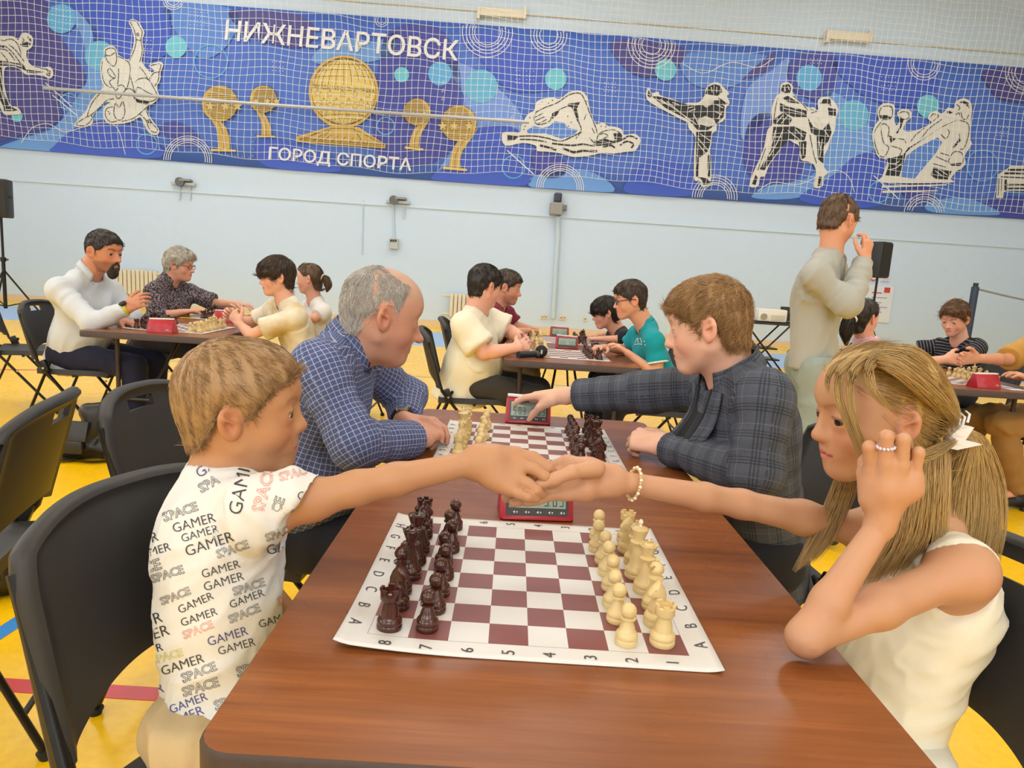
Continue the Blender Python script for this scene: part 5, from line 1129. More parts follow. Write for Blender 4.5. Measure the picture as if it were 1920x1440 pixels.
def lock(guide, n, r0, r1, rng, k=12, wob=.15, seedf=0):
    """n strands following a guide poly-line inside a tube of radius r0 -> r1"""
    G = smooth_path(guide, 6); s = np.linspace(0, len(G) - 1, k); G = np.stack([np.interp(s, np.arange(len(G)), G[:, i]) for i in range(3)], 1)
    T = np.gradient(G, axis=0); T /= np.linalg.norm(T, axis=1)[:, None]; u = np.cross(T, [0.1, .9, .35]); u /= np.linalg.norm(u, axis=1)[:, None]; v = np.cross(T, u)
    rr = np.sqrt(rng.random(n)); an = rng.random(n) * 2 * np.pi; R_ = np.linspace(r0, r1, k) if np.isscalar(r0) else np.interp(np.linspace(0, 1, k), np.linspace(0, 1, len(r0)), r0)
    ph = rng.random(n) * 6.28; s = np.linspace(0, 1, k); x = rr[:, None] * np.cos(an[:, None] + wob * 3 * np.sin(s[None] * 4 + ph[:, None])); y = rr[:, None] * np.sin(an[:, None] + wob * 3 * np.sin(s[None] * 3.3 + ph[:, None]))
    S = G[None] + R_[None, :, None] * (x[..., None] * u[None] + y[..., None] * v[None])
    # every strand ends at its own length
    e = 1 - .28 * rng.random(n) ** 1.6; q = s[None] * e[:, None] * (k - 1); i0 = np.minimum(q.astype(int), k - 2); w = (q - i0)[..., None]; r_ = np.arange(n)[:, None]
    return S[r_, i0] * (1 - w) + S[r_, i0 + 1] * w
# ---------------------------------------------------------------- hands
def hand(fd, wrist, d, n, side, size=.18, curls=None, spread=.14, thumb=(.5, .35, .3), r=1.0, wr=.026):
    """d: wrist -> knuckles, n: direction the palm faces, side: +1 left hand, -1 right. Returns finger tips."""
    d = vn(d); n = vn(n - d * np.dot(n, d)); lat = np.cross(d, n) * -side           # towards the thumb
    L = size; pl = .50 * L; W = .088 * L / .18; tips = []; q = L / .18
    curls = curls or [(.35, .5, .35)] * 4
    kn = []
    for i, (o, fl, ll) in enumerate(((.375, .93, .405), (.125, 1.0, .44), (-.125, .95, .41), (-.36, .84, .325))):
        kn.append((wrist + d * pl * fl + lat * W * o - n * .004 * q * (0 if i in (0, 3) else -1) * -1, ll))
        fd.cone(wrist + d * .012 * q + lat * W * o * .55, kn[-1][0], .0145 * r * q, .0115 * r * q, .012 * q)
    fd.cone(wrist + lat * .012 * q, wrist - lat * .010 * q, wr * .82, wr * .8, .015, flat=.75, n=n)
    fd.cone(wrist + d * .35 * pl + lat * W * .25, wrist + d * .85 * pl - lat * W * .25, .0135 * r * q, .0125 * r * q, .012 * q)
    for i, (b, ll) in enumerate(kn):
        sp = spread * (1.5 - i) / 1.5; dd = vn(d * math.cos(sp) + lat * math.sin(sp)); nn_ = n; p = b; a = 0.0
        for j, seg in enumerate((.46, .30, .24)):
            a += curls[i][j]; e = dd * math.cos(a) + nn_ * math.sin(a); p2 = p + e * ll * L * seg
            ra = (.0094, .0083, .0074)[j] * r * q * (.88 if i == 3 else 1); rb = (.0084, .0075, .0062)[j] * r * q * (.88 if i == 3 else 1)
            fd.cone(p, p2, ra, rb, .003 * q); p = p2
        tips.append(p)
    # thumb leaves the side of the palm near its base
    b = wrist + d * .16 * pl + lat * W * .40; op, c1, c2 = thumb
    e = vn(d * math.cos(.75) + lat * math.sin(.75) * math.cos(op) + n * math.sin(op) * .8); p = b + e * .24 * L; fd.cone(b - e * .01, p, .0165 * r * q, .0115 * r * q, .014 * q)
    e = vn(e + d * c1 - lat * .25 * c1 * 2 + n * .1); p2 = p + e * .185 * L; fd.cone(p, p2, .0112 * r * q, .0098 * r * q, .004 * q); e = vn(e + d * c2 * .6 - lat * c2); p3 = p2 + e * .14 * L; fd.cone(p2, p3, .0100 * r * q, .0075 * r * q, .003 * q); tips.append(p3)
    return tips
def chain(fd, pts, rad, k=.003, k0=None):
    for i in range(len(pts) - 1): fd.cone(pts[i], pts[i + 1], rad[i], rad[i + 1], k if (i or k0 is None) else k0)
# ---------------------------------------------------------------- garments
def cloth_mesh(name, V, F, m, parent, bones=None, wr=(.004, 14.0), seed=0, stretch=None, smooth=1, fine=0.0, fdir=None):
    """displace the surface into folds: across the sleeves, along fdir on the trunk"""
    if smooth: V = lap(V, F, smooth)
    N = vnormals(V, F); a, fq = wr; W = V * fq
    if bones:
        bi, ax, uu = bone_coords(V, bones); fd_ = vn(fdir) if fdir is not None else vn(np.asarray(bones[0][1]) - np.asarray(bones[0][0]) + np.array([.12, 0, 0]))
        Wt = (V - np.outer(V @ fd_, fd_) * .78) * fq * 1.15; Wl = V * fq * .42 + ax[:, None] * np.array([1.0, .7, .4])[None] * fq * .95
        W = np.where((bi == 0)[:, None], Wt, Wl)
        if len(bones) > 3 and np.allclose(bones[0][3], 0): pass
    W = W + .35 * np.stack([vnoise(V * fq * .6, seed + 5), vnoise(V * fq * .6, seed + 6), vnoise(V * fq * .6, seed + 7)], 1)
    n1 = vnoise(W, seed); n2 = vnoise(W * 2.2 + 5, seed + 1)
    d = a * ((1 - np.abs(n1) * 2.2).clip(-.6, 1) * .85 + vnoise(W * .5, seed + 2) * .9 + (1 - np.abs(n2) * 2.4).clip(-.5, 1) * .38)
    if fine: d = d + fine * vnoise(V * 60, seed + 4)
    V = V + N * (d - a * .35)[:, None]; V = lap(V, F, 1, .3); uv = None
    if bones: uv = face_uv(V, F, bones)
    return mesh_obj(name, V, F, m, parent, world=True, uv=uv)
def bone_coords(V, bones):
    best = np.full(len(V), 1e9); bi = np.zeros(len(V), int); ax = np.zeros(len(V)); uu = np.zeros(len(V))
    for i, (a, b, r, off, ref) in enumerate(bones):
        a = np.asarray(a); d = np.asarray(b) - a; L = np.linalg.norm(d); d = d / L; t = (V - a) @ d; q = V - a - np.clip(t, 0, L)[:, None] * d; dist = np.linalg.norm(q, axis=1) - r; m = dist < best; best[m] = dist[m]; bi[m] = i; ax[m] = t[m] + off
    return bi, ax, uu
def face_uv(V, F, bones):
    bi, _, _ = bone_coords(V, bones); uv = np.zeros((len(F), F.shape[1], 2)); fb = bi[F[:, 0]]
    for i, (a, b, r, off, ref) in enumerate(bones):
        m = fb == i
        if not m.any(): continue
        a = np.asarray(a); d = np.asarray(b) - a; d = d / np.linalg.norm(d); e1 = vn(np.asarray(ref) - d * np.dot(ref, d)); e2 = np.cross(d, e1); Q = V[F[m]] - a; t = Q @ d; an = np.arctan2(Q @ e2, Q @ e1); an = an[:, :1] + ((an - an[:, :1] + np.pi) % (2 * np.pi) - np.pi)
        uv[m, :, 0] = an * r; uv[m, :, 1] = t + off
    return uv.reshape(-1, 2)
# ================================================================ PERSON BUILDER
def seat_joints(J, hipw=.085):
    """fill in legs for a seated figure when not given"""
    return J
class Person:
    def __init__(s, label, base, skin, sc=1.0, group=None):
        s.t = thing('person', label, 'person', tuple(base), 0, group); s.skin = skin; s.sc = sc; s.J = {}; s.extra = []; s.zones = []
    def lateral(s): return vn(s.J['SL'] - s.J['SR'])
    def body(s, h, head, opts, hands=(), bw=1.0, arm=1.0, legs=True, hz=None, hh=None, nails=()):
        """one continuous skin mesh: head, neck, torso, arms with hands, legs"""
        J = s.J; sc = s.sc; c, R, H = head; s.head = head; s.opts = opts; opts.setdefault('neck', J['N']); lat = s.lateral(); up = vn(J['N'] - J['P']); fore = np.cross(lat, up); s.fore = fore
        pts = np.array([v for v in J.values()] + [c + R.T @ (np.array([f, l, u]) * H) for f in (-.5, .6) for l in (-.45, .45) for u in (-.55, .55)] + [e for e in s.extra])
        lo, hi = pts.min(0) - .16 * sc, pts.max(0) + .16 * sc; lo[2] = max(lo[2], .01)
        zones = [(c - .62 * H, c + .62 * H, hz or h)] + [(np.asarray(p) - r, np.asarray(p) + r, hh or h) for p, r in s.zones]
        fd = Field(lo, hi, h, zones); s.fd = fd
        fd.cone(J['P'], J['C'], .105 * sc * bw, .125 * sc * bw, .03, flat=.72, n=fore); fd.cone(J['C'], J['N'] - up * .03 * sc, .115 * sc * bw, .06 * sc, .03, flat=.75, n=fore)
        for q in 'LR':
            S = J['S' + q]; fd.cone(J['N'] - up * .02 * sc, S, .045 * sc, .045 * sc, .03); fd.cone(S, J['C'], .055 * sc, .08 * sc, .03)
            if 'E' + q in J:
                E_, W = J['E' + q], J['W' + q]; ar = arm * sc; M = S * .45 + E_ * .55; fd.cone(S, M, .043 * ar, .040 * ar, .03); fd.cone(M, E_, .040 * ar, .034 * ar, .02)
                M = E_ * .68 + W * .32; fd.cone(E_, M, .034 * ar, .034 * ar, .015); fd.cone(M, W, .034 * ar, .0245 * ar, .012)
            if legs and 'K' + q in J:
                fd.cone(J['H' + q], J['K' + q], .070 * sc, .048 * sc, .02); fd.cone(J['K' + q], J['A' + q], .046 * sc, .032 * sc, .02); fd.cone(J['A' + q], J['A' + q] + vn((J['K' + q] - J['H' + q]) * [1, 1, 0]) * .13 * sc - np.array([0, 0, .03]), .03 * sc, .022 * sc, .02)
        add_head(fd, c, R, H, opts)
        s.tips = []
        for fn in hands: s.tips.append(fn(fd))
        V, F = fd.mesh(); V = lap(V, F, 1, .35); col = skin_tint(V, c, R, H, s.skin, opts)
        for p, r, rgb in nails:
            m = np.exp(-(np.linalg.norm(V - np.asarray(p), axis=1) / r) ** 4)[:, None]; col = col * (1 - m * .8) + np.array(lin(rgb)) * m * .8
        s.skinV = (V, F); ob = mesh_obj('body', V, F, M_SKIN, s.t, world=True, attrs={'tint': ('FLOAT_COLOR', np.c_[col, np.ones(len(V))])})
        return ob
    def bones(s, sleeve=True):
        J = s.J; sc = s.sc; ref = s.fore if hasattr(s, 'fore') else np.array([0, 1., 0]); side = np.array([0, 1.0, 0])
        B = [(J['P'], J['N'], .15 * sc, 0.0, side)]
        for q in 'LR':
            if 'E' + q in J: L1 = np.linalg.norm(J['E' + q] - J['S' + q]); B += [(J['S' + q], J['E' + q], .055 * sc, .5, side), (J['E' + q], J['W' + q], .05 * sc, .5 + L1, side)]
        return B
    def top(s, name, m, h, grow=.014, sleeve=.55, flare=1.25, hem=.10, bw=1.0, arm=1.0, wr=(.004, 13.0), seed=0, neck=.012, tank=False, extra=None, fine=0.0, lowneck=0.0, cuffs=None, belly=0.0, smooth=1, capn=None, fdir=None):
        """shirt or jacket. sleeve: 0-1 along the upper arm, 1-2 along the forearm"""
        J = s.J; sc = s.sc; lat = s.lateral(); up = vn(J['N'] - J['P']); fore = np.cross(lat, up); g = grow
        down = -up; hemp = J['P'] + down * hem * sc
        pts = np.array([J[k] for k in J if k[0] in 'NCPSEW'] + [hemp]); lo, hi = pts.min(0) - .2 * sc, pts.max(0) + .2 * sc
        fd = Field(lo, hi, h)
        fd.cone(hemp, J['C'], .118 * sc * bw + g + belly, .128 * sc * bw + g, .03, flat=.76, n=fore, capa=True)
        if belly: fd.ell(J['P'] * .6 + J['C'] * .4 + fore * .04 * sc, np.stack([fore, lat, up]), np.array([.12 * sc + belly, .15 * sc + belly, .15 * sc]), .05)
        fd.cone(J['C'], J['N'] - up * .03 * sc, .118 * sc * bw + g, .062 * sc + g, .03, flat=.78, n=fore)
        for q in 'LR':
            S = J['S' + q]
            if tank:
                T = J['N'] * .45 + S * .55; fd.cone(T, T * .4 + J['C'] * .6, .030 * sc + g * .4, .085 * sc + g, .03); continue
            fd.cone(J['N'] - up * .005 * sc, S, .043 * sc + g * .8, .042 * sc + g * .8, .03); fd.cone(S, J['C'], .050 * sc + g * .8, .085 * sc + g, .03)
            if 'E' + q not in J: continue
            g2 = g * .7; E_, W = J['E' + q], J['W' + q]; sl = sleeve if not isinstance(sleeve, dict) else sleeve[q]; a = arm * sc
            if sl <= 0: continue
            if sl <= 1: fd.cone(S, S + (E_ - S) * sl, .045 * a + g2, .043 * a * flare + g2, .025, cap=capn is None, capn=None if capn is None else vn(capn))
            else:
                fd.cone(S, E_, .046 * a + g2, .038 * a * flare + g2, .025); fd.cone(E_, E_ + (W - E_) * (sl - 1), .038 * a * flare + g2, .029 * a * flare + g2 * .8, .02, cap=True)
        # neck opening
        nd = vn(s.head[0] - J['N']) if hasattr(s, 'head') else up
        fd.cone(J['N'] - nd * (.01 + lowneck) * sc + fore * .012 * sc, J['N'] + nd * .18 * sc, .052 * sc + neck, .075 * sc + neck, .008, op='sub')
        if extra: extra(fd)
        V, F = fd.mesh(); ob = cloth_mesh(name, V, F, m, s.t, s.bones(), wr, seed, fine=fine, smooth=smooth, fdir=fdir); s.topV = (V, F); return ob
    def trousers(s, m, h, grow=.018, wr=(.006, 11.0), seed=3, end=1.0, name='trousers', shoes=None):
        J = s.J; sc = s.sc; ks = [J[k] for k in J if k[0] in 'PHKA']; lo, hi = np.min(ks, 0) - .2, np.max(ks, 0) + .2; lo[2] = max(lo[2], .012); fd = Field(lo, hi, h)
        lat = s.lateral(); fd.cone(J['HL'], J['HR'], .085 * sc + grow, .085 * sc + grow, .03); fd.cone(J['P'], (J['HL'] + J['HR']) / 2, .088 * sc + grow, .095 * sc + grow, .03, flat=.85, n=np.cross(lat, [0, 0, 1]))
        B = []
        for q in 'LR':
            Hh, K, A = J['H' + q], J['K' + q], J['A' + q]; fd.cone(Hh, K, .074 * sc + grow, .056 * sc + grow, .03)
            if end > 0: e = K + (A - K) * end; fd.cone(K, e, .055 * sc + grow, .042 * sc + grow, .02, cap=True)
            B += [(Hh, K, .08, 0, np.array([0, 1., 0])), (K, A, .06, .45, np.array([0, 1., 0]))]
        fd.cut(J['P'] + np.array([0, 0, (.03 if J['P'][2] < .75 else .05) * sc]), (0, 0, 1))
        V, F = fd.mesh(); cloth_mesh(name, V, F, m, s.t, B, wr, seed)
        if shoes is not None:
            for q in 'LR':
                A = J['A' + q]; d = vn((J['K' + q] - J['H' + q]) * [1, 1, 0]); f2 = Field(A - .25, A + np.array([.25, .25, .1]), .008); a0 = np.array([A[0], A[1], .045]); f2.cone(a0 - d * .05, a0 + d * .16, .045 * sc, .034 * sc, .02, flat=.85, n=(0, 0, 1)); f2.cone(a0 - d * .04, a0 + np.array([0, 0, .05]), .042 * sc, .040 * sc, .02); f2.cut((0, 0, .006), (0, 0, -1))
                V, F = f2.mesh(); mesh_obj('shoe', V, F, shoes, s.t, world=True)
    def collar(s, m, r=.068, hgt=.035, gap=.45, flop=.035, name='collar', th=.003, drop=0.0):
        """folded shirt collar around the neck base, open in front"""
        J = s.J; sc = s.sc; nd = vn(s.head[0] - s.head[1][0] * .08 * s.head[2] - J['N']); lat = s.lateral(); fr = vn(np.cross(lat, nd)); lat = vn(np.cross(nd, fr)); c0 = J['N'] + nd * (.022 * sc - drop); n = 28; V = []
        for i in range(n + 1):
            a = gap + (2 * math.pi - 2 * gap) * i / n; e = fr * math.cos(a) + lat * math.sin(a); fz = max(0, math.cos(a)); low = -nd * .02 * fz
            R0 = r * sc; pts = [c0 + e * R0 * 1.06 + low * 1.0, c0 + e * R0 * .93 + nd * hgt * sc + low, c0 + e * (R0 * 1.0) + nd * (hgt * sc + .004) + low, c0 + e * (R0 * 1.16 + .012 * fz) + nd * (hgt * sc - flop * .8 - .022 * fz ** 2) + low]
            V += pts
        F = [(i * 4 + q, i * 4 + q + 1, (i + 1) * 4 + q + 1, (i + 1) * 4 + q) for i in range(n) for q in range(3)]
        uvv = np.array([((i * .0135) * sc, (0, .03, .034, .07)[q]) for i in range(n + 1) for q in range(4)]); F = np.array(F); o = mesh_obj(name, V, F, m, s.t, world=True, uv=uvv[F].reshape(-1, 2)); md = o.modifiers.new('thickness', 'SOLIDIFY'); md.thickness = th; md.offset = 0; return o
def legs_to(J, hip_mid, facing, knee_fwd=.40, spread=.16, sc=1.0, knee_z=.47, foot=None, hw=.085):
    """seated legs: hips -> knees forward -> ankles down"""
    f = vn(np.array([facing[0], facing[1], 0.0])); l = np.array([-f[1], f[0], 0.0])
    for q, s in (('L', 1), ('R', -1)):
        J['H' + q] = hip_mid + l * s * hw * sc; J['K' + q] = hip_mid * [1, 1, 0] + f * knee_fwd * sc + l * s * spread / 2 * 1.3 + np.array([0, 0, knee_z]); an = J['K' + q] + f * (foot if foot is not None else .02); an[2] = .09; J['A' + q] = an
SHOE = mat('shoe_black', (30, 30, 32), .5)
# ================================================================ THE BLONDE GIRL
def build_girl():
    P = Person('girl with blonde half-tied hair in a white tank top shaking hands across the board', (.58, -.05, 0), (196, 150, 116), .80)
    R = head_frame(181, 9, 0); H = .208; c = head_from_ear(1702, 797, -.005, R, H, 1); J = P.J
    J['N'] = PY(1742, 985, .01); J['C'] = PY(1740, 1140, -.01); J['P'] = np.array([.58, -.03, .54])
    J['SL'] = PY(1805, 1072, -.105); J['SR'] = PY(1640, 1000, .115)
    J['EL'] = PZ(1510, 1196, .773); J['WL'] = PY(1650, 985, -.155)
    J['ER'] = PY(1390, 945, .075); J['WR'] = PY(1165, 903, .03)
    legs_to(J, np.array([.58, -.03, .52]), (-1, 0), .36, .16, .8, .47)
    P.extra = [PY(940, 940, .0), PY(1600, 830, -.2)]
    P.zones = [(PY(1050, 900, .02), .13), (PY(1685, 880, -.15), .09)]
    # right hand: in the handshake, fingers under the boy's hand, thumb on top
    Y0 = .012
    def handR(fd):
        W = J['WR']; q = lambda x, y, dy=0.0: PY(x, y, Y0 + dy)
        k1, k2, k3, k4 = q(1062, 866, .030), q(1050, 889, .018), q(1050, 911, .002), q(1056, 926, -.012)
        for k, o in ((k1, .012), (k2, .004), (k3, -.004), (k4, -.010)): fd.cone(W + np.array([-.012, 0, o]), k, .0165, .0125, .012)
        fd.cone(q(1105, 880, .02), q(1097, 918, -.005), .019, .018, .012)
        chain(fd, [k1, q(1020, 880, .034), q(985, 905, .030), q(958, 922, .022)], [.0112, .0095, .0085, .0075])
        chain(fd, [k2, q(1010, 905, .014), q(975, 922, .006), q(948, 934, .0)], [.0112, .0098, .009, .0078])
        chain(fd, [k3, q(1018, 926, -.006), q(985, 938, -.012), q(962, 943, -.015)], [.0108, .0094, .0086, .0075])
        chain(fd, [k4, q(1030, 930, -.020), q(1008, 938, -.024), q(988, 943, -.026)], [.0098, .0086, .0078, .0068])
        b = q(1118, 878, -.012); chain(fd, [b, q(1072, 885, -.034), q(1040, 898, -.042), q(1008, 911, -.042)], [.0150, .0108, .0098, .0082], .006, .016)
    def handL(fd):
        W = J['WL']; q = lambda x, y, dy=0.0: PY(x, y, -.160 + dy)
        kn = [q(1634, 880, .010), q(1660, 868, -.006), q(1690, 872, -.010), q(1714, 890, -.008)]
        for k in kn: fd.cone(W, k, .0170, .0108, .008)
        fd.cone(q(1660, 920, .0), q(1705, 915, -.002), .018, .018, .016)
        # fingers folded back towards the ear
        chain(fd, [kn[0], q(1630, 838, .004), q(1634, 836, .030), q(1648, 852, .044)], [.0098, .0088, .0080, .0068])
        chain(fd, [kn[1], q(1662, 818, -.010), q(1668, 818, .022), q(1680, 838, .040)], [.0100, .0090, .0080, .0068])
        chain(fd, [kn[2], q(1694, 824, -.014), q(1698, 826, .016), q(1704, 846, .034)], [.0096, .0088, .0078, .0066])
        chain(fd, [kn[3], q(1722, 848, -.012), q(1724, 850, .014), q(1720, 866, .030)], [.0088, .0078, .0070, .0060])
        b = q(1632, 935, .012); chain(fd, [b, q(1622, 890, .026), q(1622, 866, .036), q(1634, 848, .044)], [.0150, .0108, .0094, .0076], .004, .015)
    o = dict(child=.75, brow=(150, 112, 76), brow_s=.55, lips=(206, 112, 104), eye_open=1.15, ear=.84, neck_r=.20, lip=1.12, fat=.05)
    P.body(.0062, (c, R, H), o, [handR, handL], bw=.92, arm=.87, hz=.0024, hh=.0026, nails=[(PY(1004, 913, Y0 - .050), .0085, (226, 172, 168))])
    eyes(c, R, H, P.t, (18, -2))
    def extra(fd):   # armholes
        fd.ell(PY(1722, 1098, -.165), np.eye(3), (.088, .085, .078), .006, 'sub'); fd.ell(J['SL'] + np.array([-.03, -.05, -.03]), np.eye(3), (.07, .06, .062), .006, 'sub'); fd.ell(J['SL'] + np.array([.012, -.035, -.005]), np.eye(3), (.042, .055, .05), .006, 'sub')
        fd.ell(J['SR'] + np.array([-.05, .03, -.03]), np.eye(3), (.085, .075, .07), .006, 'sub')
    P.top('tank_top', m_cloth('girl_tank', (232, 226, 208), .04, 700), .0044, grow=.009, sleeve=0, hem=.11, bw=1.02, wr=(.0055, 17), lowneck=.035, neck=.020, extra=extra, seed=4, fdir=(.9, 0, .3), smooth=3)
    P.trousers(m_cloth('girl_jeans', (222, 218, 206)), .012)
    # hair
    mh = m_hair('hair_blonde', (150, 114, 66), (222, 188, 128)); rng = np.random.default_rng(5)
    clip = PY(1798, 812, .0); cl = R @ (clip - c) / H
    def comb(L, t):
        d = cl[None] + np.array([0, 0, .12]) - L; d /= np.linalg.norm(d, axis=1)[:, None]; w = np.clip((L[:, 2] + .25) / .2, 0, 1)[:, None]; dn = np.tile(np.array([-.25, 0, -1.0]), (len(L), 1)); return d * w + dn * (1 - w) + .05 * rng.normal(size=L.shape)
    hair_cap(P.t, c, R, H, dict(line='long', thick=(.018, .016), h=.0032, m=mh, strands=16000, length=.070, comb=comb, width=.00040, lift=.03, wrap=1.0, curl=.06, seed=11, lump=.3, whorl=(.2, 0, .46), temple=.05, taper=.30, tk=1.1, cap_shade=.85))
    S = []
    def lk(px, n, r0, r1, k=14, wob=.15): S.append(lock([PY(*p) for p in px], int(n * 2.6), r0, r1, rng, k, wob))
    # face-framing strands
    lk([(1640, 664, -.035), (1600, 676, -.058), (1574, 700, -.076), (1572, 745, -.088), (1592, 800, -.098), (1620, 872, -.104)], 60, .008, .004); lk([(1648, 662, -.04), (1614, 680, -.075), (1594, 715, -.092), (1598, 770, -.102), (1618, 830, -.106), (1632, 868, -.107)], 46, .008, .004);
    lk([(1620, 668, -.01), (1570, 684, -.03), (1552, 712, -.045), (1554, 745, -.055)], 24, .006, .003); lk([(1652, 664, -.05), (1630, 690, -.098), (1640, 735, -.115), (1668, 768, -.12)], 40, .009, .004)
    # swept back to the clip
    for i in range(9):
        a = i / 8; lk([(1632 + 30 * a, 672 - 14 * a, -.07 + .05 * a), (1680 + 30 * a, 690 - 30 * a, -.105 + .08 * a), (1735 + 15 * a, 735 - 40 * a, -.095 + .10 * a), (1775 + 8 * a, 778 - 25 * a, -.05 + .07 * a), (1798, 812, -.01)], 60, [.008, .011, .012, .011, .007], .006)
    lk([(1720, 860, -.10), (1745, 850, -.095), (1775, 835, -.06), (1798, 818, -.01)], 60, .010, .006)
    # pony tail from the clip
    for i in range(9):
        a = i / 8; x = 1772 + 100 * a; lk([(1798, 808, .0), (1808 + 28 * a, 826 + 4 * (1 - a), .0 - .02 * (1 - a)), (x * .6 + .4 * (1800 + 50 * a), 900, -.02 + .03 * a), (x, 985, -.03 + .03 * a), (x - 8 - 14 * (1 - a), 1085 - 20 * abs(a - .5), -.03 + .02 * a)], 55, [.005, .012, .016, .014, .006], .004, 16)
    # loose hair under the ear and behind the hand
    for i in range(9):
        a = i / 8; lk([(1700 + 70 * a, 860 - 10 * a, -.07 + .02 * a), (1690 + 75 * a, 930, -.075), (1672 + 85 * a, 1000, -.085 + .02 * a), (1640 + 105 * a, 1060 - 30 * a, -.085 + .05 * a), (1612 + 120 * a, 1112 - 55 * a, -.075 + .06 * a)], 62, [.010, .014, .016, .013, .005], .004, 16)
    # far side, falling in front of the shoulder
    for i in range(6):
        a = i / 5; lk([(1590 + 20 * a, 860, .07), (1568 + 20 * a, 930, .085), (1535 + 22 * a, 1000, .075), (1488 + 40 * a, 1072 - 20 * a, .05)], 50, [.010, .013, .012, .004], .004)
    W = np.concatenate([np.stack([np.stack([np.interp(np.linspace(0, 1, 14), np.linspace(0, 1, q.shape[1]), q[i, :, j]) for j in range(3)], 1) for i in range(len(q))]) for q in S])
    strands_mesh(P.t, W, .00043, mh, np.clip(.55 + .17 * rng.normal(size=len(W)), 0, 1), 'hair_locks')
    # hair claw
    mc = mat('claw_clear', (232, 232, 236), .25, var=.02); q = MB()
    for s in (-1, 1):
        V = [PY(x, y, -.035 + .0 * s) for x, y in ((1772, 822), (1800, 796), (1822, 800), (1806, 824), (1838, 832), (1790, 842), (1772, 838))]; V = [v + np.array([0, -.006 * s, 0]) for v in V]; q.raw(V, [tuple(range(7)) if s < 0 else tuple(range(7))[::-1]])
    q.raw([], []); n = 7
    for i in range(n): q.F.append((i, (i + 1) % n, n + (i + 1) % n, n + i)); q.MI.append(0)
    claw = q.build('hair_claw', mc, P.t, world=True)
    for i in range(5): a = PY(1778 + 9 * i, 812 - 5 * i, -.034); MB().tube([a, a + np.array([.004, .004, .012]), a + np.array([.002, .012, .016])], [.0022, .0018, .001], 6).build('claw_tooth', mc, claw, True, world=True); claw.children[-1].matrix_parent_inverse = Matrix.Identity(4)
    # bracelet and ring
    bd = J['ER'] - J['WR']; bd = vn(bd); ctr = PY(1189, 907, .035) + 0 * bd; u = vn(np.cross(bd, [0, 1, 0])); w = np.cross(bd, u); br = thing('bracelet', 'x', 'x'); bpy.data.objects.remove(br)
    band = MB(); beads = MB()
    for i in range(30): a = 2 * math.pi * i / 30; e = u * math.cos(a) * .026 + w * math.sin(a) * .024; band.sphere(ctr + e, .0026, 8)
    b = band.build('bracelet', mat('bead_yellow', (222, 190, 110), .4), P.t, True, world=True); b['label'] = 'yellow and white beaded bracelet'
    for i in range(15): a = 2 * math.pi * (i + .5) / 15; e = u * math.cos(a) * .0275 + w * math.sin(a) * .0255; beads.sphere(ctr + e, .0030, 8)
    beads.build('bracelet_bead', mat('bead_white', (240, 232, 220), .35), P.t, True, world=True)['kind'] = 'stuff'
    rc = PY(1661, 838, -.168); rg = MB(); dv = vn(PY(1662, 818, -.170) - PY(1660, 868, -.166)); ru = vn(np.cross(dv, [0, 1, 0])); rw = np.cross(dv, ru)
    for i in range(14): a = 2 * math.pi * i / 14; rg.sphere(rc + (ru * math.cos(a) + rw * math.sin(a)) * .0105, .0024, 8)
    r_ = rg.build('ring', mat('ring_pearl', (214, 206, 226), .25), P.t, True, world=True); r_['label'] = 'pearly lilac bead ring'
    return P
GIRL = build_girl()
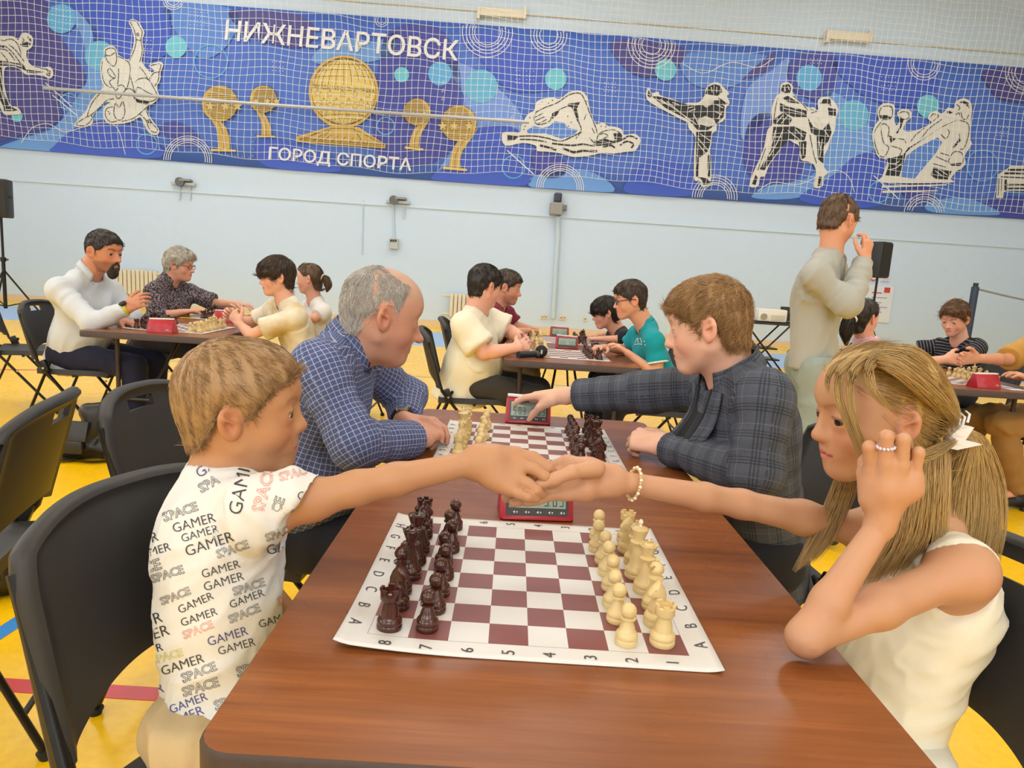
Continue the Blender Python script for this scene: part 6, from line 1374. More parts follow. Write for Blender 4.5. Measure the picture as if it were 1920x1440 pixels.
# ================================================================ THE BOY IN THE PRINTED SHIRT
def build_boy():
    P = Person('small boy in a white shirt printed with gamer lettering reaching across for a handshake', (-.47, -.08, 0), (186, 140, 102), .76)
    R = head_frame(17, -1, 0); H = .212; c = head_from_ear(430, 795, -.005, R, H, -1); J = P.J
    J['N'] = PY(412, 897, -.01); J['C'] = PY(412, 1010, -.03); J['P'] = np.array([-.475, -.07, .55])
    J['SR'] = PY(478, 966, -.105); J['SL'] = PY(445, 895, .10)
    J['ER'] = PY(668, 915, -.075); J['WR'] = PY(895, 866, -.022)
    J['EL'] = np.array([-.54, .13, .70]); J['WL'] = np.array([-.40, .06, .61])
    legs_to(J, np.array([-.475, -.07, .53]), (1, .0), .34, .16, .8, .47)
    P.extra = [PY(1040, 870, -.02)]; P.zones = [(PY(985, 880, -.02), .10)]
    def handR(fd):
        W = J['WR']; q = lambda x, y, dy=0.0: PY(x, y, -.026 + dy)
        kn = [q(968, 852, .022), q(975, 872, .006), q(968, 896, -.008), q(955, 915, -.018)]
        for k, o in zip(kn, (.010, .004, -.004, -.010)): fd.cone(W + np.array([0, 0, o]), k, .0185, .0135, .014)
        fd.cone(q(925, 862, .0), q(930, 895, -.004), .020, .019, .016)
        chain(fd, [kn[0], q(1000, 858, .018), q(1028, 876, .012), q(1042, 892, .016)], [.0112, .0100, .0090, .0078])
        chain(fd, [kn[1], q(1003, 880, .000), q(1022, 894, -.004), q(1032, 908, .004)], [.0112, .0100, .0090, .0078])
        chain(fd, [kn[2], q(990, 908, -.016), q(1006, 920, -.020), q(1016, 928, -.010)], [.0108, .0098, .0088, .0074])
        chain(fd, [kn[3], q(972, 925, -.026), q(990, 932, -.028), q(1004, 936, -.020)], [.0098, .0088, .0080, .0068])
        b = q(915, 872, .028); chain(fd, [b, q(955, 878, .044), q(985, 880, .050), q(1010, 884, .050)], [.0150, .0112, .0100, .0085], .006, .016)
    def handL(fd): hand(fd, J['WL'], (.9, .1, -.3), (0, 0, -1), 1, .13, None, r=.95, wr=.022)
    o = dict(child=1.0, brow=(140, 108, 78), brow_s=.5, lips=(206, 122, 110), eye_open=.85, ear=.84, neck_r=.195, fat=.0)
    P.body(.0062, (c, R, H), o, [handR, handL], bw=.95, arm=.95, hz=.0024, hh=.0026)
    eyes(c, R, H, P.t, (-6, -18))
    P.top('t_shirt', m_cloth('boy_shirt', (224, 223, 220), .03, 700), .0048, grow=.015, sleeve={'R': .42, 'L': .5}, flare=1.42, hem=.10, bw=1.10, wr=(.0065, 15), seed=8, neck=.010, capn=(.78, 0, -.62), fdir=(.75, 0, .55))
    P.trousers(m_cloth('boy_chinos', (196, 172, 132)), .008, wr=(.013, 14), seed=5)
    mh = m_hair('hair_light_brown', (130, 98, 64), (200, 162, 116))
    hair_cap(P.t, c, R, H, dict(line='kid', thick=(.020, .052), h=.0030, m=mh, strands=17000, length=.017, width=.00046, lift=.24, gravity=.25, forward=.25, messy=.10, seed=3, whorl=(-.24, .03, .44), temple=.10, lump=.35))
    # lettering wrapped round the shirt
    from mathutils.bvhtree import BVHTree
    V, F = P.topV; sh = [o_ for o_ in P.t.children if o_.name.startswith('t_shirt')][0]; n = len(sh.data.vertices); co = np.zeros(n * 3, np.float32); sh.data.vertices.foreach_get('co', co); co = co.reshape(-1, 3)
    bvh = BVHTree.FromPolygons([tuple(map(float, v)) for v in co], [tuple(p.vertices) for p in sh.data.polygons])
    inks = [pmat('shirt_ink_%d' % i, c_) for i, c_ in enumerate([(64, 62, 64), (96, 96, 98), (74, 76, 140), (214, 214, 96), (232, 150, 130)])]
    rnd = random.Random(4); words = []; taken = []
    def try_word(wd, x, y, cap, ang, ink, outl):
        n_ = len(wd) * cap * .92; pts = [(x + n_ * t_ * math.cos(ang) + cap * .45 * math.sin(ang), y + n_ * t_ * math.sin(ang) - cap * .45 * math.cos(ang)) for t_ in np.linspace(0, 1, 9)]
        for (tx, ty, tr) in taken:
            if any(abs(px - tx) < (tr + cap) * .46 and abs(py - ty) < (tr + cap) * .50 for px, py in pts): return False
        taken.extend([(px, py, cap) for px, py in pts]); words.append((wd, x, y, cap, ang, ink, outl)); return True
    for w_ in [('GAMER', 452, 968, 27, math.radians(-78), 0, False), ('SPACE', 492, 965, 23, math.radians(-74), 4, True), ('GA', 522, 915, 22, math.radians(-70), 0, False), ('CE', 524, 965, 19, math.radians(-70), 1, True), ('ER', 552, 940, 18, math.radians(-65), 2, False), ('GAM', 375, 898, 20, math.radians(-38), 2, False), ('SPA', 378, 925, 18, math.radians(-30), 1, True)]: try_word(*w_)
    for li in range(17):
        y0 = 945 + 26 * li; x = 215; k = 0
        while x < 560:
            wd = ('GAMER', 'SPACE')[(li + k) % 2]; cap = rnd.uniform(15, 22); ink = rnd.choice([0, 0, 0, 0, 2]) if wd == 'GAMER' else rnd.choice([1, 1, 1, 3, 4]); ang = math.radians(rnd.uniform(-24, -15))
            ok = try_word(wd, x, y0 + rnd.uniform(-3, 3) - (x - 330) * .36, cap, ang, ink, wd == 'SPACE'); x += (len(wd) * cap * .9 + rnd.uniform(4, 14)) if ok else 12; k += 1
    for wd, x, y, cap, ang, ink, outl in words:
        m_ = MB(); Vt, Ft = text_mesh(wd, -.006) if not outl else text_mesh(wd, .012, .020)
        import itertools
        okv = []; pos = []
        for v in Vt:
            u_, w_ = v[0] * cap / .73, v[1] * cap / .73; px, py = x + u_ * math.cos(ang) + w_ * math.sin(ang), y + u_ * math.sin(ang) - w_ * math.cos(ang)
            d = ray(px, py); hit = bvh.ray_cast(Vector(CAM), Vector(vn(d)), 3.0); 
            ok = hit[0] is not None and not (470 < px < 530 and 960 < py < 985); okv.append(ok); pos.append(np.array(hit[0]) + np.array(hit[1]) * .0009 if hit[0] is not None else np.zeros(3))
        Fk = []
        for f in Ft:
            if all(okv[i] for i in f):
                pp = [pos[i] for i in f]; 
                if max(np.linalg.norm(pp[i] - pp[0]) for i in range(len(pp))) < .05: Fk.append(f)
        if Fk:
            us = sorted({i for f in Fk for i in f}); mp = {k: j for j, k in enumerate(us)}; mesh_obj('printed_word', [pos[i] for i in us], [tuple(mp[i] for i in f) for f in Fk], inks[ink], P.t, world=True, smooth=False)
    return P
BOY = build_boy()
# ================================================================ PATTERNED CLOTHS
def uvxy(t):
    u = t.n.new('ShaderNodeUVMap'); u.uv_map = 'uv'; sx = t.n.new('ShaderNodeSeparateXYZ'); t.l.new(u.outputs[0], sx.inputs[0]); return sx.outputs[0], sx.outputs[1]
def stripe(t, x, period, width, off=0.0):
    return t.math('LESS_THAN', t.math('FRACT', t.math('DIVIDE', t.math('ADD', x, 10 + off), period)), width / period)
def finish(t, c, rough=.85, bump=.15):
    co = t.coord(); t.base(c); t.rough(rough); t.b.inputs['Specular IOR Level'].default_value = .25; t.bump(t.math('ADD', t.math('MULTIPLY', t.noise(600, 2, co), .4), t.noise(22, 3, co)), bump, .004); return t.m
def m_check():
    t = NT('check_shirt'); x, y = uvxy(t); c = t.mix(t.noise(30, 2, t.coord()), lin((70, 80, 122)), lin((86, 97, 140)))
    c = t.mix(t.math('MULTIPLY', stripe(t, x, .0125, .0014), .55), c, lin((206, 212, 230))); c = t.mix(t.math('MULTIPLY', stripe(t, y, .0125, .0014), .55), c, lin((206, 212, 230))); return finish(t, c)
def m_plaid():
    t = NT('plaid_blazer'); x, y = uvxy(t); c = t.mix(t.noise(260, 2, t.coord()), lin((68, 72, 83)), lin((92, 96, 107)))
    for ax in (x, y):
        for off, w, s, col in ((0, .0035, .55, (36, 38, 48)), (.007, .0035, .55, (36, 38, 48)), (.014, .0035, .5, (36, 38, 48)), (.030, .0016, .45, (122, 126, 140))): c = t.mix(t.math('MULTIPLY', stripe(t, ax, .062, w, off), s), c, lin(col))
    return finish(t, c, .8)
def m_stripes():
    t = NT('striped_shirt'); x, y = uvxy(t); c = t.mix(stripe(t, y, .021, .007), lin((26, 26, 32)), lin((104, 104, 112))); return finish(t, c)
def m_speckle():
    t = NT('speckled_blouse'); co = t.coord(); n = t.noise(95, 3, co, .7); c = t.mix(t.ramp(n, .50, .56), lin((44, 40, 46)), lin((150, 136, 142))); return finish(t, c)
def m_tiedye():
    t = NT('tie_dye_shirt'); co = t.coord(); c = t.mix(t.ramp(t.noise(6, 3, co), .42, .66), lin((226, 218, 200)), lin((198, 172, 120))); return finish(t, c)
def m_denim():
    t = NT('faded_denim'); co = t.coord(); c = t.mix(t.noise(5, 4, co), lin((120, 136, 140)), lin((168, 176, 164))); return finish(t, c)
# ================================================================ OLD MAN
def build_oldman():
    P = Person('old balding man in a blue checked shirt leaning on the table with folded arms', (-.55, .72, 0), (202, 152, 128), 1.02)
    R = head_frame(26, 14, 0); H = .240; c = head_from_ear(719, 597, .70, R, H, -1); J = P.J
    J['N'] = PY(652, 655, .70); J['C'] = PY(606, 755, .70); J['P'] = np.array([-.64, .74, .57]); J['SR'] = PY(598, 692, .545); J['SL'] = PY(668, 680, .86)
    J['ER'] = PY(664, 832, .50); J['WR'] = PZ(788, 822, .785); J['EL'] = PY(762, 742, .98); J['WL'] = PZ(757, 788, .80)
    legs_to(J, np.array([-.64, .74, .53]), (1, 0), .42, .2, 1.0, .48)
    P.zones = [(PZ(815, 800, .79), .08), (J['WL'], .09)]; P.extra = [PZ(850, 800, .79)]
    hR = lambda fd: hand(fd, J['WR'], PZ(815, 792, .79) - J['WR'], (-.2, .6, -.8), -1, .175, [(.9, 1.1, .8), (.9, 1.1, .8), (.95, 1.1, .8), (1.0, 1.1, .8)], .05, (.4, .6, .5), 1.12, .03)
    hL = lambda fd: hand(fd, J['WL'], (.95, -.12, .0), (0, -.35, -1), 1, .18, [(.5, .6, .4)] * 4, .06, r=1.12, wr=.030)
    o = dict(brow=(190, 180, 170), brow_s=.5, brow_w=.03, lips=(176, 104, 92), eye_open=.6, ear=.9, neck_r=.235, fat=.22, nose=1.7, scalp=((192, 164, 146), .55), stubble=((170, 128, 110), .25))
    P.body(.0075, (c, R, H), o, [hR, hL], hz=.0034, hh=.0036); eyes(c, R, H, P.t, (0, -25))
    P.top('checked_shirt', m_check(), .006, grow=.020, sleeve={'L': 1.93, 'R': 1.88}, flare=1.15, hem=.10, wr=(.007, 11), seed=21, belly=.03); P.collar(m_check(), .064, .035, .35, .04)
    P.trousers(m_cloth('dark_trousers', (34, 34, 40)), .014, shoes=SHOE)
    mh = m_hair('hair_grey', (150, 142, 134), (222, 218, 212))
    hair_cap(P.t, c, R, H, dict(line='bald', nocap=True, thick=(.010, .006), h=.0042, m=mh, strands=26000, length=.013, width=.00045, lift=.30, gravity=.3, seed=31, whorl=(.0, 0, .5), bald_top=.26, tk=1.6, taper=.22, temple=0))
    # watch
    ax = vn(J['EL'] - J['WL']); w0 = J['WL'] + ax * .012; u = vn(np.cross(ax, [1, 0, 0])); v = np.cross(ax, u); a = np.linspace(0, 2 * np.pi, 25)
    W = MB(); W.tube([w0 + (u * math.cos(t_) + v * math.sin(t_)) * .033 for t_ in a], .0045, 6, cap=False); w = W.build('watch', mat('watch_strap_brown', (70, 44, 30), .6), P.t, True, world=True); f = vn(np.array([-.05, -.75, .65])); f = vn(f - ax * (f @ ax)); fc = w0 + f * .036
    MB().tube([fc - f * .004, fc + f * .005], .019, 20).build('watch_case', mat('watch_steel', (190, 190, 186), .25, .9), P.t, True, world=True); MB().tube([fc + f * .005, fc + f * .0056], .015, 20).build('watch_dial', mat('watch_dial', (86, 96, 104), .3), P.t, True, world=True)
build_oldman()
# ================================================================ BOY IN THE PLAID BLAZER
def build_blazer():
    P = Person('fair-haired teenage boy in a grey plaid blazer pressing the red clock', (.72, .78, 0), (232, 186, 160), .98)
    R = head_frame(157, 13, 0); H = .232; c = head_from_ear(1331, 618, .70, R, H, 1); J = P.J
    J['N'] = PY(1375, 706, .72); J['C'] = PY(1400, 800, .72); J['P'] = np.array([.66, .76, .57]); J['SL'] = PY(1432, 748, .56); J['SR'] = PY(1335, 728, .90)
    J['EL'] = PY(1415, 888, .50); J['WL'] = PZ(1240, 836, .785); J['ER'] = PY(1200, 735, .98); J['WR'] = PY(1062, 742, 1.08)
    legs_to(J, np.array([.66, .76, .53]), (-1, 0), .42, .2, 1.0, .48)
    ck = np.array([0.022, 1.232, TZ]); P.zones = [(PY(1010, 760, 1.16), .11), (PZ(1210, 835, .78), .07)]; P.extra = [PY(960, 760, 1.16)]
    def hR(fd):
        W = J['WR']; q = lambda x, y, Y: PY(x, y, Y); kn = [q(1012, 742, 1.13), q(1004, 742, 1.16), q(1000, 744, 1.185), q(1000, 748, 1.205)]
        for k in kn: fd.cone(W, k, .021, .0135, .014)
        chain(fd, [kn[0], q(985, 745, 1.15), q(970, 752, 1.17), q(965, 758, 1.18)], [.0115, .0102, .0092, .0078]); chain(fd, [kn[1], q(985, 745, 1.19), q(972, 752, 1.21), q(968, 758, 1.22)], [.0115, .0102, .0092, .0078]); chain(fd, [kn[2], q(982, 748, 1.22), q(976, 756, 1.24)], [.0108, .0096, .0084]); chain(fd, [kn[3], q(990, 752, 1.23), q(985, 758, 1.25)], [.0098, .0088, .0078])
        b = q(1035, 752, 1.09); chain(fd, [b, q(1012, 763, 1.12), q(1000, 776, 1.15), q(992, 787, 1.17)], [.0165, .0118, .0105, .0085], .006, .018)
    hL = lambda fd: hand(fd, J['WL'], PZ(1205, 826, .79) - J['WL'], (.3, .5, -.8), 1, .165, [(1.0, 1.2, .9)] * 4, .04, (.5, .8, .6), 1.15, .028)
    o = dict(brow=(170, 132, 96), brow_s=.5, lips=(206, 120, 112), eye_open=.75, ear=.92, neck_r=.235, fat=.15, nose=1.05, child=.25)
    P.body(.0075, (c, R, H), o, [hR, hL], hz=.0032, hh=.0034); eyes(c, R, H, P.t, (0, -20), M_EYEB)
    P.top('undershirt', m_cloth('black_tee', (26, 27, 32)), .009, grow=.006, sleeve=.3, hem=.02, seed=2, neck=.010)
    mp = m_plaid()
    P.top('plaid_blazer', mp, .006, bw=1.08, grow=.026, sleeve={'L': 1.90, 'R': 1.86}, flare=1.12, hem=.16, wr=(.006, 9), seed=41, neck=.016); P.collar(mp, .076, .040, .55, .055, th=.005)
    # shirt front, lapels: laid on the jacket chest
    from mathutils.bvhtree import BVHTree
    jk = [o_ for o_ in P.t.children if o_.name.startswith('plaid_blazer')][0]; bv = BVHTree.FromPolygons([tuple(v.co) for v in jk.data.vertices], [tuple(p.vertices) for p in jk.data.polygons])
    up = vn(J['N'] - J['C']); la = P.lateral(); fo = vn(np.cross(la, up)); la = vn(np.cross(up, fo))
    def onj(l, u, off):
        p = J['N'] + la * l + up * u; h_ = bv.ray_cast(Vector(p + fo * .5), Vector(-fo), 1.0)
        return (np.array(h_[0]) if h_[0] is not None else p + fo * .10) + fo * off
    inner = lambda t: .058 * (1 - t) + .010 * t; ks = 14; dep = .30
    def panel(name, e0, e1, off, m, cols=6, th=.003):
        V = [onj(e0(k / ks) + (e1(k / ks) - e0(k / ks)) * c_ / cols, -.005 - dep * k / ks, off) for k in range(ks + 1) for c_ in range(cols + 1)]; V = np.array(V).reshape(ks + 1, cols + 1, 3)
        for _ in range(3): V[1:-1] = .5 * V[1:-1] + .25 * (V[:-2] + V[2:])
        F = [(k * (cols + 1) + c_, k * (cols + 1) + c_ + 1, (k + 1) * (cols + 1) + c_ + 1, (k + 1) * (cols + 1) + c_) for k in range(ks) for c_ in range(cols)]
        uvv = np.array([(c_ * .012 + .02, k * .02) for k in range(ks + 1) for c_ in range(cols + 1)]); F = np.array(F); o_ = mesh_obj(name, V.reshape(-1, 3), F, m, P.t, world=True, uv=uvv[F].reshape(-1, 2)); md = o_.modifiers.new('t', 'SOLIDIFY'); md.thickness = th; md.offset = 0
    panel('shirt_front', lambda t: -inner(t), inner, .004, m_cloth('black_tee', (26, 27, 32)))
    outer = lambda t: inner(t) + (.045 * math.sin(math.pi * min(1, .32 + t * .68)) + .006) * (.80 if .26 < t < .33 else 1.0)
    panel('lapel', inner, outer, .008, mp, 4, .004); panel('lapel', lambda t: -inner(t), lambda t: -outer(t), .008, mp, 4, .004)
    P.trousers(m_cloth('dark_trousers', (34, 34, 40)), .014, shoes=SHOE)
    mh = m_hair('hair_sandy', (116, 82, 48), (196, 154, 102))
    hair_cap(P.t, c, R, H, dict(line='short', thick=(.018, .050), h=.0042, m=mh, strands=14000, length=.026, width=.0005, lift=.38, gravity=.05, forward=.35, messy=.28, seed=33, whorl=(-.2, 0, .44), lump=.8, front=.0, temple=.06))
build_blazer()
# ================================================================ FIGURES AT THE OTHER TABLES
def figure_at(label, base, skin, sc, headspec, opts, joints, hair, top, legs=None, hands=None, h=.010, hz=.0055, hh=.005, trousers=(36, 36, 44), collar=None, gaze=(0, -15), bw=1.0, arm=1.0, eyem=None, hair_extra=None, tshort=1.0, under=None, wrt=None):
    P = Person(label, base, skin, sc); px, py, Y, yaw, pitch, H, side = headspec[:7]; R = head_frame(yaw, pitch, headspec[7] if len(headspec) > 7 else 0); c = head_from_ear(px, py, Y, R, H, side); J = P.J
    for k, v in joints.items(): J[k] = np.array(v[1:], float) if v[0] == 'w' else (PZ(*v[1:]) if v[0] == 'z' else PY(*v))
    if legs: legs_to(J, J['P'] - np.array([0, 0, .03]), legs[0], *legs[1:])
    hands = hands or {}; fns = []
    for q, hd in hands.items():
        W = J['W' + q]; d = np.array(hd.get('d', W - J['E' + q])); P.zones.append((W + vn(d) * .07, .11)); P.extra.append(W + vn(d) * .18)
        fns.append(lambda fd, W=W, d=d, q=q, hd=hd: hand(fd, W, d, np.array(hd.get('n', (0, 0, -1.0))), 1 if q == 'L' else -1, hd.get('size', .172 * sc), hd.get('curls', [(.35, .45, .3)] * 4), hd.get('spread', .1), hd.get('thumb', (.4, .35, .3)), 1.08, .026 * sc))
    P.body(h, (c, R, H), opts, fns, bw=bw, arm=arm, hz=hz, hh=hh); eyes(c, R, H, P.t, gaze, eyem)
    top = dict(top); nm = top.pop('name'); m = top.pop('m'); top.setdefault('h', .009); hh_ = top.pop('h'); P.top(nm, m, hh_, bw=bw, arm=arm, **top)
    if collar: P.collar(m, *collar)
    P.trousers(m_cloth('trousers_%d_%d_%d' % trousers, trousers) if isinstance(trousers, tuple) else trousers, .016, shoes=SHOE, end=tshort, wr=wrt or (.006, 11.0))
    hair = dict(hair); hair.setdefault('h', .0055); hair_cap(P.t, c, R, H, hair)
    if hair_extra: hair_extra(P, c, R, H)
    return P
def glasses(P, c, R, H, col=(60, 40, 40), rim=.0022):
    q = lambda f, l, u: c + R.T @ (np.array([f, l, u]) * H); k = MB(); m = mat('glasses_%d' % col[0], col, .35)
    for s in (-1, 1):
        ring = [q(.455 + .03 * math.cos(2 * math.pi * i / 20) * 0 - .02 * abs(math.cos(a_ := 2 * math.pi * i / 20)), s * (.145 + .105 * math.cos(a_)), -.005 + .075 * math.sin(a_)) for i in range(21)]; k.tube(ring, rim, 6, cap=False); k.tube([q(.44, s * .25, .02), q(.1, s * .36, .03), q(-.06, s * .37, .02)], rim, 6)
    k.tube([q(.465, -.045, .01), q(.47, 0, .02), q(.465, .045, .01)], rim, 6); k.build('glasses', m, P.t, True, world=True)
def ponytail(P, c, R, H, m, path, r, n, seed, tie=None):
    rng = np.random.default_rng(seed); S = lock([c + R.T @ (np.array(p) * H) for p in path], n, r, 0, rng, 10); strands_mesh(P.t, S, .0014, m, np.clip(.5 + .25 * rng.normal(size=n), 0, 1), 'pony_tail')
    # solid core so the tail reads as a mass
    V, F = tube_mesh(smooth_path([c + R.T @ (np.array(p) * H) for p in path], 5), np.interp(np.linspace(0, 1, (len(path) - 1) * 5 + 1), np.linspace(0, 1, len(r)), np.array(r) * .8), 10); mesh_obj('pony_tail_core', V, F, m, P.t, world=True, attrs={'shade': ('FLOAT', np.full(len(V), .25))})
    if tie is not None:
        p = c + R.T @ (np.array(path[0]) * H); d = vn(R.T @ (np.array(path[1]) - np.array(path[0]))); u = vn(np.cross(d, [0.3, .5, .8])); v = np.cross(d, u); MB().tube([p + d * .006 + (u * math.cos(a) + v * math.sin(a)) * r[0] * 1.5 for a in np.linspace(0, 2 * math.pi, 17)], .006, 8, cap=False).build('hair_tie', tie, P.t, True, world=True)
HB = m_hair('hair_black', (20, 17, 17), (62, 52, 48)); HD = m_hair('hair_dark_brown', (34, 26, 22), (92, 72, 58)); HM = m_hair('hair_mid_brown', (60, 44, 32), (124, 94, 68)); HS = m_hair('hair_silver', (150, 142, 130), (222, 216, 204)); HC = m_hair('hair_chestnut', (72, 48, 32), (140, 100, 68))
SHORT = dict(line='short', thick=(.02, .06), strands=2600, length=.024, width=.0011, lift=.3, lump=.7)
rest = {'n': (0, 0, -1)}; fist = [(.9, 1.1, .8)] * 4
# --- bearded man
def beard(P, c, R, H):
    fd = Field(c - .7 * H, c + .7 * H, .005); q = lambda f, l, u: c + R.T @ (np.array([f, l, u]) * H)
    fd.ell(q(.33, 0, -.42), R, np.array([.13, .135, .15]) * H, .01); fd.ell(q(.33, 0, -.53), R, np.array([.09, .085, .10]) * H, .03); fd.cone(q(.41, -.09, -.27), q(.44, 0, -.225), .022 * H, .024 * H, .01); fd.cone(q(.41, .09, -.27), q(.44, 0, -.225), .022 * H, .024 * H, .01); fd.cone(q(.41, -.1, -.27), q(.37, -.1, -.38), .028 * H, .05 * H, .01); fd.cone(q(.41, .1, -.27), q(.37, .1, -.38), .028 * H, .05 * H, .01)
    V, F = fd.mesh(); N = vnormals(V, F); V = V + N * (.0025 * vnoise(V * 180, 3))[:, None]; mesh_obj('beard', V, F, HB, P.t, world=True, attrs={'shade': ('FLOAT', np.full(len(V), .25))})
P = figure_at('bearded man in a white shirt with a yellow watch gesturing over his board', (-2.85, 3.4, 0), (196, 138, 108), 1.05, (170, 473, 3.36, -14, 6, .25, -1), dict(brow=(40, 30, 26), brow_s=.9, brow_w=.028, eye_open=.7, nose=1.3, stubble=((70, 56, 52), .5), lips=(170, 100, 90), neck_r=.26),
    dict(N=(166, 513, 3.38), C=(155, 590, 3.38), P=('w', -2.88, 3.42, .57), SR=(112, 545, 3.19), SL=(205, 545, 3.56), ER=(172, 606, 3.12), WR=(240, 578, 3.16), EL=(245, 590, 3.60), WL=('z', 232, 602, .775)),
    dict(SHORT, m=HB, quiff=False, thick=(.012, .06)), dict(name='white_shirt', m=m_cloth('white_shirt', (204, 210, 218), .03), grow=.024, sleeve={'R': 1.93, 'L': 1.9}, flare=1.15, hem=.13, wr=(.008, 9), seed=51, belly=.02),
    legs=((1, .0), .44, .2, 1.05, .49), hands=dict(R=dict(d=(.62, -.1, .42), n=(.1, .9, -.3), curls=[(.5, .5, .3), (.6, .6, .3), (.7, .6, .3), (.7, .6, .4)]), L=dict(n=(0, 0, -1), d=(.8, -.2, -.1))), trousers=(34, 36, 58), collar=(.068, .04, .5, .045), hair_extra=beard)
ax = vn(P.J['WR'] - P.J['ER']); w0 = P.J['WR'] - ax * .01; u = vn(np.cross(ax, [0, 1, 0])); v = np.cross(ax, u); W = MB().tube([w0 + (u * math.cos(t_) + v * math.sin(t_)) * .034 for t_ in np.linspace(0, 2 * np.pi, 21)], .010, 6, cap=False, flat=.4); o = W.build('watch', mat('watch_yellow', (196, 190, 40), .5), P.t, True, world=True); o['label'] = 'yellow watch strap'
fc = w0 + u * .036 * np.sign(u[2]); fc = w0 + vn(np.array([-.3, -.5, .8]) - ax * (np.array([-.3, -.5, .8]) @ ax)) * .038; fn_ = vn(fc - w0); MB().tube([fc - fn_ * .006, fc + fn_ * .008], .022, 18).build('watch_case', mat('watch_black', (30, 32, 30), .4), P.t, True, world=True)
# --- grey-haired woman
figure_at('grey-haired woman in glasses and a dark speckled blouse reaching over her board', (-2.85, 4.35, 0), (214, 160, 136), .96, (325, 498, 4.32, 0, 6, .225, -1), dict(brow=(150, 140, 130), brow_s=.4, eye_open=.8, lips=(196, 110, 104), neck_r=.25, fat=.25),
    dict(N=(318, 527, 4.33), C=(318, 585, 4.34), P=('w', -2.86, 4.36, .56), SR=(287, 548, 4.16), SL=(352, 548, 4.50), ER=(296, 592, 4.10), WR=('z', 345, 585, .78), EL=(402, 568, 4.50), WL=(447, 571, 4.45)),
    dict(line='short', thick=(.05, .12), m=HS, strands=3000, length=.035, width=.0012, lift=.35, lump=1.6, messy=.4, gravity=.1, back=.03), dict(name='blouse', m=m_speckle(), grow=.028, sleeve={'R': 1.15, 'L': .98}, flare=1.3, hem=.13, wr=(.007, 9), seed=61, belly=.03),
    legs=((1, 0), .42, .2, .96, .48), hands=dict(R=dict(n=(0, 0, -1)), L=dict(n=(0, 0, -1))), trousers=(40, 38, 46), collar=(.066, .036, .55, .04), hair_extra=lambda P, c, R, H: glasses(P, c, R, H, (96, 52, 44)))
# --- boy in the tie-dye shirt
figure_at('dark-haired boy with a heavy fringe in a cream tie-dye t-shirt', (-1.4, 3.42, 0), (226, 174, 148), .95, (526, 522, 3.40, 203, 6, .228, 1), dict(child=.3, brow=(56, 42, 34), eye_open=.7, lips=(206, 126, 116), neck_r=.22),
    dict(N=(538, 566, 3.42), C=(556, 625, 3.42), P=('w', -1.38, 3.44, .57), SL=(556, 592, 3.26), SR=(512, 580, 3.58), EL=(470, 628, 3.24), WL=('z', 448, 606, .80), ER=(470, 605, 3.60), WR=('z', 446, 598, .81)),
    dict(SHORT, line='fringe', m=HD, thick=(.045, .10), strands=3600, length=.045, gravity=.35, forward=.3, front=.03, temple=.06), dict(name='tie_dye_t_shirt', m=m_tiedye(), grow=.024, sleeve=.72, flare=1.35, hem=.14, wr=(.007, 9), seed=71),
    legs=((-1, 0), .42, .2, .95, .48), hands=dict(L=dict(d=(-.5, .3, .5), n=(.0, .9, .2), curls=fist), R=dict(d=(-.6, -.3, .4), n=(0, -.9, 0), curls=fist)), trousers=(60, 58, 58))
# --- girl with the low ponytail
figure_at('girl with a low brown ponytail in a white t-shirt beside the fringe boy', (-1.38, 4.34, 0), (224, 170, 146), .86, (578, 524, 4.30, 180, 6, .215, 1), dict(child=.5, brow=(90, 66, 50), eye_open=.8, neck_r=.2),
    dict(N=(590, 562, 4.33), C=(598, 610, 4.34), P=('w', -1.38, 4.36, .56), SL=(606, 585, 4.20), SR=(578, 578, 4.47), EL=('w', -1.52, 4.15, .80), WL=('w', -1.76, 4.22, .78), ER=('w', -1.55, 4.52, .80), WR=('w', -1.78, 4.44, .78)),
    dict(line='long', thick=(.025, .05), m=HM, strands=2400, length=.05, width=.0011, lift=.05, comb=lambda L, t: np.array([-.5, 0, .05]) - L), dict(name='t_shirt', m=m_cloth('white_tee', (222, 218, 214), .03), grow=.020, sleeve=.7, flare=1.3, hem=.12, seed=81),
    legs=((-1, 0), .40, .18, .9, .47), hands=dict(L=rest, R=rest), trousers=(50, 52, 60), hair_extra=lambda P, c, R, H: ponytail(P, c, R, H, HM, [(-.42, 0, .02), (-.56, .02, -.05), (-.62, .04, -.28), (-.56, .04, -.50)], [.018, .034, .032, .008], 260, 3, mat('tie_cream', (226, 206, 180), .7)))
# --- boy in the cream t-shirt (middle table)
figure_at('stout dark-haired boy in a cream t-shirt resting folded arms on his table', (-.3, 3.3, 0), (230, 176, 156), 1.02, (921, 540, 3.28, 42, 9, .245, -1), dict(child=.1, brow=(46, 34, 30), eye_open=.7, lips=(206, 126, 120), neck_r=.27, fat=.6),
    dict(N=(892, 588, 3.29), C=(888, 650, 3.29), P=('w', -.335, 3.31, .57), SR=(872, 612, 3.10), SL=(915, 602, 3.47), ER=(908, 662, 3.06), WR=('z', 972, 652, .80), EL=(958, 622, 3.46), WL=('z', 985, 640, .81)),
    dict(SHORT, m=HB, thick=(.028, .075), strands=3600), dict(name='t_shirt', m=m_cloth('cream_tee', (234, 228, 206), .03), grow=.036, sleeve={'R': .78, 'L': .8}, flare=1.45, hem=.15, wr=(.007, 9), seed=91, belly=.055),
    legs=((1, -.05), .44, .22, 1.08, .49), hands=dict(R=dict(d=(.4, .6, .1), n=(-.6, .3, -.5), curls=fist), L=dict(d=(.2, -.9, 0), n=(-.8, 0, -.3), curls=fist)), trousers=(62, 58, 54), bw=1.12, arm=1.2)
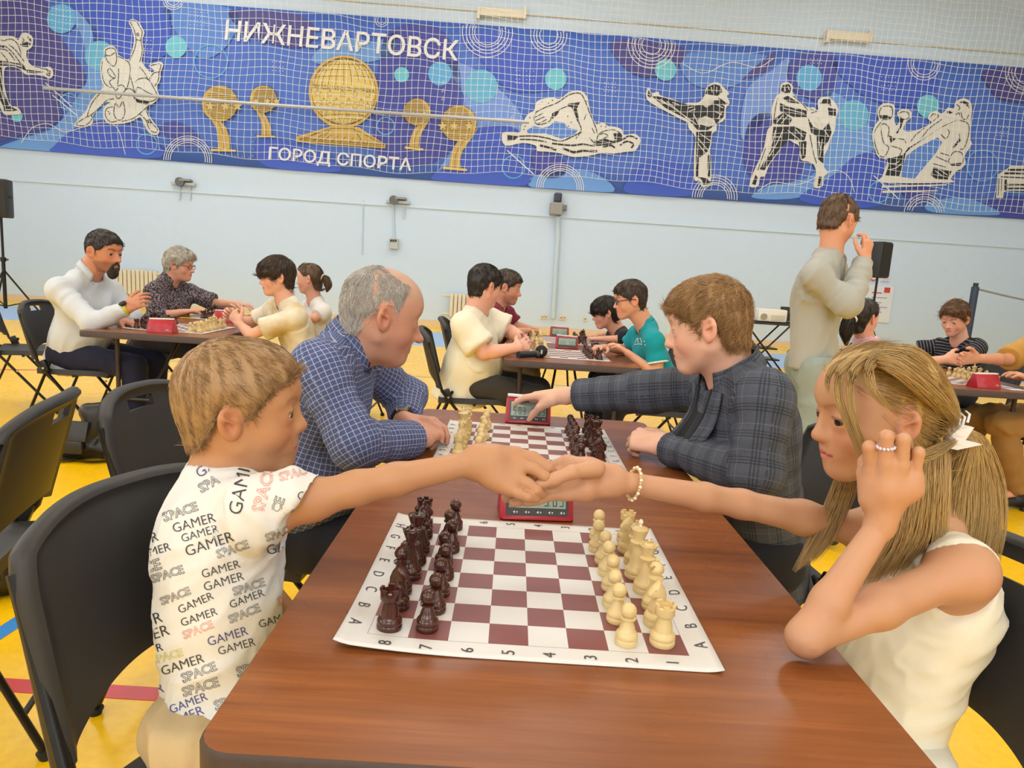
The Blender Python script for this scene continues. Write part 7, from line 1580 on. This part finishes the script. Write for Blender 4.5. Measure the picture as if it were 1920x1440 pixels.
# --- man in maroon
figure_at('dark-haired man in a maroon polo shirt behind the cream t-shirt boy', (-.3, 4.25, 0), (216, 158, 132), 1.0, (946, 540, 4.2, 0, 10, .238, -1), dict(brow=(46, 34, 28), eye_open=.7, stubble=((120, 90, 80), .35), neck_r=.25),
    dict(N=(930, 575, 4.23), C=(925, 620, 4.23), P=('w', -.31, 4.25, .57), SR=(925, 590, 4.06), SL=(948, 588, 4.40), ER=(952, 624, 4.02), WR=('z', 985, 620, .80), EL=(968, 612, 4.4), WL=('z', 990, 615, .80)),
    dict(SHORT, m=HD, thick=(.025, .07)), dict(name='polo_shirt', m=m_cloth('maroon_polo', (122, 32, 52), .05), grow=.022, sleeve=.75, flare=1.35, hem=.13, seed=95),
    legs=((1, 0), .42, .2, 1.0, .48), hands=dict(R=dict(n=(0, 0, -1), curls=fist), L=dict(n=(0, 0, -1), curls=fist)), trousers=(128, 112, 96), collar=(.064, .034, .4, .04))
# --- boy in teal
P = figure_at('boy in glasses and a teal polo shirt moving a piece with his hand', (.98, 3.28, 0), (224, 168, 138), .92, (1191, 565, 3.28, 182, 10, .225, 1), dict(child=.4, brow=(70, 52, 40), eye_open=.7, neck_r=.22),
    dict(N=(1212, 612, 3.30), C=(1222, 675, 3.30), P=('w', .98, 3.30, .57), SL=(1226, 640, 3.14), SR=(1196, 628, 3.44), EL=(1236, 706, 3.10), WL=('w', .66, 3.12, .79), ER=(1172, 655, 3.52), WR=('z', 1132, 652, .80)),
    dict(SHORT, m=HD, thick=(.015, .07), strands=3600), dict(name='teal_polo', m=m_cloth('teal_polo', (20, 150, 160), .05), grow=.020, sleeve=.62, flare=1.3, hem=.14, seed=101),
    legs=((-1, 0), .40, .2, .92, .47), hands=dict(L=rest, R=dict(n=(0, 0, -1), curls=[(.5, .6, .4)] * 4)), trousers=(30, 30, 34), collar=(.060, .03, .4, .035), hair_extra=lambda P, c, R, H: glasses(P, c, R, H, (38, 34, 40)))
_S, _E = P.J['SL'], P.J['EL']; _e = _S + (_E - _S) * .60; _d = vn(_E - _S); _u = vn(np.cross(_d, [0, 1, 0])); _v = np.cross(_d, _u)
MB().tube([_e + (_u * math.cos(a) + _v * math.sin(a)) * .064 for a in np.linspace(0, 2 * math.pi, 25)], .006, 6, cap=False).build('sleeve_band', m_cloth('white_trim', (226, 230, 230)), P.t, True, world=True)
from mathutils.bvhtree import BVHTree as _BT
_lg = MB(); _b = _BT.FromPolygons([tuple(map(float, q)) for q in P.topV[0]], [tuple(map(int, f)) for f in P.topV[1]])
for k, pts in enumerate([[(1191, 642), (1195, 634), (1197, 643)], [(1196, 636), (1201, 634), (1203, 642), (1208, 640)], [(1190, 646), (1200, 645), (1210, 647)]]):
    L = []
    for x, y in pts:
        hit = _b.ray_cast(Vector(CAM), Vector(vn(ray(x, y))), 8.0)
        if hit[0] is not None: L.append(np.array(hit[0]) - vn(ray(x, y)) * .008)
    if len(L) > 1: _lg.tube(L, .003, 5)
if _lg.V: _lg.build('printed_logo', m_cloth('white_trim', (226, 230, 230)), P.t, True, world=True)
# --- boy in black
figure_at('dark-haired boy in a black t-shirt leaning over his board beside the teal boy', (.98, 4.22, 0), (224, 170, 146), .86, (1141, 589, 4.16, 178, 14, .22, 1), dict(child=.5, brow=(46, 36, 30), eye_open=.7, neck_r=.22),
    dict(N=(1160, 622, 4.18), C=(1172, 655, 4.18), P=('w', .97, 4.22, .56), SL=(1172, 635, 4.04), SR=(1152, 630, 4.32), EL=('w', .80, 4.02, .80), WL=('w', .60, 4.08, .785), ER=('w', .78, 4.38, .80), WR=('w', .60, 4.30, .785)),
    dict(SHORT, line='fringe', m=HB, thick=(.04, .08), strands=3000, length=.04, gravity=.3), dict(name='t_shirt', m=m_cloth('black_tee2', (32, 34, 42), .05), grow=.020, sleeve=.8, flare=1.35, hem=.13, seed=105),
    legs=((-1, 0), .38, .18, .88, .46), hands=dict(L=rest, R=rest), trousers=(28, 30, 40))
# --- standing boy
figure_at('tall boy in a beige sweatshirt and faded jeans standing with a hand at his nose', (1.47, 2.42, 0), (222, 164, 134), 1.0, (1594, 414, 2.42, 32, 20, .235, -1), dict(child=.1, brow=(60, 46, 38), eye_open=.6, neck_r=.185, ear=.9),
    dict(N=(1556, 478, 2.42), C=(1535, 560, 2.42), P=(1525, 678, 2.42), SR=(1530, 520, 2.25), SL=(1560, 510, 2.58), ER=(1592, 572, 2.19), WR=(1622, 484, 2.36), EL=(1545, 610, 2.62), WL=(1555, 690, 2.60), HL=('w', 1.49, 2.53, .86), HR=('w', 1.46, 2.33, .86), KL=('w', 1.51, 2.54, .48), KR=('w', 1.48, 2.31, .48), AL=('w', 1.48, 2.56, .09), AR=('w', 1.46, 2.29, .09)),
    dict(SHORT, m=HM, thick=(.006, .05), strands=4200, length=.018, taper=.35, tk=1.2), dict(name='sweatshirt', m=m_cloth('beige_sweatshirt', (170, 170, 164), .05), grow=.027, sleeve={'R': 1.93, 'L': 1.9}, flare=1.10, hem=.03, wr=(.011, 9), seed=111, h=.008),
    hands=dict(R=dict(d=(.02, -.05, .9), n=(-.5, .8, 0), curls=[(.3, 1.0, .5), (.5, 1.0, .6), (1.0, 1.2, .8), (1.1, 1.2, .8)], size=.160), L=dict(d=(.1, 0, -1), n=(0, -1, 0))), trousers=m_denim(), wrt=(.012, 8))
# --- girl in pink
figure_at('girl with a dark ponytail in a pink t-shirt stretching out her hand', (2.0, 3.25, 0), (224, 170, 146), .88, (1637, 600, 3.2, 30, 2, .218, -1), dict(child=.4, brow=(46, 34, 28), eye_open=.8, neck_r=.2),
    dict(N=(1622, 638, 3.22), C=(1625, 700, 3.22), P=('w', 2.02, 3.24, .56), SR=(1642, 660, 3.06), SL=(1632, 648, 3.36), ER=(1718, 682, 3.04), WR=(1778, 672, 3.09), EL=(1660, 700, 3.4), WL=('w', 2.34, 3.40, .79)),
    dict(line='long', thick=(.03, .06), m=HB, strands=2600, length=.05, width=.0011, lift=.05, comb=lambda L, t: np.array([-.5, 0, -.05]) - L), dict(name='t_shirt', m=m_cloth('pink_tee', (232, 186, 204), .04), grow=.022, sleeve=.55, flare=1.35, hem=.12, seed=121),
    legs=((1, 0), .38, .18, .9, .47), hands=dict(R=dict(d=(.9, .1, -.05), n=(.1, .9, -.2), curls=[(.4, .5, .3)] * 4), L=rest), trousers=(60, 62, 76), hair_extra=lambda P, c, R, H: ponytail(P, c, R, H, HB, [(-.42, 0, -.02), (-.56, .02, -.12), (-.58, .02, -.45), (-.50, .02, -.80)], [.02, .04, .042, .01], 320, 7, mat('tie_white', (236, 230, 230), .7)))
# --- curly boy
figure_at('curly-haired boy in a black striped t-shirt looking down at his board', (3.4, 4.16, 0), (228, 176, 154), .95, (1813, 601, 4.12, 214, 18, .228, 1), dict(child=.25, brow=(80, 56, 42), eye_open=.45, lips=(206, 124, 116), neck_r=.23),
    dict(N=(1800, 640, 4.16), C=(1800, 690, 4.17), P=('w', 3.36, 4.2, .57), SL=(1832, 652, 4.03), SR=(1762, 650, 4.30), EL=('w', 3.22, 3.97, .81), WL=('w', 2.98, 4.02, .785), ER=('w', 3.05, 4.38, .82), WR=('w', 2.92, 4.22, .785)),
    dict(SHORT, m=HC, thick=(.05, .13), strands=4200, length=.022, curl=1.2, lump=2.4, messy=.8, front=.05), dict(name='striped_t_shirt', m=m_stripes(), grow=.022, sleeve=.72, flare=1.35, hem=.13, seed=131),
    legs=((-1, 0), .40, .2, .95, .47), hands=dict(L=rest, R=rest), trousers=(44, 48, 66), gaze=(0, -25))
# --- man in mustard (mostly outside the frame)
figure_at('man in a mustard t-shirt and brown trousers shaking hands over his board', (3.38, 3.2, 0), (214, 158, 128), 1.05, (1990, 545, 3.2, 180, 8, .24, 1), dict(brow=(60, 44, 34), neck_r=.25),
    dict(N=(1995, 610, 3.22), C=(1990, 690, 3.22), P=('w', 3.36, 3.24, .57), SL=(2000, 665, 3.03), SR=(1945, 640, 3.40), ER=(1890, 674, 3.24), WR=(1828, 672, 3.12), EL=(1990, 740, 3.0), WL=('w', 3.04, 3.03, .79), HL=('w', 3.34, 3.14, .54), HR=('w', 3.34, 3.33, .54), KL=('w', 2.93, 3.06, .52), KR=('w', 2.95, 3.34, .50), AL=('w', 3.10, 3.06, .10), AR=('w', 3.0, 3.36, .10)),
    dict(SHORT, m=HD), dict(name='mustard_t_shirt', m=m_cloth('mustard_tee', (196, 150, 74), .05), grow=.026, sleeve={'R': .98, 'L': .98}, flare=1.35, hem=.14, seed=141), hands=dict(R=dict(d=(-.9, -.1, -.05), n=(-.1, -.9, -.2), curls=[(.5, .6, .4)] * 4), L=rest), trousers=(150, 112, 62), wrt=(.012, 10), bw=1.05)
# ================================================================ REMAINING THINGS
# loudspeakers on stands
def speaker(px, py0, py1, Y, wpx, label, rot, stand_label, stand=True, tilt=0.0):
    a, b = PY(px, py0, Y), PY(px, py1, Y); hgt = a[2] - b[2]; w = wpx * (Y + 1.09) / FPX
    t = thing('loudspeaker', label, 'loudspeaker', (b[0], b[1], b[2]), rot)
    MB().box((0, 0, hgt / 2), (w, w * .85, hgt), None, .025).build('cabinet', mat('speaker_black', (40, 41, 46), .55, bump=.2), t, True)
    MB().box((0, -w * .43, hgt / 2), (w * .86, .012, hgt * .9)).build('grille', mat('speaker_grille', (28, 28, 31), .6, bump=.5, bscale=900), t)
    MB().tube([(w * .51, -.05, hgt * .55), (w * .56, 0, hgt * .55), (w * .51, .05, hgt * .55)], .012, 8).build('side_handle', M_DARK, t, True)
    if stand:
        s = thing('speaker_stand', stand_label, 'stand', (b[0], b[1], 0)); z = b[2] + .0
        MB().tube([(0, 0, .55), (0, 0, z)], .017, 10).build('pole', M_BLKMET, s, True); MB().tube([(0, 0, .25), (0, 0, z * .62)], .024, 10).build('lower_tube', M_BLKMET, s, True); MB().tube([(0, 0, z * .60), (0, 0, z * .64)], .036, 12).build('collar', M_BLKMET, s, True); MB().tube([(.02, 0, z * .62), (.07, 0, z * .62)], .012, 8).build('knob', M_BLKMET, s, True)
        for k in range(3):
            an = 2 * math.pi * k / 3 + .4; MB().tube([(0, 0, .80), (.55 * math.cos(an), .55 * math.sin(an), .015)], .013, 8).build('leg', M_BLKMET, s, True); MB().tube([(0, 0, .28), (.3 * math.cos(an), .3 * math.sin(an), .36)], .009, 8).build('brace', M_BLKMET, s, True)
speaker(2, 336, 408, 9.0, 34, 'black loudspeaker raised high on a tripod stand at the left wall side', .25, 'black tripod stand under the loudspeaker behind the bearded man')
speaker(1645, 453, 521, 9.5, 30, 'black loudspeaker beside the wall notice behind the standing boy', .5, 'black tripod stand under the loudspeaker behind the standing boy')
# projector table
pt = PZ(1432, 603, .74); t = thing('side_table', 'small black folding table carrying the white projector', 'table', (pt[0], pt[1], 0))
MB().box((0, 0, .725), (.80, .5, .03), None, .006).build('tabletop', M_DARK, t)
for sx in (-1, 1):
    for sy in (-1, 1): MB().tube([(sx * .32, sy * .2, .71), (-sx * .30, sy * .2, .012)], .013, 8).build('leg', M_BLKMET, t, True)
for z in (.2, .36): MB().box((0, 0, z), (.36 if z > .3 else .46, .38, .022)).build('shelf', M_BLKMET, t)
p = thing('projector', 'white projector box on the small black table near the wall', 'projector', (pt[0] + .05, pt[1] - .05, .742))
MB().box((0, 0, .10), (.42, .3, .18), None, .02).build('body', M_WHITEP, p, True); MB().tube([(-.13, -.15, .08), (-.13, -.175, .08)], .045, 18).build('lens', mat('projector_lens', (150, 150, 146), .2), p, True)
for k in range(5): MB().box((.08, -.151, .035 + .017 * k), (.2, .004, .006)).build('vent_slat', mat('projector_vent', (160, 158, 150), .5), p)
MB().box((0, 0, .006), (.3, .2, .012)).build('foot', M_DARK, p)
lt = thing('laptop', 'open black laptop beside the projector', 'laptop', (pt[0] + .33, pt[1] + .08, .742)); MB().box((0, 0, .01), (.16, .24, .018)).build('base', M_DARK, lt); MB().box((.06, .1, .125), (.2, .012, .21), None, .004).build('screen_lid', M_DARK, lt)
# post with rope
a = PY(1829, 538, 8.0); t = thing('net_post', 'dark blue volleyball post with a rope behind the curly-haired boy', 'post', (a[0], a[1], 0)); MP = mat('post_blue', (44, 60, 86), .4, .2)
MB().tube([(0, 0, 0), (0, 0, a[2])], .045, 14).build('pole', MP, t, True); MB().tube([(0, 0, a[2]), (0, 0, a[2] + .05)], .03, 12).build('cap', M_DARK, t, True); MB().lathe([(.22, 0), (.22, .02), (.06, .05)], 20).build('base', MP, t, True)
b = PY(1990, 574, 7.6); b2 = PY(1910, 560, 7.8); MB().tube(smooth_path([(0, 0, a[2] - .02), tuple(b2 - np.array([a[0], a[1], 0])), tuple(b - np.array([a[0], a[1], 0]))], 6), .012, 6).build('rope', mat('rope_grey', (120, 122, 130), .7), t, True)
# microphone on the middle table
m0 = PZ(985, 664, TZ + .024); m1 = PZ(1018, 661, TZ + .030); t = thing('microphone', 'black wireless microphone lying at the edge of the teal boy table', 'microphone', tuple(m0 * [1, 1, 0] + [0, 0, TZ]))
q = lambda v: v - (m0 * [1, 1, 0] + [0, 0, TZ]); e = vn((m1 - m0) * [1, 1, 0]); h0 = m0.copy(); h0[2] = TZ + .022
MB().tube([q(h0) - e * .055, q(h0) + e * .075], [.020, .019], 14).build('handle', mat('mic_black', (30, 32, 38), .4), t, True); MB().tube([q(h0) + e * .075, q(h0) + e * .095], [.017, .024], 14).build('neck', mat('mic_grey', (60, 62, 66), .4), t, True)
hd = q(h0) + e * .125; hd[2] = .038; k = MB(); k.sphere(tuple(hd), .037, 16, (1, 1, 1)); k.build('foam_head', mat('mic_foam', (38, 38, 42), .95, bump=.6, bscale=300), t, True)
MB().box(hd + np.array([0, -.038, 0]), (.010, .003, .024), None).build('printed_logo', mat('mic_logo', (200, 200, 200), .5), t)
# papers and pens
def paper(px, py, w, l, rot, label):
    c = PZ(px, py, TZ) if py > 10 else np.array([px, py, TZ]); o = MB().box((0, 0, .0008), (w, l, .0012)).build('score_sheet', M_PAPER); o.location = (c[0], c[1], TZ); o.rotation_euler[2] = rot; props(o, label, 'paper')
paper(1003, 638, .06, .14, .3, 'small white paper slip beside the pale pieces of the maroon man board'); paper(1001, 655, .07, .08, .2, 'small white paper slip behind the black microphone'); paper(-1.98, 4.66, .2, .12, .2, 'white score sheet under the hand of the grey-haired woman'); paper(2.90, 2.96, .10, .07, .1, 'white paper slip beside the red clock of the mustard man')
o = props(MB().tube([(0, 0, .004), (.13, .01, .004)], .0035, 6).build('pencil', mat('pencil_yellow', (226, 196, 40), .5), None, True), 'thin yellow pencil lying before the grey-haired woman', 'pencil'); c = np.array([-2.50, 4.08, 0]); o.location = (c[0], c[1], TZ); o.rotation_euler[2] = .3
# black leather bag on the floor
def bag():
    a = PZ(175, 858, 0); t = thing('leather_bag', 'black leather shoulder bag with a strap lying on the yellow floor', 'bag', (a[0], a[1], 0)); ml = mat('bag_leather', (30, 29, 28), .38, var=.2, vscale=40, bump=.25, bscale=260)
    fd = Field((-.25, -.22, .002), (.25, .22, .36), .008); tilt = vn(np.array([.35, .25, 1.0]))
    fd.cone((-.06, -.02, .07), (.05, .02, .27), .075, .055, .03, flat=1.0); fd.cone((-.10, -.03, .06), (.10, .02, .07), .065, .07, .03); fd.cone((-.02, .0, .27), (.10, .04, .26), .05, .05, .03); fd.cone((.09, .02, .07), (.11, .04, .24), .06, .05, .03); fd.cut((0, 0, .004), (0, 0, -1))
    V, F = fd.mesh(); N = vnormals(V, F); V = V + N * (.007 * (1 - np.abs(vnoise(V * 13, 2)) * 2))[:, None]; mesh_obj('body', V, F, ml, t)
    MB().box((-.05, -.105, .18), (.17, .018, .12), np.array([[1, 0, 0], [0, .94, .34], [0, -.34, .94]]), .008).build('flap', ml, t, True); MB().box((-.06, -.118, .09), (.15, .03, .08), None, .012).build('pocket', ml, t, True)
    MB().tube(smooth_path([(-.02, -.10, .03), (-.10, -.13, .012), (-.19, -.14, .03), (-.26, -.10, .06), (-.22, -.07, .02), (-.10, -.09, .012), (.06, -.12, .012), (.16, -.06, .012)], 6), .018, 8, flat=.22).build('strap', ml, t, True)
    MB().tube(smooth_path([(.12, .0, .26), (.18, -.03, .15), (.17, -.06, .03)], 6), .014, 8, flat=.3).build('strap', ml, t, True); MB().tube([(.10, -.05, .19), (.11, -.055, .10)], .004, 6).build('zip_pull', M_RIV, t, True)
bag()
def bag2():
    a = PZ(-12, 1105, 0); t = thing('plastic_bag', 'crumpled black plastic bag under the empty chair', 'bag', (a[0], a[1], 0)); fd = Field((-.25, -.22, .002), (.25, .22, .40), .009); fd.ell((0, 0, .11), np.eye(3), (.15, .12, .12), .02); fd.cone((.03, 0, .2), (.08, .02, .30), .06, .03, .03); fd.cut((0, 0, .004), (0, 0, -1)); V, F = fd.mesh(); N = vnormals(V, F); V = V + N * (.012 * (1 - np.abs(vnoise(V * 22, 4)) * 2))[:, None]; mesh_obj('body', V, F, mat('bag_plastic', (24, 24, 25), .25), t)
    MB().tube(smooth_path([(.05, 0, .3), (.13, .02, .22), (.16, .0, .05), (.12, -.05, .02)], 6), .010, 8, flat=.3).build('handle', mat('bag_plastic', (24, 24, 25), .25), t, True)
bag2()
